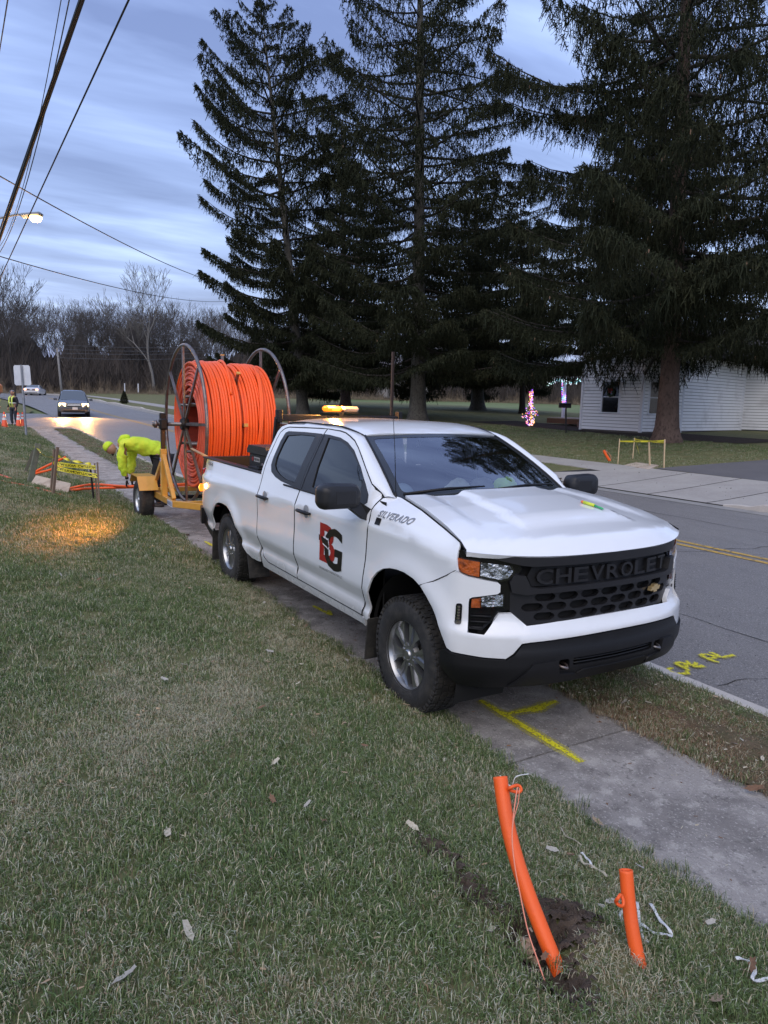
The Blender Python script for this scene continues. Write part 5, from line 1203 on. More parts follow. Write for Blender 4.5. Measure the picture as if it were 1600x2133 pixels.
def clods(name, cs, n, spread, size, seed, m=M_soil, label=None, flat=.6):
    r = random.Random(seed); mb = MB()
    for _ in range(n):
        c = r.choice(cs); a = r.uniform(0, 2*PI); q = abs(r.gauss(0, spread)); x = c[0]+q*math.cos(a); y = c[1]+q*math.sin(a); s = size*r.uniform(.4, 1.3); z = float(H(x, y)+dig(np.array(x), np.array(y)))+.028
        V = []
        for th, kk in ((0, 1), (.9, 5), (2.0, 5), (PI, 1)):
            for j in range(kk):
                b = 2*PI*j/kk+r.random(); w = 1+r.uniform(-.3, .3); V.append((x+s*w*math.sin(th)*math.cos(b), y+s*w*math.sin(th)*math.sin(b), z+s*flat*w*math.cos(th)))
        F = [(0, 1+j, 1+(j+1) % 5) for j in range(5)]+[(1+j, 6+j, 6+(j+1) % 5, 1+(j+1) % 5) for j in range(5)]+[(6+j, 11, 6+(j+1) % 5) for j in range(5)]
        mb.add(V, F)
    return obj(name, mb, m, kind='stuff', label=label)
C1 = STRIP
C2 = PIT+[gp(1185, 1940), gp(1200, 1960), gp(1150, 1930)]
clods('soil_clods', C1, 240, .045, .012, 1); clods('soil_clods', C2, 620, .06, .014, 2)

# ================================================================== stakes, tape, board
M_stk = mat('weathered_stake', (.20, .15, .11), rough=.85, noise=(12, (.12, .10, .08), .4, .7, (1, 1, .15)), bump=(40, .4, (1, 1, .1)))
M_stk2 = mat('new_lath', (.55, .42, .26), rough=.8, noise=(10, (.42, .31, .19), .4, .7, (1, 1, .15)), bump=(40, .3, (1, 1, .1)))
M_ply = mat('plywood', (.50, .42, .34), rough=.8, noise=(9, (.36, .28, .22), .45, .7, (1, .2, 1)), bump=(30, .3))
def stake(bot, top, w, label, m=M_stk, th=None, name='stake', depth_add=0.0):
    b = gp(*bot); t = at_depth(top[0], top[1], b)+Vector(CF)*depth_add; d = (t-b); mb = MB(); q = d.to_track_quat('Z', 'X').to_matrix(); th = th or w*.5
    L_ = d.length+.12; c = b+d*.5-d.normalized()*.06
    mb.box(c, (w, th, L_), rot=q, bev=w*.08)
    return obj(name, mb, m, origin=b, label=label, cat='stake'), b, t
s1, _, tA = stake((62, 1008), (80, 924), .10, 'thick leaning wooden post at the left end of the caution tape', th=.045, m=mat('grey_green_post', (.16, .17, .13), rough=.9, noise=(9, (.09, .10, .08), .4, .7)))
stake((52, 986), (70, 938), .06, 'thin grey stake leaning behind the thick post', m=mat('dark_stake', (.10, .10, .075), rough=.9))
s3, _, tB = stake((106, 1026), (113, 936), .045, 'brown stake just behind the stake in the middle of the tape')
s4, _, tC = stake((110, 1036), (120, 931), .055, 'brown wooden stake in the middle of the caution tape')
s5, _, tD = stake((196, 1046), (187, 964), .028, 'thin black rod stake near the right end of the tape', m=M_blk, th=.028)
s6, _, tE = stake((203, 1050), (197, 965), .040, 'brown stake just left of the rightmost near stake')
s7, _, tF = stake((207, 1056), (203, 963), .052, 'rightmost brown stake of the near caution tape by the sidewalk')
M_ctape = mat('caution_tape', (.72, .66, .05), rough=.35, spec=.5); M_ctxt = mat('tape_black', (.01, .01, .01), rough=.4)
def tape(P0, P1, w, label, texts=(), sag=.03, twist=0.0, tilt=0.0, flip=False, name='caution_tape', m=M_ctape, segs=24):
    P0 = Vector(P0); P1 = Vector(P1); t = (P1-P0).normalized(); L_ = (P1-P0).length; out_ = t.cross(Vector((0, 0, 1))).normalized()
    if out_.dot(Vector(CF)) > 0: out_ = -out_
    def fr(u):
        p = P0.lerp(P1, u)-Vector((0, 0, sag*4*u*(1-u)))+out_*.012*math.sin(u*9+P0.x*7); a = twist*u*PI+tilt+.25*math.sin(u*8+P0.x*5); upv = Vector((0, 0, 1))*math.cos(a)+out_*math.sin(a); return p, upv
    V = []
    for i in range(segs+1):
        p, u_ = fr(i/segs); V += [p+u_*w/2, p-u_*w/2]
    mb = MB(); mb.add(V, [(2*i, 2*i+1, 2*i+3, 2*i+2) for i in range(segs)]); o = obj(name, mb, m, origin=P0, smooth=True, label=label, cat='caution tape')
    for k, (u0, s_) in enumerate(texts):
        tw = .30; 
        def f(a, b, d, u0=u0):
            p, u_ = fr(min(1, u0+a/L_)); nn = u_.cross(t).normalized(); nn = nn if nn.dot(out_) > 0 else -nn
            return p+u_*(b-.022)*(1 if not flip else -1)+nn*.004
        text_on('tape_word', s_, f, M_ctxt, o, tw, .042, depth=.001, bold=.02)
    return o
G_ = lambda p, P: at_depth(p[0], p[1], P)
tape(G_((78, 934), tA), G_((112, 952), tC), .06, 'yellow tape sagging from the thick post to the middle stake', sag=.06, tilt=.9)
tape(G_((74, 940), tA), G_((72, 930), tA), .05, 'end of yellow tape wrapped on the thick leaning post', sag=.0, tilt=.2, segs=6)
tape(G_((120, 950), tC), G_((190, 966), tF), .045, 'narrow twisted upper strip of caution tape right of the middle stake', sag=.02, twist=3.2)
tape(G_((116, 966), tC), G_((200, 974), tF), .068, 'upper flat strip of caution tape with black lettering', texts=((.05, 'CAUTION'), (.55, 'CAUTION')), sag=.005, flip=True)
tape(G_((116, 975), tC), G_((206, 992), tF), .070, 'lower flat strip of caution tape with black lettering', texts=((.02, 'CAUTION'), (.42, 'CAUTION'), (.78, 'CAU')), sag=.005, flip=True)
tape(G_((113, 962), tC), G_((116, 980), tC), .08, 'yellow tape knotted round the middle stake', sag=0, tilt=.3, segs=8)
tape(G_((117, 984), tC), G_((125, 996), tC), .03, 'loose tail of yellow tape hanging from the middle stake', sag=.02, segs=8, tilt=.6)
bl, br = gp(63, 1011), gp(141, 1031); tl_, tr_ = at_depth(69, 990, bl)+Vector(CF)*.12, at_depth(142, 1007, br)+Vector(CF)*.12
nn = (br-bl).cross(tl_-bl).normalized()*.012
mb = MB(); mb.add([bl, br, tr_, tl_, bl+nn, br+nn, tr_+nn, tl_+nn], [(0, 1, 2, 3), (7, 6, 5, 4), (0, 4, 5, 1), (1, 5, 6, 2), (2, 6, 7, 3), (3, 7, 4, 0)]); obj('plywood_board', mb, M_ply, origin=bl, label='pale plywood board lying over the hole inside the caution tape', cat='board')
mb = MB(); p0, p1, p2, p3 = (up(gp(*p), .03) for p in ((142, 1033), (185, 1036), (192, 1042), (150, 1038))); mb.add([p0, p1, p2, p3], [(3, 2, 1, 0)]); obj('grey_sheet', mb, mat('wet_grey_sheet', (.30, .33, .38), rough=.3), origin=p0, label='flat grey plastic sheet on the lawn right of the plywood', cat='sheet')
clods('soil_clods', [gp(*p) for p in ((60, 985), (150, 1036), (185, 1046), (200, 1052), (215, 1040), (225, 1050), (240, 1075), (255, 1090), (320, 1100), (360, 1115))], 300, .12, .03, 7, flat=.4)
# far group of stakes
M_lath = M_stk2; far_top = []
for bot, top, lab in (((1287, 968), (1291, 914), 'leftmost lath of the far caution tape square across the road'), ((1318, 957), (1322, 912), 'back lath of the far caution tape square'), ((1354, 972), (1352, 920), 'front middle lath of the far caution tape square'), ((1383, 978), (1385, 915), 'rightmost bright lath of the far caution tape square')):
    o, b, t = stake(bot, top, .055, lab, m=M_lath, th=.03); far_top.append((b, t))
T = far_top
def T_(i, px_, py_): return at_depth(px_, py_, T[i][1])
tape(T_(0, 1291, 919), T_(3, 1385, 918), .05, 'yellow tape along the front of the far stake square', sag=.015, tilt=.2, texts=((.3, 'CAUTION'), (.65, 'CAUTION')), flip=False)
tape(T_(1, 1321, 914), T_(3, 1385, 922), .045, 'second yellow tape sloping to the rightmost far lath', sag=.02, tilt=.4)
tape(T_(1, 1323, 915), T_(1, 1332, 946), .06, 'loose tail of yellow tape hanging in the far stake square', sag=.0, tilt=.7)
b = gp(1335, 973); mb = MB(); c = [gp(*p) for p in ((1300, 972), (1325, 966), (1372, 972), (1352, 980))]; mb.add([up(p, .05) for p in c]+[up(p, -.02) for p in c], [(0, 1, 2, 3), (0, 4, 5, 1), (1, 5, 6, 2), (2, 6, 7, 3), (3, 7, 4, 0)]); obj('cover_board', mb, M_ply, origin=b, label='plywood cover on the ground inside the far stake square', cat='board')
b = gp(1270, 962); pipe('conduit_stub', [b-Vector((0, 0, .1)), at_depth(1270, 960, b), at_depth(1263, 948, b), at_depth(1258, 938, b)], .045, M_org, 'small orange conduit leaning out of the lawn across the road', 'conduit')
P = smooth_path([at_depth(1259, 938, b), at_depth(1268, 944, b), at_depth(1273, 955, b), at_depth(1264, 970, b)]); mb = MB(); mb.tube(P, .006, n=5); obj('pull_string', mb, M_str, origin=b, label='thin string curling off the small far conduit', cat='string')

# ================================================================== things on the truck
tb_ = thing('tool_box', 'black steel tool box across the truck bed behind the cab', 'tool box', (-3.30, 0, 1.33))
M_tb = mat('black_checker', (.014, .013, .014), rough=.38, bump=(90, .3), spec=.5)
mb = MB(); mb.box((-3.32, -.02, 1.375), (.56, 1.50, .20), bev=.012); obj('box_body', mb, M_tb, tb_)
mb = MB(); mb.prism([(-3.62, 1.475), (-3.02, 1.475), (-3.02, 1.515), (-3.07, 1.56), (-3.57, 1.56), (-3.62, 1.515)], -.79, .75, 'xz'); obj('lid', mb, M_tb, tb_)
mb = MB(); mb.lathe([(.0, 0), (.032, 0), (.034, -.006), (.022, -.012), (.0, -.010)], 'y', (-3.17, -.775, 1.36), n=18); obj('lock', mb, M_steel, tb_, smooth=True)
mb = MB(); mb.box((-3.36, -.772, 1.415), (.17, .003, .048)); lp = obj('badge', mb, mat('badge_grey', (.42, .40, .38), rough=.4), tb_)
text_on('badge_text', 'WEATHER', lambda u, v, d: Vector((-3.435+u, -.7755, 1.402+v)), M_dec, lp, .15, .026, depth=.001, bold=.02)
mb = MB(); mb.lathe([(0, 0), (.024, 0), (.024, -.003), (0, -.003)], 'y', (-3.49, -.771, 1.415), n=14); obj('badge_mark', mb, mat('badge_red', (.30, .02, .02), rough=.4), tb_)
sh = thing('shovel', 'long handled tool with a wooden shaft sticking out over the tailgate', 'hand tool', (-4.8, -.6, 1.3))
def ony_(px_, py_, Y): d = ray(px_, py_); t = (Y-CAM[1])/d[1]; return Vector(CAM+t*d)
pa, pb, pc = ony_(400, 935, -.80), ony_(437, 955, -.76), ony_(520, 990, -.68)
mb = MB(); mb.tube([pa, pb], [.017, .020], n=10); obj('wooden_shaft', mb, mat('ash_wood', (.50, .27, .10), rough=.4, noise=(6, (.36, .18, .07), .4, .7)), sh, smooth=True)
mb = MB(); mb.tube([pb, pc], [.021, .019], n=10); obj('black_grip', mb, M_blk, sh, smooth=True)
# marker on the hood
def on_hood(px_, py_):
    d = ray(px_, py_)
    for t in np.arange(2, 8, .01):
        P = CAM+t*d
        if P[2] < zh(P[0], P[1]): return Vector(P)
ha, hb_ = on_hood(1216, 1050), on_hood(1257, 1065); dirh = (hb_-ha); dirh.z = 0
pen = thing('marker_bottle', 'yellow and green paint marker lying on the hood of the pickup', 'marker', ha)
def hp(t, off=.012): p = ha.lerp(hb_, t); return Vector((p.x, p.y, zh(p.x, p.y)+off))
mb = MB(); mb.tube([hp(.0), hp(.55)], .011, n=10); obj('label_sleeve', mb, mat('hi_yellow', (.62, .72, .05), rough=.4), pen, smooth=True)
mb = MB(); mb.tube([hp(.55), hp(.95), hp(1.0)], [.008, .007, .003], n=10); obj('nozzle', mb, mat('pen_green', (.05, .40, .15), rough=.4), pen, smooth=True)
mb = MB(); mb.tube([hp(-.12), hp(0)], .009, n=10); obj('cap', mb, mat('pen_orange', (.8, .2, .05), rough=.4), pen, smooth=True)
# things on the dashboard behind the glass
def on_dash(px_, py_, z=1.325):
    d = ray(px_, py_); t = (z-CAM[2])/d[2]; return Vector(CAM+t*d)
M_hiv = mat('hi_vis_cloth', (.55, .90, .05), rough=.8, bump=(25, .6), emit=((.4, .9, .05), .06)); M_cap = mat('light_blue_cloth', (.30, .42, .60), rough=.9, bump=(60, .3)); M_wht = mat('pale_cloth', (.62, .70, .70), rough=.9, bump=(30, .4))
def cloth_lump(name, c, sx, sy, sz, m, label, cat, seed, n=24, k=12):
    r = random.Random(seed); V = []; ph = [r.uniform(0, 6) for _ in range(6)]
    for i in range(k+1):
        th = PI*i/k
        for j in range(n):
            a = 2*PI*j/n; q = 1+.16*math.sin(3*a+ph[0]+2*th)+.12*math.sin(5*a+ph[1])*math.sin(2*th+ph[2])+.06*math.sin(9*a+ph[3]+3*th)
            V.append((c[0]+sx*q*math.sin(th)*math.cos(a), c[1]+sy*q*math.sin(th)*math.sin(a), c[2]+sz*(q*math.cos(th) if th < PI/2 else .15*math.cos(th))))
    F = [(i*n+j, (i+1)*n+j, (i+1)*n+(j+1) % n, i*n+(j+1) % n) for i in range(k) for j in range(n)]; mb = MB(); mb.add(V, F); return obj(name, mb, m, origin=c, smooth=True, label=label, cat=cat)
DP = lambda px_, py_, dx=0: Vector((-.66+dx, on_dash(px_, py_)[1], 1.315))
cloth_lump('work_gloves', (-.63, .35, 1.362), .06, .12, .10, M_hiv, 'crumpled neon green gloves on the dashboard behind the windshield', 'gloves', 2)
cloth_lump('pale_rag', (-.63, -.13, 1.362), .06, .12, .10, M_wht, 'pale folded cloth in the middle of the dashboard', 'cloth', 5)
cloth_lump('grey_gloves', (-.66, .12, 1.358), .06, .12, .10, mat('grey_cloth', (.22, .24, .26), rough=.9), 'grey gloves on the dashboard between the pale cloth and the neon gloves', 'gloves', 8)
hat = thing('baseball_cap', 'light blue baseball cap on the dashboard by the passenger side', 'cap', (-.66, -.62, 1.365))
mb = MB(); n = 20
V = [(-.66+.085*math.sin(th)*math.cos(a), -.62+.10*math.sin(th)*math.sin(a), 1.362+.095*math.cos(th)) for th in np.linspace(0, PI/2, 7) for a in np.linspace(0, 2*PI, n, endpoint=False)]
mb.add(V, [(i*n+j, (i+1)*n+j, (i+1)*n+(j+1) % n, i*n+(j+1) % n) for i in range(6) for j in range(n)]); obj('crown', mb, M_cap, hat, smooth=True)
mb = MB(); br_ = [(-.64+.09*math.cos(a)*(1.0), -.54+.11*math.sin(a)) for a in np.linspace(-.1, PI+.1, 12)]; mb.prism(br_, 1.368, 1.376); obj('brim', mb, M_cap, hat)

# ================================================================== people
M_skin = mat('skin', (.42, .22, .15), rough=.55)
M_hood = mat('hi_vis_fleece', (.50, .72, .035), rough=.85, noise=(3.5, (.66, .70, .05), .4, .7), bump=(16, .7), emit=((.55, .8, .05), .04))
FOLD = bpy.data.textures.new('folds', 'CLOUDS'); FOLD.noise_scale = .13; FOLD.noise_depth = 2
def skin_mesh(name, verts, edges, radii, m, parent=None, sub=2, root=0):
    off = ORI[parent.name] if parent else Vector((0, 0, 0)); me = bpy.data.meshes.new(name); me.from_pydata([tuple(Vector(v)-off) for v in verts], edges, []); me.update(); me.materials.append(m)
    o = bpy.data.objects.new(name, me); COL.objects.link(o)
    if parent: o.parent = parent; ORI[o.name] = off
    md = o.modifiers.new('skin', 'SKIN'); md.use_smooth_shade = True
    if not me.skin_vertices: me.attributes  # layer is made with the modifier
    for i, r in enumerate(radii):
        sv = me.skin_vertices[0].data[i]; sv.radius = (r, r) if isinstance(r, (int, float)) else r
        sv.use_root = (i == root)
    s = o.modifiers.new('sub', 'SUBSURF'); s.levels = sub; s.render_levels = sub
    if name in ('hoodie', 'hood', 'trousers', 'jacket'):
        s.levels = s.render_levels = sub+1; dm = o.modifiers.new('folds', 'DISPLACE'); dm.texture = FOLD; dm.strength = .085 if name == 'hoodie' else .045; dm.mid_level = .5; dm.texture_coords = 'LOCAL'
    return o
def chain(name, pts, radii, m, parent, sub=2): return skin_mesh(name, pts, [(i, i+1) for i in range(len(pts)-1)], radii, m, parent, sub)
def head_mesh(c, f, u, r, m, parent, name='head'):
    """c centre, f facing, u up; ellipsoid with brow, nose, chin, ears"""
    c = Vector(c); f = Vector(f).normalized(); u = (Vector(u)-f*Vector(u).dot(f)).normalized(); s_ = f.cross(u); V = []; n, k = 28, 18
    for i in range(k+1):
        th = PI*i/k
        for j in range(n):
            a = 2*PI*j/n; x = math.sin(th)*math.cos(a); y = math.sin(th)*math.sin(a); z = math.cos(th)
            R = 1.0; fr = max(0, x)
            R += .16*math.exp(-((y/.16)**2+((z+.12)/.22)**2))*(x > 0)      # nose
            R -= .07*math.exp(-(((abs(y)-.34)/.16)**2+((z-.06)/.12)**2))*(x > 0)   # eye sockets
            R += .05*math.exp(-((y/.45)**2+((z-.25)/.12)**2))*(x > 0)
            R += .08*math.exp(-((y/.3)**2+((z+.78)/.18)**2))*(x > 0)
            R += .12*math.exp(-(((abs(y)-.97)/.1)**2+((x+.05)/.14)**2+((z+.02)/.22)**2))
            R -= .12*max(0, -z)*(.4+abs(y))*.6
            V.append(c+(f*x*.95+s_*y*.80+u*z*1.22)*r*R)
    F = [(i*n+j, (i+1)*n+j, (i+1)*n+(j+1) % n, i*n+(j+1) % n) for i in range(k) for j in range(n)]; mb = MB(); mb.add(V, F); h = obj(name, mb, m, parent, smooth=True)
    for sy in (-1, 1):
        mb = MB(); p = c+(f*.86+s_*sy*.30+u*.08)*r; mb.box(p, (.014, .014, .010)); obj('eye', mb, M_dark, h)
    mb = MB(); p = c+(f*.93+u*-.56)*r; mb.tube([p-s_*.022, p+f*.003, p+s_*.022], .004, n=5); obj('mouth', mb, mat('lips', (.25, .08, .07), rough=.6), h)
    return h
def hand_mesh(w, d, palm, m, parent, curl=1.0, name='hand', side=1):
    """w wrist, d finger direction, palm palm normal; five separate curled fingers"""
    d = Vector(d).normalized(); palm = (Vector(palm)-d*Vector(palm).dot(d)).normalized(); s_ = d.cross(palm)*side
    V = [Vector(w), w+d*.045, w+d*.085]; E = [(0, 1), (1, 2)]; R = [.027, (.040, .020), (.040, .019)]
    o = skin_mesh(name, V, E, R, m, parent, 1)
    for i, (off, L_) in enumerate(((-.030, .062), (-.010, .078), (.011, .074), (.030, .056))):
        p = w+d*.085+s_*off; q1 = p+d*L_*.45+palm*.006*curl; q2 = q1+(d*(1-.6*curl)+palm*.9*curl).normalized()*L_*.35; q3 = q2+(d*-.5*curl+palm).normalized()*L_*.3*curl+d*L_*.2*(1-curl)
        chain('finger', [p-d*.02, p, q1, q2, q3], [.009, .010, .009, .0085, .007], m, o, 1)
    p = w+d*.03-s_*.035; chain('thumb', [w+d*.02-s_*.015, p, p+(d-s_*.6).normalized()*.035, p+(d-s_*.1+palm*.6).normalized()*.065], [.011, .012, .011, .008], m, o, 1)
    return o
pw = thing('person', 'worker in neon yellow hoodie and beanie bending over the conduits behind the trailer', 'person', WB)
M_pant = mat('black_trousers', (.013, .013, .015), rough=.85, bump=(30, .4)); M_boot = mat('boots', (.03, .02, .015), rough=.7); M_glv = mat('black_gloves', (.012, .012, .013), rough=.7)
hip, sp1, sp2, nk = wj(0, 0, .97), wj(.24, 0, 1.13), wj(.50, 0, 1.20), wj(.72, 0, 1.17)
body = skin_mesh('body', [hip, sp1, sp2, nk, wj(.80, 0, 1.12), wj(.0, .11, .90), wj(.10, .14, .50), wj(.0, .15, .10), wj(0, -.11, .90), wj(.10, -.13, .50), wj(-.02, -.15, .10), wj(.60, .19, 1.14), wj(.64, .22, .84), wj(.58, .17, .56), wj(.60, -.19, 1.14), wj(.62, -.20, .84), wj(.58, -.10, .54)],
    [(0, 1), (1, 2), (2, 3), (3, 4), (0, 5), (5, 6), (6, 7), (0, 8), (8, 9), (9, 10), (2, 11), (11, 12), (12, 13), (2, 14), (14, 15), (15, 16)], [.13, .12, .13, .06, .055, .085, .06, .045, .085, .06, .045, .055, .04, .03, .055, .04, .03], M_skin, pw)
skin_mesh('hoodie', [wj(-.10, 0, .99), sp1, sp2, wj(.66, 0, 1.17), wj(.60, .20, 1.13), wj(.65, .225, .84), wj(.60, .18, .58), wj(.60, -.20, 1.13), wj(.63, -.21, .84), wj(.60, -.12, .58), wj(.75, 0, 1.155)],
    [(0, 1), (1, 2), (2, 3), (2, 4), (4, 5), (5, 6), (2, 7), (7, 8), (8, 9), (3, 10)], [(.175, .155), (.20, .18), (.215, .20), .15, .105, .088, .062, .105, .088, .062, .10], M_hood, pw)
chain('hood', [wj(.55, 0, 1.30), wj(.66, .0, 1.30), wj(.73, 0, 1.25), wj(.76, 0, 1.16)], [.05, (.10, .06), (.11, .06), .06], M_hood, pw)
skin_mesh('trousers', [wj(-.02, 0, .99), wj(-.02, .12, .88), wj(.09, .15, .50), wj(.0, .16, .12), wj(-.02, -.12, .88), wj(.09, -.14, .50), wj(-.02, -.16, .12)], [(0, 1), (1, 2), (2, 3), (0, 4), (4, 5), (5, 6)], [.165, .125, .092, .075, .125, .092, .075], M_pant, pw)
for b_ in (.15, -.15): chain('boot', [wj(-.06, b_, .10), wj(-.04, b_, .05), wj(.12, b_, .045), wj(.20, b_, .04)], [.055, .055, .05, .04], M_boot, pw, 1)
hd = head_mesh(wj(.93, 0, 1.08), Wf*.62+Vector((0, 0, -.78)), Wf*.78+Vector((0, 0, .62)), .098, M_skin, pw)
chain('beard', [wj(.87, 0, .985), wj(.92, 0, .965)], [.045, .04], mat('beard', (.03, .018, .012), rough=.95), hd, 1)
bc = wj(.93, 0, 1.08); fu = (Wf*.78+Vector((0, 0, .62))).normalized()
chain('beanie', [bc+fu*.005, bc+fu*.045, bc+fu*.10, bc+fu*.145], [.112, .112, .10, .05], M_hood, pw); chain('beanie_cuff', [bc+fu*.018, bc+fu*.055], [.119, .119], mat('beanie_cuff', (.62, .66, .05), rough=.9), pw, 1)
mb = MB(); mb.tube(smooth_path([wj(.80, .06, 1.06), wj(.80, .07, .98), wj(.77, .07, .88)]), .004, n=5); obj('drawstring', mb, M_tape, pw)
for b_, hh in ((.17, h1), (-.12, h2)):
    w_ = wj(.58, b_, .52); chain('glove_cuff', [wj(.59, b_*1.0, .60), w_], [.045, .042], M_glv, pw, 1); hand_mesh(w_, Vector((0, 0, -1))+Wf*.15, -Wf, M_glv, pw, side=1 if b_ > 0 else -1)
# standing worker in a vest
def standing(px_, py_, f, label, vest, legs, coat, hat_m, scale=1.0, arms=((.05, .30), (.10, -.30))):
    B = gp(px_, py_); f = Vector(f).normalized(); n = Vector((f.y, -f.x, 0)); J = lambda a, b, c: B+(f*a+n*b+Vector((0, 0, c)))*scale
    t = thing('person', label, 'person', B)
    skin_mesh('body', [J(0, 0, .95), J(0, 0, 1.15), J(0, 0, 1.38), J(.01, 0, 1.50), J(0, .10, .88), J(.03, .11, .48), J(0, .12, .08), J(0, -.10, .88), J(.03, -.12, .48), J(-.02, -.14, .08), J(0, .19, 1.38), J(-.02, .26, 1.10), J(.10, .24, .88), J(0, -.19, 1.38), J(-.02, -.26, 1.10), J(.10, -.24, .88)],
        [(0, 1), (1, 2), (2, 3), (0, 4), (4, 5), (5, 6), (0, 7), (7, 8), (8, 9), (2, 10), (10, 11), (11, 12), (2, 13), (13, 14), (14, 15)], [.13, .12, .13, .055, .08, .055, .04, .08, .055, .04, .055, .04, .03, .055, .04, .03], M_skin, t, 1)
    skin_mesh('jacket', [J(0, 0, .92), J(0, 0, 1.15), J(0, 0, 1.37), J(.01, 0, 1.46), J(0, .20, 1.36), J(-.02, .27, 1.10), J(.09, .25, .90), J(0, -.20, 1.36), J(-.02, -.27, 1.10), J(.09, -.25, .90)], [(0, 1), (1, 2), (2, 3), (2, 4), (4, 5), (5, 6), (2, 7), (7, 8), (8, 9)], [.15, .15, .16, .075, .08, .06, .05, .08, .06, .05], coat, t, 1)
    for s_ in (-1, 1):
        mb = MB(); mb.tube([J(.10, s_*.08, .92), J(.165, s_*.085, 1.15), J(.155, s_*.09, 1.36), J(.04, s_*.10, 1.46), J(-.12, s_*.09, 1.40), J(-.155, s_*.085, 1.15), J(-.13, s_*.08, .92)], .036, n=6, flat=(1, .5)); obj('vest_stripe', mb, vest, t, smooth=True)
    mb = MB(); mb.tube([J(.172*math.cos(a), .172*math.sin(a), 1.12) for a in np.linspace(0, 2*PI, 17)], .026, n=6, cap=False); obj('vest_band', mb, mat('reflective', (.75, .78, .70), rough=.4), t, smooth=True)
    skin_mesh('trousers', [J(0, 0, .95), J(0, .10, .85), J(.03, .12, .48), J(0, .13, .10), J(0, -.10, .85), J(.03, -.13, .48), J(-.02, -.15, .10)], [(0, 1), (1, 2), (2, 3), (0, 4), (4, 5), (5, 6)], [.14, .10, .078, .065, .10, .078, .065], legs, t, 1)
    for s_ in (-1, 1):
        chain('boot', [J(-.03, s_*.13, .10), J(0, s_*.13, .05), J(.16, s_*.14, .04)], [.05, .055, .04], M_boot, t, 1); hand_mesh(J(.09, s_*.25, .88), Vector((0, 0, -1))+f*.3, -n*s_, M_skin, t, curl=.5, side=s_)
    h_ = head_mesh(J(.04, 0, 1.61), f+Vector((0, 0, -.25)), (0, 0, 1), .098*scale, M_skin, t)
    chain('hat', [J(.02, 0, 1.655), J(.01, 0, 1.70), J(0, 0, 1.745)], [.108, .105, .06], hat_m, t, 1)
    mb = MB(); mb.tube([J(.08, 0, 1.665), J(.17, 0, 1.645)], [.07, .06], n=8, flat=(.15, 1)); obj('hat_brim', mb, hat_m, t)
    return t
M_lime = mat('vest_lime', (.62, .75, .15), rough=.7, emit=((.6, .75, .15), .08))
standing(30, 887, (.62, -.75, 0), 'worker in lime safety vest and grey cap standing by the orange cones', M_lime, mat('dark_jeans', (.02, .028, .04), rough=.85), mat('dark_coat', (.015, .015, .02), rough=.85), mat('grey_cap', (.25, .25, .28), rough=.8))
standing(-7, 882, (.3, .9, 0), 'worker in a lime jacket cut off by the left edge of the picture', M_lime, mat('maroon_trousers', (.10, .01, .025), rough=.85), M_lime, mat('white_helmet', (.7, .7, .7), rough=.4))
# cones
M_cone = mat('cone_orange', (.85, .10, .03), rough=.5); M_conew = mat('cone_white', (.72, .70, .70), rough=.35)
def cone(px_, py_, label, first=[None]):
    B = gp(px_, py_)
    if first[0] is None:
        t = thing('traffic_cone', label, 'traffic cone', B, group='traffic cones by the side street', local=True)
        mb = MB(); mb.box((0, 0, .015), (.36, .36, .03), bev=.01); obj('base', mb, mat('cone_base', (.03, .02, .02), rough=.7), t)
        mb = MB(); mb.lathe([(.135, .03), (.028, .71), (.018, .71)], 'z', n=20); c = obj('cone_body', mb, M_cone, t, smooth=True)
        for z0, z1 in ((.36, .47), (.52, .60)):
            r0 = .135-.107*(z0-.03)/.68; r1 = .135-.107*(z1-.03)/.68; mb = MB(); mb.lathe([(r0+.003, z0), (r1+.003, z1)], 'z', n=20); obj('reflective_collar', mb, M_conew, c, smooth=True)
        first[0] = t; return t
    return copy_tree(first[0], loc=B, label=label, rz=random.Random(px_).uniform(0, 1))
cone(10, 892, 'leftmost traffic cone, left of the worker in the vest'); cone(39, 890, 'traffic cone just right of the standing worker, left of the sign post'); cone(48, 888, 'farthest traffic cone, partly behind the sign post')
# ================================================================== vehicles down the road
def car_body(name, secs, m, parent, nu=9):
    """secs: (x, z_bottom, z_belt, z_top, half_width_body, half_width_top) front to back, local coordinates"""
    V = []; 
    def ring(s):
        x, zb, zl, zt, wb, wt = s; P = []
        half = [(0, zb), (wb*.85, zb), (wb*.97, zb+.08), (wb, zb+(zl-zb)*.5), (wb*.98, zl-.03), (wb*.94, zl), (wt*1.0+(wb*.94-wt)*.12, zl+(zt-zl)*.85), (wt*.80, zt-.012), (0, zt)]
        for y, z in half: P.append((x, y, z))
        for y, z in half[-2:0:-1]: P.append((x, -y, z))
        return P
    n = len(ring(secs[0]))
    for s in secs: V += ring(s)
    F = [(i*n+j, i*n+(j+1) % n, (i+1)*n+(j+1) % n, (i+1)*n+j) for i in range(len(secs)-1) for j in range(n)]+[tuple(range(n))[::-1], tuple(range((len(secs)-1)*n, len(secs)*n))]
    mb = MB(); mb.add(V, F); o = obj(name, mb, m, parent, smooth=True, auto=35); return o
M_vglass = mat('car_glass', (.10, .12, .14), rough=.06, spec=.8)
van = thing('minivan', 'dark grey minivan with lit headlights driving towards the camera on the road', 'minivan', (0, 0, 0), local=True)
vf = gp(155, 869); vang = math.atan2(-.10, 1.0)
M_van = mat('van_paint', (.055, .060, .070), rough=.25, coat=.8, spec=.6)
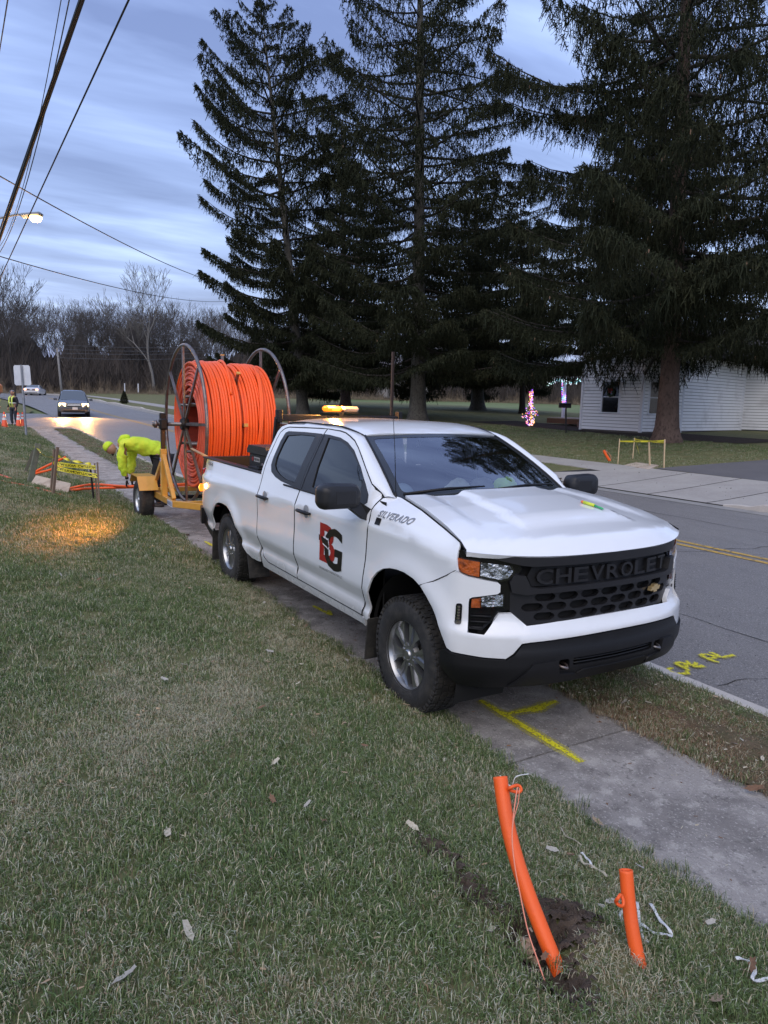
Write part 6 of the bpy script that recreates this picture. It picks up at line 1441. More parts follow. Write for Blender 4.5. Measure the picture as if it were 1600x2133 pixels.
car_body('body', [(2.45, .38, .62, .70, .70, .60), (2.38, .25, .70, .86, .86, .78), (2.0, .24, .74, .98, .96, .84), (1.55, .24, .90, 1.08, .99, .80), (1.0, .24, 1.0, 1.45, 1.0, .74), (.55, .24, 1.02, 1.70, 1.0, .70), (-.2, .24, 1.03, 1.77, 1.0, .70), (-1.4, .24, 1.04, 1.76, 1.0, .70), (-2.2, .26, 1.05, 1.66, .98, .68), (-2.42, .35, 1.05, 1.40, .94, .70)], M_van, van)
mb = MB(); w0, w1 = .80, .66; mb.add([(1.50, -w0, 1.06), (1.50, w0, 1.06), (.66, w1, 1.66), (.66, -w1, 1.66)], [(0, 1, 2, 3)]); mb.add([(p[0]+.03, p[1], p[2]+.03) for p in [(1.50, -w0, 1.06), (1.50, w0, 1.06), (.66, w1, 1.66), (.66, -w1, 1.66)]], [(0, 1, 2, 3)]); obj('windshield', mb, M_vglass, van)
for sg in (-1, 1):
    for x0, x1 in ((.95, .05), (.0, -1.0), (-1.05, -2.0)):
        mb = MB(); mb.add([(x0, sg*.965, 1.08), (x1, sg*.965, 1.08), (x1, sg*.775, 1.60), (x0-(.30 if x0 > .5 else 0), sg*.775, 1.58)], [(0, 1, 2, 3)]); obj('side_window', mb, M_vglass, van)
    mb = MB(); mb.box((.95, sg*1.10, 1.12), (.12, .22, .15), bev=.03); obj('side_mirror', mb, M_van, van)
    mb = MB(); mb.box((2.34, sg*.68, .74), (.15, .42, .22), rot=(0, 0, sg*.35), bev=.03); obj('headlight', mb, mat('headlight_on', (1, .8, .5), emit=((1, .66, .24), 7)), van)
    for x in (1.45, -1.55):
        mb = MB(); mb.lathe([(.0, -.10), (.20, -.11), (.22, -.08), (.31, -.11), (.33, -.08), (.33, .10), (.0, .10)], 'y', (x, sg*.88, .33), n=24); obj('wheel', mb, M_tyre, van, smooth=True)
        mb = MB(); mb.lathe([(.0, sg*.115), (.19, sg*.105), (.21, sg*.09)], 'y', (x, sg*.88, .33), n=16); obj('hubcap', mb, M_rim, van)
mb = MB(); mb.box((2.44, 0, .70), (.04, .86, .20), bev=.02); gr = obj('grille', mb, M_blk, van)
for a, b in (((-.40, .70), (.40, .70)), ((0, .61), (0, .79)), ((-.38, .77), (.38, .77))):
    mb = MB(); mb.tube([(2.475, a[0], a[1]), (2.475, b[0], b[1])], .014, n=6); obj('chrome_bar', mb, M_chrome, gr)
mb = MB(); mb.box((2.46, .06, .52), (.02, .32, .15)); obj('number_plate', mb, mat('plate', (.6, .6, .6), rough=.4), van)
mb = MB(); mb.box((2.42, 0, .36), (.06, 1.3, .14), bev=.02); obj('lower_intake', mb, M_blk, van)
van.location = (vf.x-2.45*math.cos(vang), vf.y-2.45*math.sin(vang), vf.z); van.rotation_euler = (0, -.019, vang)
for sg in (-1, 1):
    h_ = lamp('headlight_beam', 'SPOT', (0, 0, 0), 2400, (1, .47, .13), .06, None, spot_size=RAD(95), spot_blend=.9); h_.parent = van; h_.location = (2.50, sg*.68, .72); h_.rotation_euler = Vector((1, .08, -.16)).to_track_quat('-Z', 'Y').to_euler()
# white sedan
sed = thing('sedan', 'white sedan driving away down the road beyond the minivan', 'car', (0, 0, 0), local=True)
car_body('body', [(2.6, .30, .55, .68, .82, .70), (2.2, .24, .72, .88, .92, .80), (1.2, .22, .82, .98, .96, .78), (.75, .22, .90, 1.05, .97, .76), (.05, .22, .95, 1.36, .98, .68), (-.5, .22, .96, 1.42, .98, .68), (-1.1, .22, .97, 1.38, .98, .66), (-1.75, .22, .96, 1.08, .97, .74), (-2.45, .25, .92, 1.02, .95, .80), (-2.62, .34, .80, .94, .90, .80)], mat('white_car', (.75, .75, .76), rough=.2, coat=.6), sed)
mb = MB(); mb.add([(-1.20, -.62, 1.36), (-1.20, .62, 1.36), (-1.82, .74, 1.07), (-1.82, -.74, 1.07)], [(0, 1, 2, 3)]); mb.v = [(x-.02, y, z+.03) for x, y, z in mb.v]; obj('rear_window', mb, M_vglass, sed)
mb = MB(); mb.box((-2.63, 0, .78), (.04, 1.05, .14), bev=.01); obj('trunk_panel', mb, mat('dark_red_panel', (.12, .02, .02), rough=.3), sed)
mb = MB(); mb.box((-2.655, 0, .78), (.02, .30, .15)); obj('number_plate', mb, mat('plate2', (.7, .7, .7), rough=.4), sed)
M_tail = mat('tail_on', (.8, .3, .2), emit=((1, .42, .22), 3.5))
for sg in (-1, 1):
    mb = MB(); mb.box((-2.60, sg*.70, .80), (.10, .32, .20), bev=.03); obj('tail_light', mb, M_tail, sed)
    for x in (1.6, -1.5):
        mb = MB(); mb.lathe([(.0, -.10), (.31, -.11), (.33, -.08), (.33, .10), (.0, .10)], 'y', (x, sg*.84, .33), n=20); obj('wheel', mb, M_tyre, sed, smooth=True)
    mb = MB(); mb.add([(.0, sg*.965, 1.0), (-1.35, sg*.965, 1.0), (-1.0, sg*.72, 1.34), (-.15, sg*.72, 1.34)], [(0, 1, 2, 3)]); obj('side_window', mb, M_vglass, sed)
mb = MB(); mb.box((-2.60, 0, .42), (.12, 1.5, .06)); obj('bumper_strip', mb, M_blk, sed)
sf = gp(65, 823.5); sa = math.atan2(2.5, -9.0); sed.location = (sf.x+2.6*math.cos(sa), sf.y+2.6*math.sin(sa), sf.z-.05); sed.rotation_euler = (0, 0, sa)
mb = MB(); mb.box((0, 0, 1.0), (4.5, 2.2, 1.1), bev=.2); p = gp(-46, 828)
truck2 = thing('utility_truck', 'orange utility truck mostly hidden beyond the left edge', 'truck', p, rz=1.3, local=True)
obj('body', mb, mat('orange_paint', (.7, .22, .05), rough=.4), truck2)
for x in (-1.5, 1.5):
    for sg in (-1, 1): mb = MB(); mb.lathe([(0, -.12), (.42, -.12), (.42, .12), (0, .12)], 'y', (x, sg*1.0, .42), n=16); obj('wheel', mb, M_tyre, truck2)
# ================================================================== sign, poles, wires
M_galv = mat('galvanised', (.24, .26, .29), rough=.5, metal=.5, noise=(8, (.18, .19, .21), .4, .7)); M_alu = mat('sign_back', (.50, .53, .58), rough=.45, metal=.4, noise=(3, (.42, .44, .50), .4, .7))
B = gp(55, 911); sgn = thing('street_sign', 'back of a rectangular metal road sign on a grey post at the lawn corner', 'road sign', B)
top = at_depth(43.5, 760, B); mb = MB(); mb.box((B+top)/2, (.055, .055, (top-B).length), rot=(top-B).to_track_quat('Z', 'X').to_matrix(), bev=.01); obj('post', mb, M_galv, sgn)
mb = MB(); m1 = at_depth(47, 800, B); mb.tube([B+(top-B)*.02, B+(top-B)*.66], .045, n=8); obj('post_sleeve', mb, M_galv, sgn)
q = [at_depth(*p, B)+Vector(CF)*.06 for p in ((26, 760), (60, 760), (64, 802), (29, 802))]; qq = [q[i].lerp(q[(i+1) % 4], .07) for i in range(4)]; qb = [q[i].lerp(q[i-1], .07) for i in range(4)]
pl_ = []; 
for i in range(4): pl_ += [qb[i], qq[i]]
mb = MB(); off = Vector(CF)*.004; n = 8; mb.add([p for p in pl_]+[p+off for p in pl_], [tuple(range(n)), tuple(range(n, 2*n))[::-1]]+[(i, (i+1) % n, (i+1) % n+n, i+n) for i in range(n)]); obj('sign_panel', mb, M_alu, sgn)
for z in (772, 792):
    mb = MB(); p = at_depth(45 if z < 780 else 46.5, z, B); mb.box(p, (.02, .02, .02)); obj('bolt', mb, M_steel, sgn)
M_pole = mat('grey_wood_pole', (.26, .25, .24), rough=.9, noise=(3, (.18, .17, .165), .4, .7, (1, 1, .1)))
def pole(px0, py0, dist, pxt, pyt, r, label, name='utility_pole', m=M_pole, cat='utility pole'):
    B = dist_pt(px0, py0, dist); B.z = float(H(B.x, B.y)); t = at_depth(pxt, pyt, B); mb = MB(); mb.tube([B-Vector((0, 0, .3)), t], [r, r*.72], n=12)
    return obj(name, mb, m, origin=B, smooth=True, label=label, cat=cat), B, t
po1, pb1, pt1 = pole(129, 822, 112, 119, 725, .17, 'leaning grey wooden utility pole behind the minivan')
po2, pb2, pt2 = pole(459, 800, 125, 458, 733, .15, 'grey utility pole in front of the woods just above the reel')
po3, pb3, pt3 = pole(88, 812, 128, 87, 780, .07, 'thin pale gate post near the white sedan', name='gate_post', cat='post')
M_wire = mat('wire_black', (.012, .012, .014), rough=.6); M_wireg = mat('wire_grey', (.10, .10, .11), rough=.6)
def wire(name, p0, d0, p1, d1, r, label, sag=0.0, ext=(0, 0), m=M_wire, bend=None):
    a = dist_pt(p0[0], p0[1], d0); b = dist_pt(p1[0], p1[1], d1); P = []
    for t in np.linspace(-ext[0], 1+ext[1], 40): P.append(a.lerp(b, t)-Vector((0, 0, sag*4*t*(1-t))))
    mb = MB(); mb.tube(P, r, n=6); return obj(name, mb, m, origin=a, smooth=True, label=label, cat='overhead wire')
wire('overhead_cable', (0, 495), 24, (103, 195), 15, .042, 'thick black overhead cable nearest the street lamp, upper left', ext=(.4, 2.2))
wire('overhead_cable', (0, 478), 24.2, (96, 205), 15.1, .020, 'thinner black cable lashed along the thick overhead cable', ext=(.4, 2.2))
wire('overhead_wire', (0, 525), 26, (80, 290), 18, .011, 'upper of the two thin wires just right of the thick cable', ext=(.3, 3.0), m=M_wireg, sag=.25)
wire('overhead_wire', (0, 512), 26, (72, 290), 18, .008, 'lower of the two thin wires just right of the thick cable', ext=(.3, 3.0), m=M_wireg, sag=.3)
wire('overhead_wire', (0, 580), 26, (268, 0), 10.5, .014, 'straight thin wire crossing behind the street lamp to the top edge', ext=(.3, 1.2))
wire('overhead_wire', (0, 100), 16, (16, 0), 12.5, .010, 'short piece of wire in the top left corner', ext=(1, 1))
wire('service_wire', (0, 367), 22, (466, 592), 56, .017, 'wire sloping down from the left edge into the leftmost spruce', sag=.35, ext=(.1, .25))
wire('service_wire', (0, 534), 26, (460, 628), 62, .016, 'lower flat wire from the left edge to the spruces', sag=.4, ext=(.1, .3))
for i, (y0, y1) in enumerate(((718, 722), (727, 728), (735, 733), (745, 744))):
    wire('far_wire', (120, y0), 112, (458, y1), 125, .035, 'far thin line %s strung between the poles in front of the woods' % ['topmost', 'second', 'third', 'lowest'][i], sag=.3, ext=(0, .5), m=M_wireg)
# street lamp on an arm from a pole beyond the left edge
B = dist_pt(-150, 900, 25); B.z = float(H(B.x, B.y)); slp = thing('street_lamp', 'lit amber street lamp on a curved arm coming in from the left edge', 'street lamp', B)
hd_ = at_depth(62, 449, B); ar = at_depth(0, 454, B); t0 = at_depth(-150, 500, B)
mb = MB(); mb.tube([B, Vector((B.x, B.y, t0.z+1.5))], [.16, .12], n=12); obj('pole', mb, M_pole, slp, smooth=True)
mb = MB(); mb.tube(smooth_path([Vector((B.x, B.y, t0.z)), at_depth(-80, 466, B), ar, at_depth(35, 447, B), hd_]), .030, n=8); obj('arm', mb, M_galv, slp, smooth=True)
mb = MB(); d_ = (hd_-ar).normalized(); c = at_depth(66, 448, B); mb.box(c, (.62, .26, .12), rot=d_.to_track_quat('X', 'Z').to_matrix(), bev=.05); hh = obj('lamp_head', mb, M_galv, slp)
mb = MB(); cc = at_depth(74, 453, B); mb.lathe([(0, -.14), (.12, -.11), (.18, -.02), (.18, .03), (0, .03)], 'z', cc, n=16); obj('lamp_globe', mb, mat('sodium_lamp', (1, .7, .4), emit=((1, .60, .20), 5)), slp, smooth=True)
lamp('street_light', 'POINT', cc-Vector((0, 0, .35)), 120, (1, .62, .28), .15, slp)
# dark lamp post behind the truck
B = dist_pt(816, 885, 30); B.z = float(H(B.x, B.y)); lpst = thing('lamp_post', 'dark square post rising behind the pickup roof', 'post', B)
mb = MB(); t = at_depth(818, 735, B); mb.box((B+t)/2, (.105, .105, (t-B).length), bev=.01); obj('post', mb, mat('dark_brown_post', (.03, .018, .016), rough=.6), lpst); mb = MB(); mb.box(at_depth(814, 866, B), (.02, .9, .03)); obj('cross_bracket', mb, M_blk, lpst)

# ================================================================== house
M_sid = mat('white_vinyl_siding', (.78, .79, .80), rough=.55, noise=(1.2, (.60, .60, .60), .52, .75), bump=(30, .05)); M_trim = mat('white_trim', (.64, .66, .70), rough=.5); M_roofm = mat('roof_shingle', (.06, .055, .055), rough=.95, bump=(30, .6)); M_found = mat('foundation', (.16, .15, .14), rough=.9)
hz = .93; hs = thing('house', 'white house with horizontal siding behind the big spruce', 'house', (-18.2, 26, hz))
def siding(name, a, b, z0, z1, parent, holes=(), course=.15):
    """clapboards from a to b (plan points), outside to the right of a->b; holes=(u0,u1,z0,z1) in metres"""
    a = Vector((a[0], a[1], 0)); b = Vector((b[0], b[1], 0)); t = (b-a).normalized(); n = Vector((t.y, -t.x, 0)); L_ = (b-a).length; mb = MB(); k = 0; z = z0
    while z < z1-1e-3:
        zt = min(z+course, z1); segs = [(0, L_)]
        for u0, u1, h0, h1 in holes:
            if zt > h0+.01 and z < h1-.01: segs = [q for s in segs for q in ((s[0], min(s[1], u0)), (max(s[0], u1), s[1])) if q[1]-q[0] > .01]
        for u0, u1 in segs:
            p0 = a+t*u0; p1 = a+t*u1; up_ = Vector((0, 0, 1)); zb = zt-.024; mb.add([p0+n*.060+up_*z, p1+n*.060+up_*z, p1+n*.045+up_*zb, p0+n*.045+up_*zb, p0+up_*z, p1+up_*z, p0-n*.01+up_*zb, p1-n*.01+up_*zb], [(0, 1, 2, 3), (4, 5, 1, 0), (3, 2, 7, 6)])
        z = zt
    return obj(name, mb, M_sid, parent)
def window(a, b, u0, u1, z0, z1, parent):
    a = Vector((a[0], a[1], 0)); b = Vector((b[0], b[1], 0)); t = (b-a).normalized(); n = Vector((t.y, -t.x, 0)); q = t.to_track_quat('X', 'Z').to_matrix(); c = a+t*(u0+u1)/2
    mb = MB(); w = u1-u0; h = z1-z0; mid = Vector((0, 0, (z0+z1)/2))
    mb.box(c+n*.03+mid+t*(w/2-.04), (.08, .07, h), rot=q); mb.box(c+n*.03+mid-t*(w/2-.04), (.08, .07, h), rot=q); mb.box(c+n*.03+Vector((0, 0, z1-.04)), (w, .07, .08), rot=q); mb.box(c+n*.045+Vector((0, 0, z0+.03)), (w+.08, .10, .06), rot=q)
    f = obj('window', mb, M_trim, parent); mb = MB(); mb.box(c-n*.01+mid, (w-.14, .02, h-.12), rot=q); obj('pane', mb, mat('dark_pane', (.010, .010, .012), rough=.06, spec=.8), f); mb = MB(); mb.box(c+n*.012+mid, (w-.14, .03, .045), rot=q); obj('sash_bar', mb, M_trim, f)
    return f, c, n
A0, A1 = (-21.25, 21.95), (-18.13, 22.42); B1 = (-18.15, 25.1); B2 = (-19.42, 31.5); D1_ = (-16.8, 33.4)
def ray_u(a, b, px_, py_):
    a = np.array(a); b = np.array(b); d = ray(px_, py_)[:2]; t = (b-a)/np.linalg.norm(b-a); M_ = np.array([[d[0], -t[0]], [d[1], -t[1]]]); s = np.linalg.solve(M_, a-CAM[:2]); return float(s[1]), float(CAM[2]+s[0]*ray(px_, py_)[2])
u0, z1 = ray_u(A0, A1, 1256, 792); u1, z0 = ray_u(A0, A1, 1291, 862)
siding('siding', A0, A1, hz+.12, hz+3.6, hs, holes=[(u0+.03, u1-.03, z0+.03, z1-.03)])
wf, wc, wn = window(A0, A1, u0, u1, z0, z1, hs)
v0, y1_ = ray_u(A1, B1, 1352, 792); v1, _ = ray_u(A1, B1, 1372, 870)
siding('siding', A1, B1, hz+.12, hz+3.6, hs, holes=[(max(.35, v0), max(.35, v0)+.85, z0, z1)]); window(A1, B1, max(.35, v0), max(.35, v0)+.85, z0, z1, hs)
siding('siding', B1, B2, hz+.16, hz+3.8, hs); siding('siding', B2, D1_, hz+.2, hz+3.8, hs)
siding('siding', D1_, (-6, 36), hz+.2, hz+3.8, hs); siding('siding', (-21.25, 31), A0, hz+.12, hz+3.6, hs)
for p in (A0, A1, B1, B2, D1_):
    mb = MB(); mb.box((p[0], p[1], hz+1.87), (.13, .13, 3.6), bev=.01); obj('corner_board', mb, M_trim, hs)
mb = MB(); mb.prism([(A0[0], A0[1]+.06), (A1[0]-.06, A1[1]+.06), (B1[0]-.06, B1[1]), (B2[0]-.06, B2[1]), (D1_[0], D1_[1]+.06), (-6, 36.1), (-6, 40), (-21.2, 40)], hz-.3, hz+.14); obj('foundation', mb, M_found, hs)
mb = MB(); mb.prism([(A0[0]+.05, A0[1]+.1), (A1[0]-.08, A1[1]+.1), (B1[0]-.08, B1[1]), (B2[0]-.08, B2[1]), (-16.9, 33.5), (-6, 36.2), (-6, 40), (-21.15, 40)], hz+.15, hz+3.7); obj('wall_core', mb, mat('wall_core', (.25, .25, .25), rough=.9), hs)
mb = MB()
mb.add([(-21.7, 21.5, hz+3.55), (-17.7, 21.9, hz+3.55), (-19.7, 21.7, hz+5.4), (-21.7, 33, hz+3.55), (-17.7, 33, hz+3.55), (-19.7, 33, hz+5.4)], [(0, 2, 5, 3), (1, 4, 5, 2), (0, 3, 4, 1), (3, 5, 4)]); obj('roof', mb, M_roofm, hs)
mb = MB(); mb.add([(-21.2, 22.0, hz+3.6), (-18.1, 22.4, hz+3.6), (-19.7, 22.1, hz+5.1)], [(0, 1, 2)]); obj('gable', mb, M_sid, hs)
mb = MB(); mb.add([(-20, 31.0, hz+3.75), (-16.5, 32.8, hz+3.75), (-5.5, 35.6, hz+3.75), (-5.5, 42, hz+3.75), (-20, 42, hz+3.75), (-18, 38, hz+6.1), (-7, 38.5, hz+6.1)], [(0, 1, 5), (1, 2, 6, 5), (2, 3, 6), (3, 4, 5, 6), (4, 0, 5), (0, 4, 3, 2, 1)]); obj('roof', mb, M_roofm, hs)
# wreath with a red bow
wr = thing('wreath', 'green wreath with a red bow in the front window of the white house', 'wreath', wc+Vector((0, 0, (z0+z1)/2+.22)))
c = wc+wn*.06+Vector((0, 0, (z0+z1)/2+.20)); tt = Vector((-wn.y, wn.x, 0)); mb = MB(); mb.tube([c+tt*.16*math.cos(a)+Vector((0, 0, .16*math.sin(a))) for a in np.linspace(0, 2*PI, 21)], [.05+.012*math.sin(i*2.3) for i in range(21)], n=7, cap=False); obj('greenery', mb, mat('wreath_green', (.02, .04, .015), rough=.9, bump=(60, 1)), wr)
mb = MB(); bc2 = c+wn*.06+Vector((0, 0, .12))
for s_ in (-1, 1): mb.tube([bc2, bc2+tt*s_*.09+Vector((0, 0, .05)), bc2+tt*s_*.10-Vector((0, 0, .03)), bc2], [.012, .03, .03, .012], n=6); mb.tube([bc2, bc2+tt*s_*.05-Vector((0, 0, .14))], [.012, .022], n=6)
obj('bow', mb, mat('bow_red', (.5, .02, .02), rough=.5), wr)
# deck, porch posts, lights
dk = thing('deck', 'low wooden deck beside the white house with a slatted skirt', 'deck', (-24, 24.5, hz))
M_deck = mat('deck_wood', (.34, .28, .27), rough=.8, noise=(5, (.24, .19, .18), .4, .7, (1, .1, 1))); M_deckd = mat('deck_skirt', (.11, .055, .035), rough=.85)
for k in range(18):
    mb = MB(); mb.box((-23.6, 24.15+k*.15, hz+.52), (4.5, .138, .035)); obj('deck_board', mb, M_deck, dk)
mb = MB(); mb.box((-23.6, 24.05, hz+.36), (4.5, .05, .26)); obj('rim_board', mb, M_deckd, dk)
for k in range(15):
    mb = MB(); mb.box((-23.1+k*.12, 23.6, hz+.20), (.06, .03, .34)); obj('skirt_slat', mb, mat('slat', (.16, .10, .075), rough=.8), dk)
mb = MB(); mb.box((-22.3, 23.75, hz+.38), (1.8, .30, .04)); obj('step', mb, M_deckd, dk)
def bulbs(name, P, label, cols, r=.03, strength=9, seed=0):
    rr = random.Random(seed); t = thing(name, label, 'string lights', P[0]); by = {}
    for i, p in enumerate(P): by.setdefault(rr.choice(range(len(cols))), []).append(p)
    for k, pts in by.items():
        mb = MB()
        for p in pts:
            q = r*rr.uniform(.8, 1.25); mb.add([(p[0]+q, p[1], p[2]), (p[0]-q, p[1], p[2]), (p[0], p[1]+q, p[2]), (p[0], p[1]-q, p[2]), (p[0], p[1], p[2]+q), (p[0], p[1], p[2]-q)], [(0, 2, 4), (2, 1, 4), (1, 3, 4), (3, 0, 4), (2, 0, 5), (1, 2, 5), (3, 1, 5), (0, 3, 5)])
        o = obj('bulbs', mb, mat('bulb_%s' % 'abcdefgh'[k], cols[k], emit=(cols[k], strength)), t); o['kind'] = 'stuff'
    return t
rb = random.Random(4)
B = dist_pt(1176, 868, 41); B.z = hz+.5; t = at_depth(1174, 792, B); pp = thing('porch_post', 'white porch post wrapped in colored lights beside the white house', 'porch post', B); mb = MB(); mb.box((B+t)/2, (.13, .13, (t-B).length)); obj('post', mb, M_trim, pp)
cols = [(1, .12, .6), (.15, .2, 1), (1, .6, .15), (.1, .8, .5), (.7, .7, 1), (.5, .1, 1)]
P = []
for i in range(110): a = i*.9; u = i/110; c = B.lerp(t, .25+.75*u); P.append((c.x+.11*math.cos(a), c.y+.11*math.sin(a), c.z))
bulbs('string_lights', P, 'colored lights spiralling up the white porch post', cols, .026, 1.8, 1)
B2_ = dist_pt(1104, 888, 37); B2_.z = float(H(B2_.x, B2_.y)); lt = thing('ornamental_tree', 'thin bare shrub trunk wrapped in colored lights left of the deck', 'small tree', B2_)
t2 = at_depth(1107, 812, B2_); mb = MB(); mb.tube([B2_, at_depth(1101, 860, B2_), t2], [.07, .05, .03], n=7); obj('trunk', mb, mat('shrub_bark', (.10, .06, .05), rough=.9), lt)
P = []
for i in range(300):
    u = rb.random()**1.3; c = B2_.lerp(t2, .06+.94*u); w = (.34*math.exp(-((u-.28)/.20)**2)+.10); a = rb.uniform(0, 2*PI); q = w*rb.random()**.6; P.append((c.x+q*math.cos(a), c.y+q*math.sin(a), c.z))
bulbs('string_lights', P, 'tall cluster of warm and purple lights wrapped round the thin shrub', [(1, .5, .12), (1, .62, .22), (1, .15, .55), (.35, .12, 1), (.7, .6, 1)], .025, 2.0, 2)
P = []; Bg = dist_pt(1175, 797, 41)
for i in range(200):
    u = rb.random(); x = 1140+72*u; y = 798+(-4+4*math.cos(u*9))+rb.uniform(-4, 4)+(1 if u < .5 else 0); q = at_depth(x, y, Bg)
    if .30 < u < .34 or .70 < u < .78: continue
    P.append((q.x+rb.uniform(-.1, .1), q.y+rb.uniform(-.1, .1), q.z))
gl = bulbs('garland_lights', P, 'white and cyan lights along the porch eave of the house', [(.8, .95, 1), (.25, .85, 1), (.9, .9, 1), (.5, .95, .8)], .024, 1.2, 3)
mb = MB(); q0 = at_depth(1136, 790, Bg); q1 = at_depth(1214, 790, Bg); mb.box((q0+q1)/2+Vector((0, 0, .10)), ((q1-q0).length, .5, .12), rot=(q1-q0).to_track_quat('X', 'Z').to_matrix()); obj('porch_eave', mb, M_trim, hs)
lamp('porch_glow', 'POINT', at_depth(1176, 830, Bg), 14, (.5, .45, 1), .3, pp)
B = dist_pt(1180, 889, 33.5); B.z = float(H(B.x, B.y)); mbx = thing('mailbox', 'black mailbox on a post in front of the deck', 'mailbox', B)
t = at_depth(1179, 850, B); mb = MB(); mb.tube([B, t], .035, n=8); obj('post', mb, M_blk, mbx); mb = MB(); c = at_depth(1177, 845, B); R_ = [(-.10, -.10), (.10, -.10), (.10, .02), (.07, .09), (0, .12), (-.07, .09), (-.10, .02)]
v = [c+Vector((s_*.26*CR[0], s_*.26*CR[1], 0))+Vector((a*-CR[1], a*CR[0], b)) for s_ in (-1, 1) for a, b in R_]; mb.add(v, [tuple(range(7))[::-1], tuple(range(7, 14))]+[(i, (i+1) % 7, (i+1) % 7+7, i+7) for i in range(7)]); obj('box', mb, M_blk, mbx)
# far buildings beyond the field
def building(name, label, pxa, pxb, pyb, pyt, dist, m, roofm, rise=.0, depth=10, doors=()):
    a = dist_pt(pxa, pyb, dist); b = dist_pt(pxb, pyb, dist); z0 = min(a.z, b.z)-1.0; zt = float((dist_pt((pxa+pxb)/2, pyt, dist)).z); a.z = b.z = 0
    t = (b-a).normalized(); n = Vector((t.y, -t.x, 0)); n = n if n.dot(Vector((CF[0], CF[1], 0))) > 0 else -n
    th = thing(name, label, 'building', ((a.x+b.x)/2, (a.y+b.y)/2, z0)); c = [a, b, b+n*depth, a+n*depth]; mb = MB(); mb.prism([(p.x, p.y) for p in c], z0, zt); obj('walls', mb, m, th)
    e = .5; c2 = [a-t*e-n*e, b+t*e-n*e, b+t*e+n*(depth+e), a-t*e+n*(depth+e)]; mid0 = (c2[0]+c2[3])/2; mid1 = (c2[1]+c2[2])/2; mb = MB(); Z = Vector((0, 0, 1))
    mb.add([c2[0]+Z*zt, c2[1]+Z*zt, c2[2]+Z*zt, c2[3]+Z*zt, mid0+Z*(zt+rise+.05), mid1+Z*(zt+rise+.05)], [(0, 1, 5, 4), (2, 3, 4, 5), (0, 4, 3), (1, 2, 5), (3, 2, 1, 0)]); obj('roof', mb, roofm, th)
    for u0, u1, hh in doors:
        mb = MB(); p0 = a.lerp(b, u0)-n*.06; p1 = a.lerp(b, u1)-n*.06; mb.add([p0+Z*z0, p1+Z*z0, p1+Z*(z0+hh), p0+Z*(z0+hh)], [(0, 1, 2, 3)]); obj('door', mb, mat('shed_door', (.09, .085, .085), rough=.8), th)
M_shed = mat('grey_shed', (.24, .23, .23), rough=.8, noise=(.5, (.19, .18, .18), .4, .7), bump=(3, .2, (8, 8, .2))); M_shedw = mat('white_shed', (.50, .52, .58), rough=.7)
building('shed', 'grey metal shed beyond the field behind the middle spruce trunk', 783, 893, 818, 768, 140, M_shed, mat('shed_roof', (.16, .15, .155), rough=.8), rise=2.6, depth=16, doors=((.22, .42, 3.6), (.62, .66, 3.6)))
building('shed', 'low white shed beyond the field left of the grey metal shed', 722, 783, 818, 800, 145, M_shedw, M_roofm, rise=.6, depth=8, doors=((.35, .55, 1.6),))
building('shed', 'large dim grey barn behind the spruce trunks', 862, 965, 815, 740, 170, M_shed, mat('barn_roof', (.19, .18, .18), rough=.8), rise=3.5, depth=20)
building('farmhouse', 'small pale building far behind the reel flange', 700, 722, 816, 800, 160, M_shedw, M_roofm, rise=1.2, depth=8)
B = gp(750, 823); tc_ = thing('tractor', 'dark farm machine parked in front of the low white shed', 'tractor', B, rz=.6, local=True)
mb = MB(); mb.box((0, 0, 1.1), (2.6, 1.1, .8), bev=.1); obj('body', mb, M_grey, tc_); mb = MB(); mb.box((-.8, 0, 2.0), (1.1, 1.1, 1.2), bev=.1); obj('cab', mb, M_blk, tc_)
for x, r in ((-.9, .85), (1.0, .5)):
    for sg in (-1, 1): mb = MB(); mb.lathe([(0, -.15), (r, -.15), (r, .15), (0, .15)], 'y', (x, sg*.75, r), n=16); obj('wheel', mb, M_tyre, tc_)
# ================================================================== spruces
M_need = layered('spruce_needles', (.026, .032, .018), [(.9, (.040, .044, .024), .40, .62, .9), (7, (.014, .019, .012), .45, .65, .8), (3.0, (.062, .056, .034), .58, .74, .6)], rough=.95, bump=(30, .0), spec=.15)
M_bark = layered('spruce_bark', (.105, .072, .058), [(3, (.15, .105, .085), .42, .64, .8, (1, 1, .35)), (16, (.045, .032, .028), .48, .66, .85, (1, 1, .4))], rough=.95, bump=(18, 1.0))
M_bark2 = layered('spruce_bark_grey', (.105, .098, .085), [(3, (.15, .14, .12), .42, .64, .8, (1, 1, .35)), (16, (.045, .042, .038), .48, .66, .85, (1, 1, .4))], rough=.95, bump=(18, 1.0))
M_limb = mat('limb_bark', (.045, .038, .033), rough=.95)
def strips(P, D, ln, w0, w1, rng, face=None):
    """tapered narrow quads from P along D"""
    n = len(P); T = rng.normal(size=(n, 3)); T -= (T*D).sum(1, keepdims=True)*D; T /= np.linalg.norm(T, axis=1, keepdims=True)
    a = P-T*w0[:, None]/2; b = P+T*w0[:, None]/2; e = P+D*ln[:, None]; c = e+T*w1[:, None]/2; d = e-T*w1[:, None]/2
    V = np.stack([a, b, c, d], 1).reshape(-1, 3); F = np.arange(4*n).reshape(-1, 4); return V, F
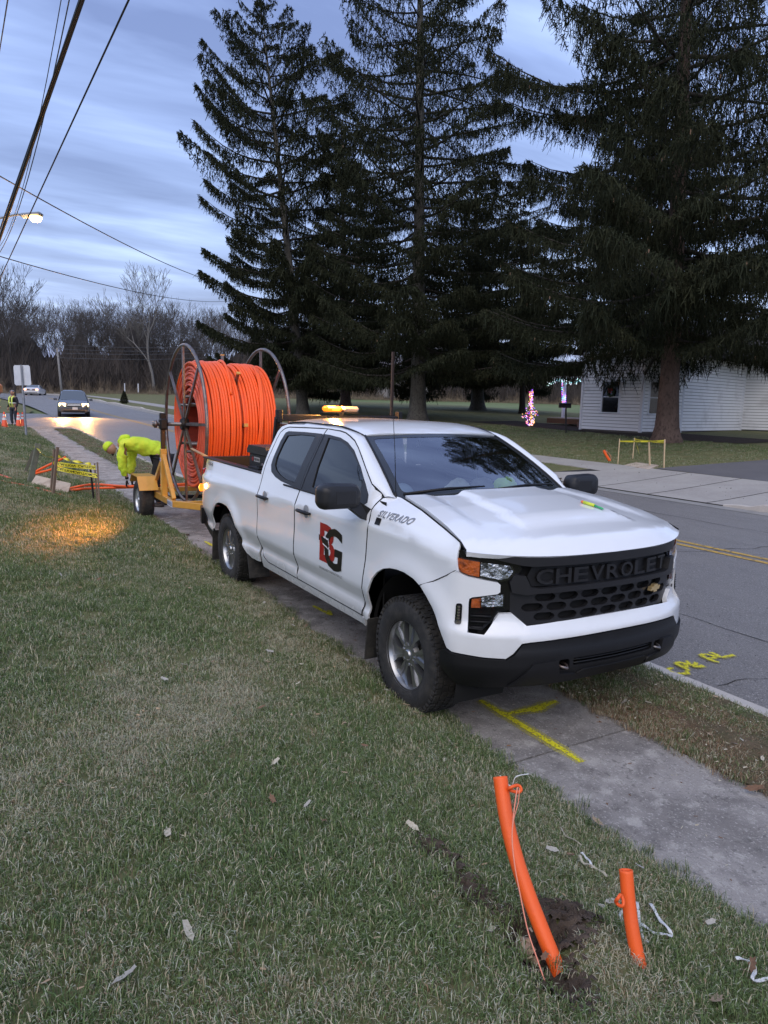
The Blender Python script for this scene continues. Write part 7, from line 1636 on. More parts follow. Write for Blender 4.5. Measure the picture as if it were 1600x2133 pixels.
def segs_mesh(S, k=3):
    """S (n,8): p0(3) p1(3) r0 r1 -> k-sided prisms"""
    S = np.array(S); n = len(S); p0, p1 = S[:, :3], S[:, 3:6]; d = p1-p0; L_ = np.linalg.norm(d, axis=1, keepdims=True)+1e-9; d = d/L_
    ref = np.where(np.abs(d[:, 2:3]) < .9, np.array([[0, 0, 1.0]]), np.array([[1.0, 0, 0]])); u = np.cross(d, ref); u /= np.linalg.norm(u, axis=1, keepdims=True); v = np.cross(d, u); V = []
    for p, r in ((p0, S[:, 6]), (p1, S[:, 7])):
        for j in range(k): a = 2*PI*j/k; V.append(p+(u*math.cos(a)+v*math.sin(a))*r[:, None])
    V = np.stack(V, 1).reshape(-1, 3); b = np.arange(n)[:, None]*2*k; F = []
    for j in range(k): j2 = (j+1) % k; F.append(np.concatenate([b+j, b+j2, b+k+j2, b+k+j], 1))
    return V, np.concatenate(F, 0)
def spruce(base, Ht, label, seed, nl, npts, prof, zc=3.0, r0=.4, lean=(0, 0), asc=(.45, .0), sag=.35, hang=(.15, .55), wmul=1.0, bark=M_bark, group='tall spruces across the road', gaps=0.0, cones=0, sw=.036):
    rng = np.random.RandomState(seed); t = thing('spruce_tree', label, 'spruce tree', base, group=group)
    lx, ly = lean
    def axis(z): u = z/Ht; return np.stack([(lx-.13*Ht)*u**1.1, (ly+.03*Ht)*u**1.1, z], -1)
    # trunk
    mb = MB(); pts = []; rr = []
    for z in [-.4, 0, .25, .6, 1.2, 2.5, 5, 9, 14, 19, 24, Ht]:
        if z > Ht: continue
        p = axis(np.array(max(z, 0.0))); pts.append((base[0]+p[0], base[1]+p[1], base[2]+z)); rr.append(r0*(1.75 if z <= 0 else 1.42 if z < .3 else 1.2 if z < .7 else 1.06 if z < 1.5 else max(.03, 1.0*(1-z/Ht)**.85)))
    mb.tube(pts, rr, n=18)
    rv = random.Random(seed); mb.v = [(x+(x-base[0])*.05*math.sin(5*math.atan2(y-base[1], x-base[0])+z*.7) if z < base[2]+1.5 else x, y, z) for x, y, z in mb.v]
    obj('trunk', mb, bark, t, smooth=True)
    # limbs
    u = (np.arange(nl)+rng.uniform(-.3, .3, nl))/nl; hz_ = zc+(Ht-zc-.3)*np.clip(u, 0, 1)**1.12; az = np.arange(nl)*2.399+rng.uniform(-.35, .35, nl)
    L_ = np.interp(hz_, prof[0], prof[1])*rng.uniform(.72, 1.10, nl); k = hz_/Ht; A = asc[1]+(asc[0]-asc[1])*k**1.2+rng.uniform(-.10, .10, nl); sg = sag*(1-.5*k)*rng.uniform(.7, 1.3, nl)
    dirs = np.stack([np.cos(az), np.sin(az), 0*az], -1); ax0 = axis(hz_)+np.array([base[0], base[1], base[2]])
    bend = rng.uniform(-.25, .25, nl); side0 = np.stack([-np.sin(az), np.cos(az), 0*az], -1)
    def limb(i, s):
        r = L_[i]*s; z = L_[i]*((A[i]-sg[i])*s+sg[i]*s*s*1.0+.10*np.sin(3*s+az[i])*s)
        return ax0[i]+dirs[i]*r[:, None]+side0[i]*(bend[i]*L_[i]*s*s)[:, None]+np.stack([0*z, 0*z, z], -1)
    S = []; ns = 6; I = np.arange(nl)
    for j in range(ns):
        a = limb(I, np.full(nl, j/ns)); b = limb(I, np.full(nl, (j+1)/ns)); rb0 = (.012+.011*L_)*(1-j/ns)+.008; rb1 = (.012+.011*L_)*(1-(j+1)/ns)+.008; S.append(np.concatenate([a, b, rb0[:, None], rb1[:, None]], 1))
    V, F = segs_mesh(np.concatenate(S), 4); o = bpy.data.objects.new('limbs', npmesh('limbs', V-np.array(base), F, M_limb)); COL.objects.link(o); o.parent = t; o['kind'] = 'stuff'
    # foliage
    w = L_**1.35*(1+1.1*np.clip(1-hz_/(.45*Ht), 0, 1)); w /= w.sum(); i = rng.choice(nl, npts, p=w); q = rng.uniform(0, 1, npts); s = .10+.90*q**.72; st = .26/np.maximum(L_[i], .5); s = np.clip(np.round(s/st)*st+rng.uniform(-.26, .26, npts)*st, .06, 1.02)
    wd = (.30*L_[i]*(1-s)**.65*np.minimum(1, s*3)+.10)*wmul; ww = rng.uniform(-1, 1, npts); ww = np.sign(ww)*np.abs(ww)**.8
    P = limb(i, s)+side0[i]*(ww*wd)[:, None]+dirs[i]*(np.abs(ww)*wd*.55)[:, None]; P[:, 2] -= .30*(ww**2)*wd+.0; P += rng.normal(scale=.03, size=P.shape)
    n = npts; inner = (1-.35*s); ln = rng.uniform(hang[0], hang[1], n)*(1.15-.55*np.abs(ww))*(.55+.6*np.minimum(1, L_[i]/5))*rng.choice([.5, 1, 1.5], n, p=[.35, .45, .20])
    D = rng.normal(scale=.34, size=(n, 3)); D[:, 2] = -1; D += dirs[i]*.12; D /= np.linalg.norm(D, axis=1, keepdims=True)
    V1, F1 = strips(P, D, ln, np.full(n, sw*.8)*rng.uniform(.7, 1.35, n), np.full(n, sw*.35), rng)
    m = int(n*.8); j = rng.choice(n, m); D2 = dirs[i[j]]*.8+side0[i[j]]*(np.sign(ww[j])*.6)[:, None]+rng.normal(scale=.45, size=(m, 3)); D2[:, 2] += .25; D2 /= np.linalg.norm(D2, axis=1, keepdims=True)
    V2, F2 = strips(P[j], D2, rng.uniform(.07, .20, m), np.full(m, sw*.95), np.full(m, sw*.2), rng)
    m3 = int(n*1.15); j = rng.choice(n, m3); Pm = P[j]+D[j]*(ln[j]*rng.uniform(.2, .9, m3))[:, None]; D3 = rng.normal(size=(m3, 3)); D3[:, 2] = D3[:, 2]*.5-.6; D3 /= np.linalg.norm(D3, axis=1, keepdims=True)
    V3, F3 = strips(Pm, D3, rng.uniform(.06, .15, m3), np.full(m3, sw*1.0), np.full(m3, sw*.2), rng)
    V = np.concatenate([V1, V2, V3]); F = np.concatenate([F1, F2+len(V1), F3+len(V1)+len(V2)])
    o = bpy.data.objects.new('crown', npmesh('crown', V-np.array(base), F, M_need)); COL.objects.link(o); o.parent = t
    if cones:
        j = rng.choice(n, cones); PP = P[j]+D[j]*.05; mb = MB()
        for c in PP:
            ln_ = rng.uniform(.11, .17); r_ = .020; mb.lathe([(0, 0), (r_, -.03), (r_*1.05, -ln_*.6), (r_*.6, -ln_*.9), (0, -ln_)], 'z', tuple(c), n=5)
        o = obj('spruce_cones', mb, M_cnb, t); o['kind'] = 'stuff'
    return t
M_cnb = mat('cone_brown', (.24, .15, .10), rough=.8)
def GB(px_, py_): b = gp(px_, py_); return (b.x, b.y, b.z)
spruce(GB(1388, 922), 33, 'nearest large spruce in front of the white house, brown cones hanging in it', 31, 160, 98000, ([2, 5, 9, 12, 14, 15, 16.5, 20, 33], [6.0, 7.2, 7.4, 6.4, 7.2, 7.2, 5.0, 4.6, .3]), zc=4.0, r0=.38, lean=(.3, 1.9), asc=(.35, -.10), sag=.30, hang=(.20, .66), wmul=1.15, cones=520, sw=.042)
spruce(GB(870, 878), 35, 'tall dense spruce directly behind the pickup roof, second from the right in front', 12, 175, 92000, ([2, 5, 10, 15, 19, 22, 25, 30, 35], [6.8, 7.2, 6.8, 6.6, 6.0, 4.8, 3.6, 2.2, .3]), zc=2.9, r0=.44, lean=(0, .7), asc=(.45, -.05), sag=.32, hang=(.16, .52), bark=M_bark2, cones=160, sw=.054, wmul=1.1)
spruce(GB(632, 868), 27.8, 'leftmost spruce with separate upswept limbs against the sky, behind the reel', 52, 110, 74000, ([2, 6, 10, 15, 19.5, 23, 25.8, 27.8], [5.4, 6.0, 5.4, 6.8, 5.8, 3.4, 1.6, .2]), zc=2.3, r0=.36, lean=(-1.8, -1.9), asc=(.75, .0), sag=.30, hang=(.16, .50), bark=M_bark2, sw=.062)
spruce(GB(720, 850), 22, 'spruce behind the amber beacon, between the leftmost and the tall dense one', 73, 115, 46000, ([2, 6, 12, 17, 22], [6.4, 6.6, 5.0, 2.8, .3]), zc=2.6, r0=.36, asc=(.4, -.1), hang=(.15, .5), sw=.060)
spruce(GB(995, 855), 21, 'spruce with a dark flared trunk right of the tall dense one', 94, 115, 46000, ([2, 6, 12, 17, 21], [7.0, 6.8, 5.2, 2.8, .3]), zc=2.8, r0=.50, asc=(.4, -.1), hang=(.15, .5), bark=M_bark2, sw=.060)
spruce(GB(1088, 862), 19, 'slender spruce with a thin dark trunk left of the lit shrub', 115, 100, 40000, ([2, 6, 11, 16, 19], [6.2, 6.2, 4.6, 2.0, .3]), zc=3.2, r0=.20, asc=(.4, -.1), hang=(.15, .5), bark=mat('dark_bark', (.03, .025, .022), rough=.95), sw=.058)
spruce((-22.8, 29.5, 1.0), 22, 'spruce crown filling in behind the porch of the white house', 136, 85, 30000, ([2, 6, 12, 18, 22], [4.6, 5.0, 4.2, 2.4, .3]), zc=5.2, r0=.25, asc=(.4, -.1), hang=(.15, .5), sw=.064)

# ================================================================== bare trees
def bare_segments(seed, Ht=20.0, r0=.24, spread=.55, first=.22, levels=6, fine=.018):
    rng = random.Random(seed); S = []
    def grow(p, d, L_, r, lv):
        n = 3 if lv < 2 else 2; q = p
        for i in range(n):
            d = (d+Vector((rng.gauss(0, .10), rng.gauss(0, .10), rng.gauss(0, .05)+(.05 if lv > 0 else 0)))).normalized(); e = q+d*L_/n; r1 = max(fine, r*(1-.28/n)); S.append((*q, *e, r, r1)); q = e; r = r1
            if lv > 0 and lv < levels and rng.random() < .45:
                a = rng.uniform(0, 2*PI); o = Vector((math.cos(a), math.sin(a), rng.uniform(.1, .8))).normalized(); grow(q, (d*.5+o*.8).normalized(), L_*rng.uniform(.4, .62), r*.45, lv+1)
        if lv >= levels: return
        k = rng.choice((2, 3, 3)) if lv < 4 else rng.choice((2, 2, 3))
        a0 = rng.uniform(0, 2*PI)
        for j in range(k):
            a = a0+2*PI*j/k+rng.uniform(-.5, .5); o = Vector((math.cos(a), math.sin(a), 0)); s = spread*rng.uniform(.6, 1.25); nd = (d*math.cos(s)+o*math.sin(s)+Vector((0, 0, .12))).normalized(); grow(q, nd, L_*rng.uniform(.66, .86), r*rng.uniform(.55, .74), lv+1)
    L0 = Ht*first; grow(Vector((0, 0, -.3)), Vector((rng.gauss(0, .04), rng.gauss(0, .04), 1)), L0, r0, 0); S = np.array(S); zt = S[:, 5].max(); S[:, :6] *= Ht/zt; return S
M_bare = mat('bare_bark', (.105, .092, .085), rough=.95); M_bareP = mat('pale_bark', (.20, .19, .18), rough=.9); M_twig = mat('twigs', (.085, .077, .074), rough=.95); M_bareD = mat('dark_bark_wood', (.05, .042, .038), rough=.95)
def bare_proto(seed, **kw):
    S = bare_segments(seed, **kw); big = S[:, 6] > .05; r = []
    for nm, sel, k, m_ in (('trunk', big, 5, M_bare), ('branches', ~big, 3, M_twig)):
        V, F = segs_mesh(S[sel], k); r.append((nm, npmesh(nm, V, F, m_)))
    return r
protos = [bare_proto(200+i, Ht=20, r0=.26, spread=.36+.05*(i % 3), levels=5+(i % 2), fine=.022) for i in range(6)]
def bare_tree(pr, loc, sc, rz, label, group=None, name='bare_tree', mats=None, tilt=0):
    t = bpy.data.objects.new(name, None); COL.objects.link(t); t.location = loc; t.rotation_euler = (tilt, 0, rz); t.scale = (sc, sc, sc); props(t, label, 'bare tree', group)
    for k, (nm, me) in enumerate(pr):
        o = bpy.data.objects.new(nm, me); COL.objects.link(o); o.parent = t
        if mats: o.material_slots[0].link = 'OBJECT'; o.material_slots[0].material = mats[k]
        if nm == 'branches': o['kind'] = 'stuff'
    return t
rw = random.Random(77)
def woods_label(x):
    for lim, w in ((90, 'above the road sign and the white sedan'), (250, 'above the minivan'), (345, 'between the minivan and the reel'), (480, 'directly above the orange reel'), (720, 'behind the leftmost spruce trunk'), (900, 'behind the grey shed'), (1110, 'between the right hand spruce trunks'), (9999, 'behind the white house and its porch')):
        if x < lim: return 'bare grey winter tree in the far woods '+w, 'bare trees '+w
for i in range(150):
    px_ = -70+(i*10.7)+rw.uniform(-7, 7); row = i % 3; d = (128, 142, 158)[row]+rw.uniform(-5, 5)+max(0, px_-620)*.10; P = dist_pt(px_, 815, d); P.z = float(H(P.x, P.y))-.2
    hgt = {0: 13, 1: 16, 2: 18.5}[row]*rw.uniform(.82, 1.12)*(1.0 if px_ < 480 else .85); 
    bare_tree(protos[rw.randrange(6)], P, hgt/20, rw.uniform(0, 6.28), *woods_label(px_), mats=(rw.choice((M_bare, M_bareD, M_bare)), M_twig))
P = dist_pt(318, 815, 122); P.z = float(H(P.x, P.y)); bare_tree(protos[1], P, 1.0, .8, 'pale barked bare tree standing out in the woods left of the reel', mats=(M_bareP, mat('pale_twigs', (.14, .13, .12), rough=.9)))
P = dist_pt(30, 815, 100); P.z = float(H(P.x, P.y)); bare_tree(protos[3], P, .80, 2.0, 'nearest dark spreading bare tree above the road sign at the left', mats=(M_bareD, M_twig))
P = dist_pt(1172, 858, 75); P.z = float(H(P.x, P.y)); bare_tree(protos[2], P, .22, 2.0, 'small bare orchard tree behind the lit porch post', mats=(M_bareD, M_twig))
P = dist_pt(1105, 850, 85); P.z = float(H(P.x, P.y)); bare_tree(protos[4], P, .20, 1.0, 'small bare orchard tree far behind the lit shrub', mats=(M_bareD, M_twig))
# trees added out of view so the pickup's side windows and glass reflect them
bare_tree(protos[0], (-15.5, -9.0, .9), .52, .5, 'bare spreading tree on the lawn out of the picture at the left', mats=(M_bareD, M_bareD))
bare_tree(protos[5], (-26, -19, .9), .6, 1.5, 'second bare tree beyond the lawn out of the picture at the left', mats=(M_bareD, M_bareD))
# thicket at the foot of the woods
def thicket(name, pxs, d0, d1, n, h, m, w, seed, kind='stuff', lean=.35):
    rng = np.random.RandomState(seed); px_ = rng.uniform(pxs[0], pxs[1], n); d = rng.uniform(d0, d1, n)+np.maximum(0, px_-620)*.10; R_ = CF[None, :]+(px_[:, None]-800)/FPX*CR[None, :]-(815-1066.5)/FPX*CU[None, :]
    k = d/np.hypot(R_[:, 0], R_[:, 1]); P = CAM+R_*k[:, None]; P[:, 2] = H(P[:, 0], P[:, 1])-.1; clump = .6+.4*np.sin(px_*.11+3*np.sin(px_*.037))+.2*np.sin(px_*.31)
    ln = h*rng.uniform(.25, 1.0, n)*np.clip(clump, .35, 1.2); P[:, 2] += rng.uniform(0, .55, n)*ln; D = rng.normal(scale=lean, size=(n, 3)); D[:, 2] = 1; D /= np.linalg.norm(D, axis=1, keepdims=True)
    V, F = strips(P, D, ln*.6, np.full(n, w), np.full(n, w*.3), rng); o = bpy.data.objects.new(name, npmesh(name, V, F, m)); COL.objects.link(o); props(o, kind=kind); return o
thicket('brush_thicket', (-90, 1500), 122, 150, 60000, 9.0, mat('brush_brown', (.070, .058, .052), rough=.95), .09, 1)
thicket('brush_thicket', (-90, 1500), 118, 126, 16000, 2.8, mat('brush_tan', (.120, .092, .066), rough=.95), .09, 2)
thicket('dry_grass_band', (-90, 1500), 112, 119, 14000, 1.1, mat('tall_dry_grass', (.185, .145, .10), rough=.95), .07, 3, lean=.2)
# dense dark hedge of the far background so no sky shows at the foot of the woods
def bank_strip(name, pxs, dist, h0, m, seed):
    rng = random.Random(seed); V = []; xs = np.arange(pxs[0], pxs[1], 4.0)
    for i, x in enumerate(xs):
        P = dist_pt(x, 815, dist+max(0, x-620)*.10+rng.uniform(-2, 2)); z = float(H(P.x, P.y)); hh = h0*(1+.25*math.sin(i*.21)+.18*math.sin(i*.077)+rng.uniform(-.12, .12)); V += [(P.x, P.y, z-1), (P.x+rng.uniform(-.5, .5), P.y, z+hh*.6), (P.x-4*CF[0]*-1, P.y+4*CF[1], z+hh)]
    F = [(3*i+j, 3*i+3+j, 3*i+4+j, 3*i+1+j) for i in range(len(xs)-1) for j in range(2)]; mb = MB(); mb.add(V, F); return obj(name, mb, m, kind='stuff')
bank_strip('woods_undergrowth', (-120, 1560), 160, 9.5, mat('undergrowth', (.040, .034, .032), rough=1, noise=(.5, (.07, .055, .045), .4, .7), bump=(2, 1)), 3)
# small evergreens on the field
def small_evergreen(px_, py_, h, w, label, seed):
    b = gp(px_, py_); rng = np.random.RandomState(seed); n = 1600; z = rng.uniform(0, 1, n); a = rng.uniform(0, 2*PI, n); r = w*(1-z)**.7*np.minimum(1, z*8+.4)*rng.uniform(.4, 1.05, n); P = np.stack([b.x+r*np.cos(a), b.y+r*np.sin(a), b.z+z*h], -1); D = np.stack([np.cos(a)*.5, np.sin(a)*.5, np.ones(n)], -1)+rng.normal(scale=.3, size=(n, 3)); D /= np.linalg.norm(D, axis=1, keepdims=True)
    V, F = strips(P, D, np.full(n, h*.10), np.full(n, h*.035), np.full(n, h*.006), rng); t = thing('small_evergreen', label, 'evergreen', b); o = bpy.data.objects.new('crown', npmesh('crown', V-np.array(b), F, M_need)); COL.objects.link(o); o.parent = t
    mb = MB(); mb.tube([b, b+Vector((0, 0, h*.8))], [.06, .02], n=6); obj('trunk', mb, M_limb, t)
small_evergreen(938, 823, 2.6, .75, 'small conical evergreen alone on the far field between two spruce trunks', 1)
small_evergreen(259, 841, 1.2, .45, 'tiny evergreen seedling on the far verge right of the minivan', 2)
# two white marker posts on the field edge
for x, l in ((260, 'left white marker post at the foot of the woods'), (288, 'right white marker post at the foot of the woods')):
    B = dist_pt(x, 816, 118); B.z = float(H(B.x, B.y)); mb = MB(); mb.box(B+Vector((0, 0, .75)), (.14, .14, 1.5)); obj('marker_post', mb, M_trim, origin=B, label=l, cat='marker post')
# added out of view beyond the near lawn, a dark band for window reflections
rng_ = np.random.RandomState(9); n = 9000; X = rng_.uniform(-60, 20, n); Y = rng_.uniform(-27, -24, n); P = np.stack([X, Y, H(X, Y)+rng_.uniform(0, 2.6, n)], -1); D = rng_.normal(scale=.6, size=(n, 3)); D[:, 2] += .6; D /= np.linalg.norm(D, axis=1, keepdims=True)
V, F = strips(P, D, np.full(n, .7), np.full(n, .35), np.full(n, .05), rng_); o = bpy.data.objects.new('hedge', npmesh('hedge', V, F, M_need)); COL.objects.link(o); props(o, kind='stuff')
# ================================================================== grass, leaves, litter
def blade_mesh(name, n, rad, hmin, hmax, w, seed, mats, probs, flat=.5):
    rng = random.Random(seed); V = []; F = []; mi = []
    for _ in range(n):
        a = rng.uniform(0, 2*PI); q = rad*math.sqrt(rng.random()); x, y = q*math.cos(a), q*math.sin(a); h = rng.uniform(hmin, hmax); b = rng.uniform(0, 2*PI); l = rng.uniform(.15, 1.0)*flat*h*1.6; ww = w*rng.uniform(.6, 1.3); ca, sa = math.cos(b), math.sin(b)
        px_, py_ = -sa*ww/2, ca*ww/2; o = len(V)
        V += [(x-px_, y-py_, -.008), (x+px_, y+py_, -.008), (x+ca*l*.35-px_*.8, y+sa*l*.35-py_*.8, h*.55), (x+ca*l*.35+px_*.8, y+sa*l*.35+py_*.8, h*.55), (x+ca*l, y+sa*l, h*(1-.35*flat))]
        F += [(o, o+1, o+3, o+2), (o+2, o+3, o+4)]; k = rng.choices(range(len(mats)), probs)[0]; mi += [k, k]
    me = mesh_from(name, V, F); 
    for m in mats: me.materials.append(m)
    me.polygons.foreach_set('material_index', mi); return bpy.data.objects.new(name, me)
def blade_mat(name, c1, c2):
    m = bpy.data.materials.new(name); m.use_nodes = True; t = m.node_tree; b = t.nodes['Principled BSDF']; b.inputs['Roughness'].default_value = .7; b.inputs['Specular IOR Level'].default_value = .25
    oi = t.nodes.new('ShaderNodeObjectInfo'); mx = t.nodes.new('ShaderNodeMix'); mx.data_type = 'RGBA'; mx.inputs[6].default_value = (*c1, 1); mx.inputs[7].default_value = (*c2, 1); t.links.new(oi.outputs['Random'], mx.inputs[0]); t.links.new(mx.outputs[2], b.inputs['Base Color']); return m
G1 = blade_mat('blade_green', (.100, .155, .052), (.160, .210, .080)); G2 = blade_mat('blade_dark', (.060, .100, .036), (.095, .135, .052)); G3 = blade_mat('blade_straw', (.52, .47, .33), (.36, .31, .20)); G4 = blade_mat('blade_brown', (.20, .125, .075), (.30, .20, .125)); G5 = blade_mat('blade_grey', (.36, .37, .27), (.44, .45, .35))
def scatter(name, variants, pts, rots, scs, kind='stuff', label=None):
    """pts (n,3), rots (n,3) euler, scs (n,), which variant is picked at random per point"""
    out = []
    pick = np.random.RandomState(len(pts)).randint(0, len(variants), len(pts))
    ng = bpy.data.node_groups.new(name, 'GeometryNodeTree'); ng.interface.new_socket('Geometry', in_out='INPUT', socket_type='NodeSocketGeometry'); ng.interface.new_socket('Geometry', in_out='OUTPUT', socket_type='NodeSocketGeometry')
    gi = ng.nodes.new('NodeGroupInput'); go = ng.nodes.new('NodeGroupOutput'); j = ng.nodes.new('GeometryNodeJoinGeometry')
    ar = ng.nodes.new('GeometryNodeInputNamedAttribute'); ar.data_type = 'FLOAT_VECTOR'; ar.inputs['Name'].default_value = 'rot'; er = ng.nodes.new('FunctionNodeEulerToRotation'); ng.links.new(ar.outputs['Attribute'], er.inputs[0])
    asx = ng.nodes.new('GeometryNodeInputNamedAttribute'); asx.data_type = 'FLOAT'; asx.inputs['Name'].default_value = 'scl'
    av = ng.nodes.new('GeometryNodeInputNamedAttribute'); av.data_type = 'INT'; av.inputs['Name'].default_value = 'var'
    for k, v in enumerate(variants):
        cmp_ = ng.nodes.new('FunctionNodeCompare'); cmp_.data_type = 'INT'; cmp_.operation = 'EQUAL'; ng.links.new(av.outputs['Attribute'], cmp_.inputs[2]); cmp_.inputs[3].default_value = k
        oi = ng.nodes.new('GeometryNodeObjectInfo'); oi.inputs[0].default_value = v; ip = ng.nodes.new('GeometryNodeInstanceOnPoints'); ng.links.new(gi.outputs[0], ip.inputs['Points']); ng.links.new(cmp_.outputs[0], ip.inputs['Selection']); ng.links.new(oi.outputs['Geometry'], ip.inputs['Instance']); ng.links.new(er.outputs[0], ip.inputs['Rotation']); ng.links.new(asx.outputs['Attribute'], ip.inputs['Scale']); ng.links.new(ip.outputs[0], j.inputs[0])
    ng.links.new(j.outputs[0], go.inputs[0])
    me = bpy.data.meshes.new(name); me.vertices.add(len(pts)); me.vertices.foreach_set('co', np.ascontiguousarray(pts, dtype=np.float32).ravel())
    a = me.attributes.new('rot', 'FLOAT_VECTOR', 'POINT'); a.data.foreach_set('vector', np.ascontiguousarray(rots, dtype=np.float32).ravel()); a = me.attributes.new('scl', 'FLOAT', 'POINT'); a.data.foreach_set('value', np.ascontiguousarray(scs, dtype=np.float32)); a = me.attributes.new('var', 'INT', 'POINT'); a.data.foreach_set('value', pick.astype(np.int32))
    o = bpy.data.objects.new(name, me); COL.objects.link(o); props(o, label=label, kind=kind); md = o.modifiers.new('scatter', 'NODES'); md.node_group = ng; return o
mix = [G1, G2, G3, G5, G4]
lush = [blade_mesh('tuft_lush', 80, .065, .014, .038, .0026, 10+i, mix, (60, 28, 6, 6, 0), .70) for i in range(3)]
norm = [blade_mesh('tuft_norm', 80, .065, .011, .033, .0026, 20+i, mix, (42, 20, 22, 14, 2), .80) for i in range(3)]
dry = [blade_mesh('tuft_dry', 80, .070, .010, .030, .0026, 30+i, mix, (14, 6, 44, 26, 10), .95) for i in range(3)]
brn = [blade_mesh('tuft_brown', 80, .070, .010, .033, .0026, 40+i, mix, (10, 7, 24, 7, 52), .95) for i in range(3)]
lng = [blade_mesh('tuft_long', 40, .05, .03, .085, .0032, 50+i, mix, (44, 34, 10, 8, 4), .55) for i in range(2)]
rg = np.random.RandomState(3)
def vn(X, Y, sc, seed=0):
    return (np.sin(X*sc*1.3+seed+1.7*np.sin(Y*sc*.9+seed*2))+np.sin(Y*sc*1.7-seed+1.3*np.sin(X*sc*1.1+seed))+np.sin((X+Y)*sc*.8+seed*3)+.6*np.sin(X*sc*3.1-Y*sc*2.3+seed))/3.6
def visible(X, Y, Z, m=60):
    d = np.stack([X, Y, Z], -1)-CAM; w = d@CF; px_ = 800+FPX*(d@CR)/w; py_ = 1066.5-FPX*(d@CU)/w; return (w > .3) & (px_ > -m-200/np.maximum(w, .5)) & (px_ < 1600+m+200/np.maximum(w, .5)) & (py_ < 2133+m+300/np.maximum(w, .5))
def field_pts(x0, x1, y0, y1, dens, extra=0.0, zoff=.03, edge=None):
    n = int((x1-x0)*(y1-y0)*dens); X = rg.uniform(x0, x1, n); Y = rg.uniform(y0, y1, n)
    if edge is not None: k = edge(X, Y); X, Y = X[k], Y[k]
    Z = H(X, Y)+zoff; k = visible(X, Y, Z); X, Y, Z = X[k], Y[k], Z[k]; dist = np.hypot(X-CAM[0], Y-CAM[1]); return X, Y, Z, dist
sets = {'lush': [], 'norm': [], 'dry': [], 'brown': [], 'long': []}
def put(kind, X, Y, Z, s): sets[kind].append((np.stack([X, Y, Z], -1), s))
def lawn_zone(x0, x1, y0, y1, dens, sc, dmin, dmax):
    edge = lambda X, Y: Y < -.84+.06*vn(X, Y, 2.2, 1)+.05*vn(X, 0*Y, 9, 4)
    X, Y, Z, D = field_pts(x0, x1, y0, y1, dens, edge=edge); k = (D >= dmin) & (D < dmax); X, Y, Z = X[k], Y[k], Z[k]; Z = Z+dig(X, Y)+lawn_noise(X, Y)*np.clip(-(Y+.9)*2, 0, 1)
    soil = np.zeros(len(X), bool)
    for p in C2: soil |= (np.hypot(X-p.x, Y-p.y) < .070) & (rg.uniform(size=len(X)) < .86)
    for p in C1: soil |= (np.hypot(X-p.x, Y-p.y) < .062) & (rg.uniform(size=len(X)) < .94)
    k = ~soil; X, Y, Z = X[k], Y[k], Z[k]
    v = .12+vn(X, Y, .55, 2)*.8+vn(X, Y, 1.9, 5)*.6+vn(X, Y, 5.3, 9)*.3+rg.normal(scale=.2, size=len(X)); pile = np.exp(-(((X-2.50)/.22)**2+((Y+1.64)/.16)**2)); v = v-pile*1.2; v = np.where((X < -5.5), v-.25*np.exp(-((Y+2.7)/.8)**2), v)
    s = sc*rg.uniform(.7, 1.25, len(X))*(1+.22*np.clip(v, -1, 1)); a = v > .25; b = (v <= .25) & (v > -.35); c = v <= -.35
    for kk, q in (('lush', a), ('norm', b), ('dry', c)): put(kk, X[q], Y[q], Z[q], s[q])
lawn_zone(-1, 4.0, -6.5, -.75, 640, .95, 0, 4.2); lawn_zone(-5, 4.2, -9, -.75, 320, 1.05, 4.2, 8); lawn_zone(-14, 2, -16, -.75, 130, 1.4, 8, 15); lawn_zone(-35.1, -6, -30, -.75, 40, 2.0, 15, 46)
# verge: brown matted turf
def verge_zone(x0, x1, dens, sc, y0=.12, y1=1.16):
    edge = lambda X, Y: (Y > .20+.05*vn(X, Y, 2.6, 7)+.03*vn(X, 0*Y, 10, 3)) & (Y < 1.13+.025*vn(X, 0*Y, 7, 2))
    X, Y, Z, D = field_pts(x0, x1, y0, y1, dens, edge=edge, zoff=.03); v = vn(X, Y, 1.6, 8)*.7+rg.normal(scale=.35, size=len(X))+np.where(Y > 1.0, .55, 0)+np.where(X < -8, .7, 0); s = sc*rg.uniform(.75, 1.25, len(X)); a = v > .55; put('norm', X[a], Y[a], Z[a], s[a]); a = (v <= .55) & (v > .3); put('lush', X[a], Y[a], Z[a], s[a]); a = v <= .3; put('brown', X[a], Y[a], Z[a], s[a])
verge_zone(-1.2, 3.2, 480, 1.0); verge_zone(-8, -1.2, 130, 1.3); verge_zone(-33.9, -8, 40, 1.7)
# far lawns: sparse, larger tufts
def far_zone(x0, x1, t0, t1, dens, sc):
    n = int((x1-x0)*(t1-t0)*dens); X = rg.uniform(x0, x1, n); Y = yfar(X)+rg.uniform(t0, t1, n); Z = H(X, Y)+.01; k = visible(X, Y, Z); 
    k &= ~((X > -10.7+.46*(Y-14.8)) & (X < -4.9) & (Y > 14.4)); k &= ~((Y > 20.8) & (Y < 24.6) & (X > -29)); X, Y, Z = X[k], Y[k], Z[k]; v = vn(X, Y, .5, 3)+rg.normal(scale=.3, size=len(X)); s = sc*rg.uniform(.8, 1.2, len(X)); a = v > .1; put('lush', X[a], Y[a], Z[a], s[a]); a = v <= .1; put('norm', X[a], Y[a], Z[a], s[a])
far_zone(-24, -13.2, .55, 2.6, 40, 1.6); far_zone(-26, -3, 4.05, 11, 22, 1.9); far_zone(-3.9, 2, .55, 2.5, 40, 1.6)
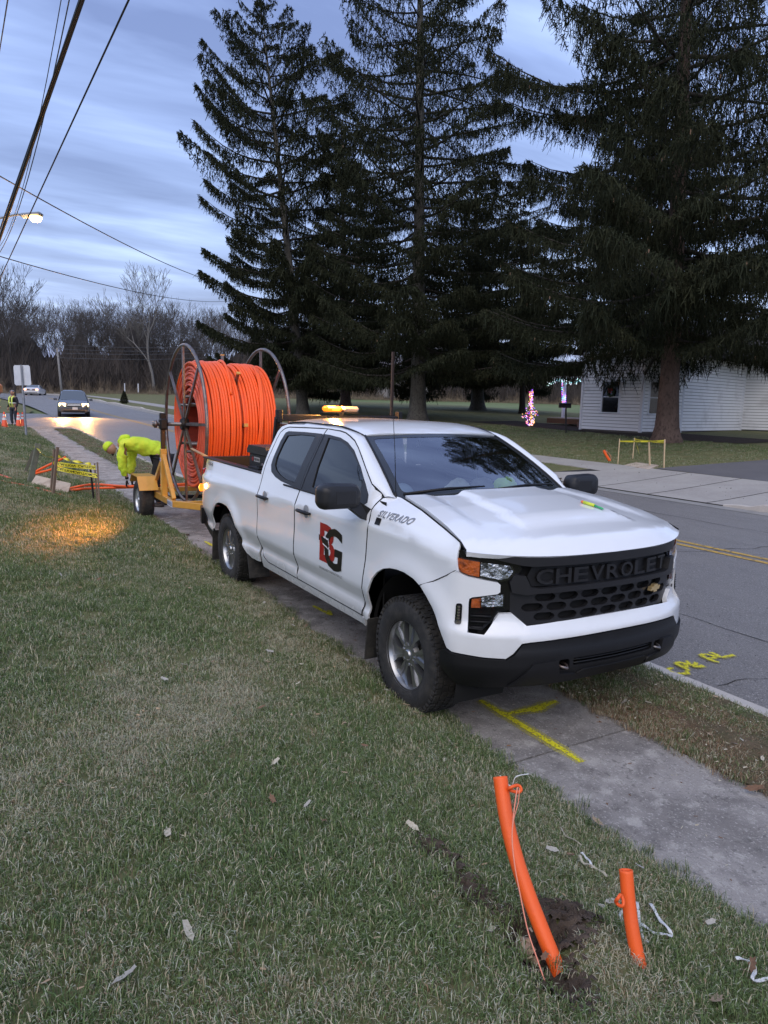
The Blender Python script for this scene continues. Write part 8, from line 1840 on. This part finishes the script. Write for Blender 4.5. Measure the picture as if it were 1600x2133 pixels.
# longer tufts along slab edges and round stakes and stubs
n = 300; X = rg.uniform(-9, 3.6, n); Y = -.83+.07*vn(X, 0*X, 2.2, 1)+rg.normal(scale=.05, size=n); put('long', X, Y, H(X, Y)+.025, rg.uniform(.45, .85, n))
n = 90; X = rg.uniform(-1, 3, n); Y = 1.13+rg.normal(scale=.03, size=n); put('long', X, Y, H(X, Y)+.02, rg.uniform(.35, .8, n))
for c, r, m in ((b2, .07, 26), (gp(1250, 2000), .12, 30), (gp(1250, 1790), .06, 12)):
    X = c[0]+rg.normal(scale=r, size=m); Y = c[1]+rg.normal(scale=r, size=m); put('long', X, Y, H(X, Y)+.02, rg.uniform(.5, .9, m))
for kk, var in (('lush', lush), ('norm', norm), ('dry', dry), ('brown', brn), ('long', lng)):
    P = np.concatenate([p for p, s in sets[kk]]); S_ = np.concatenate([s for p, s in sets[kk]]); R_ = np.zeros_like(P); R_[:, 2] = rg.uniform(0, 2*PI, len(P)); R_[:, :2] = rg.normal(scale=.12, size=(len(P), 2)); scatter('grass', var, P, R_, S_)
# fallen leaves
def leaf_mesh(name, seed, m, oak=False):
    r = random.Random(seed); n = 14; V = [(0, 0, 0)]; 
    for i in range(n):
        a = 2*PI*i/n; q = (.5+.12*math.cos(a*2))*(1+(.22 if i % 2 else -.18)*(1 if oak else .5)); x, y = q*math.cos(a)*1.15, q*math.sin(a)*.72; V.append((x, y, .16*abs(y)*r.uniform(.8, 1.6)+.14*x*x+r.uniform(-.03, .03)))
    F = [(0, 1+i, 1+(i+1) % n) for i in range(n)]; o = len(V); V += [(-.55, 0, .05), (-.95, .04, .10), (-.95, .07, .10), (-.55, .03, .05)]; F.append((o, o+1, o+2, o+3)); me = mesh_from(name, V, F, True); me.materials.append(m); return me
M_lf = [mat('leaf_%s' % n_, c, rough=.8, noise=(6, c2, .4, .7)) for n_, c, c2 in (('tan', (.42, .31, .20), (.30, .21, .13)), ('pale', (.50, .46, .36), (.38, .33, .24)), ('brown', (.20, .11, .06), (.13, .07, .04)), ('grey', (.40, .38, .33), (.30, .28, .24)))]
LM = [leaf_mesh('fallen_leaf', i, M_lf[i % 4], oak=i % 2 == 0) for i in range(8)]
def lay_leaf(x, y, s, me, label, group, z=None, extra=.055):
    o = bpy.data.objects.new('fallen_leaf', me); COL.objects.link(o); z = float(H(x, y))+extra if z is None else z; o.location = (x, y, z); rr = random.Random(int(x*991+y*77)); o.rotation_euler = (rr.uniform(-.5, .5), rr.uniform(-.5, .5), rr.uniform(0, 6.28)); o.scale = (s, s, s); props(o, label, 'leaf', group)
rl = random.Random(21)
for i, (px_, py_, s, k, lab) in enumerate(((545, 1493, .035, 2, 'small reddish brown leaf alone on the lawn left of the front wheel'), (392, 1975, .05, 1, 'pale upright leaf in the grass at the lower left'), (858, 1745, .045, 1, 'long pale leaf on the grass above the soil strip'), (866, 1502, .06, 0, 'tan leaf on the lawn just below the front tyre'), (1243, 1735, .065, 0, 'large tan oak leaf at the slab edge above the conduits'), (1490, 2115, .07, 0, 'crumpled tan leaf at the bottom edge under the pull tape'), (1330, 1830, .035, 3, 'small grey leaf beside the top of the shorter stub'), (1570, 1662, .07, 2, 'dark curled leaf on the verge edge of the slab at the right'), (350, 1765, .045, 1, 'pale leaf on the left part of the lawn'), (1021, 1970, .035, 1, 'pale narrow leaf left of the muddy hole'), (640, 1700, .03, 3, 'little grey leaf in the middle of the lawn'), (262, 2075, .05, 3, 'grey leaf close to the bottom left corner'))):
    p = gp(px_, py_); lay_leaf(p.x, p.y, s, LM[k], lab, None)
for i in range(130):
    if i < 70: x = rl.uniform(-7, 3.4); y = -.9-abs(rl.gauss(0, .55))
    elif i < 100: x = rl.uniform(-4, 3.2); y = rl.uniform(-4.5, -1.0)
    else: x = rl.uniform(-1, 2.8); y = rl.uniform(.2, 1.1)
    lay_leaf(x, y, rl.uniform(.022, .046), LM[rl.randrange(8)], 'small dry leaf among the grass blades' if i < 100 else 'small dry leaf on the brown verge', 'small leaves in the grass' if i < 100 else 'small leaves on the verge')
# crumbs of wood, grit and leaf on slabs, road and grass
def chips(name, n, xr, yr, s, m, seed, zf=.012):
    rng = np.random.RandomState(seed); X = rng.uniform(*xr, n); Y = rng.uniform(*yr, n); Z = H(X, Y)+zf; P = np.stack([X, Y, Z], -1); a = rng.uniform(0, 2*PI, n); D = np.stack([np.cos(a), np.sin(a), rng.uniform(-.1, .4, n)], -1); V, F = strips(P, D, s*rng.uniform(.4, 1.4, n), s*rng.uniform(.2, .6, n), s*rng.uniform(.1, .4, n), rng); o = bpy.data.objects.new(name, npmesh(name, V, F, m)); COL.objects.link(o); props(o, kind='stuff')
chips('leaf_litter', 260, (-9, 4), (-.9, .25), .018, M_lf[2], 1, .022); chips('leaf_litter', 300, (-9, 4), (-.95, .3), .014, M_lf[1], 2, .022); chips('leaf_litter', 1100, (-8, 4), (-5, -.9), .020, M_lf[0], 3, .05); chips('leaf_litter', 500, (-2, 4), (.2, 1.1), .018, M_lf[1], 4, .055); chips('grit', 500, (-12, 3), (1.42, 4), .014, M_dark, 5, .008); chips('leaf_litter', 90, (-15, -2), (10.9, 15), .03, M_dark, 6, .045)
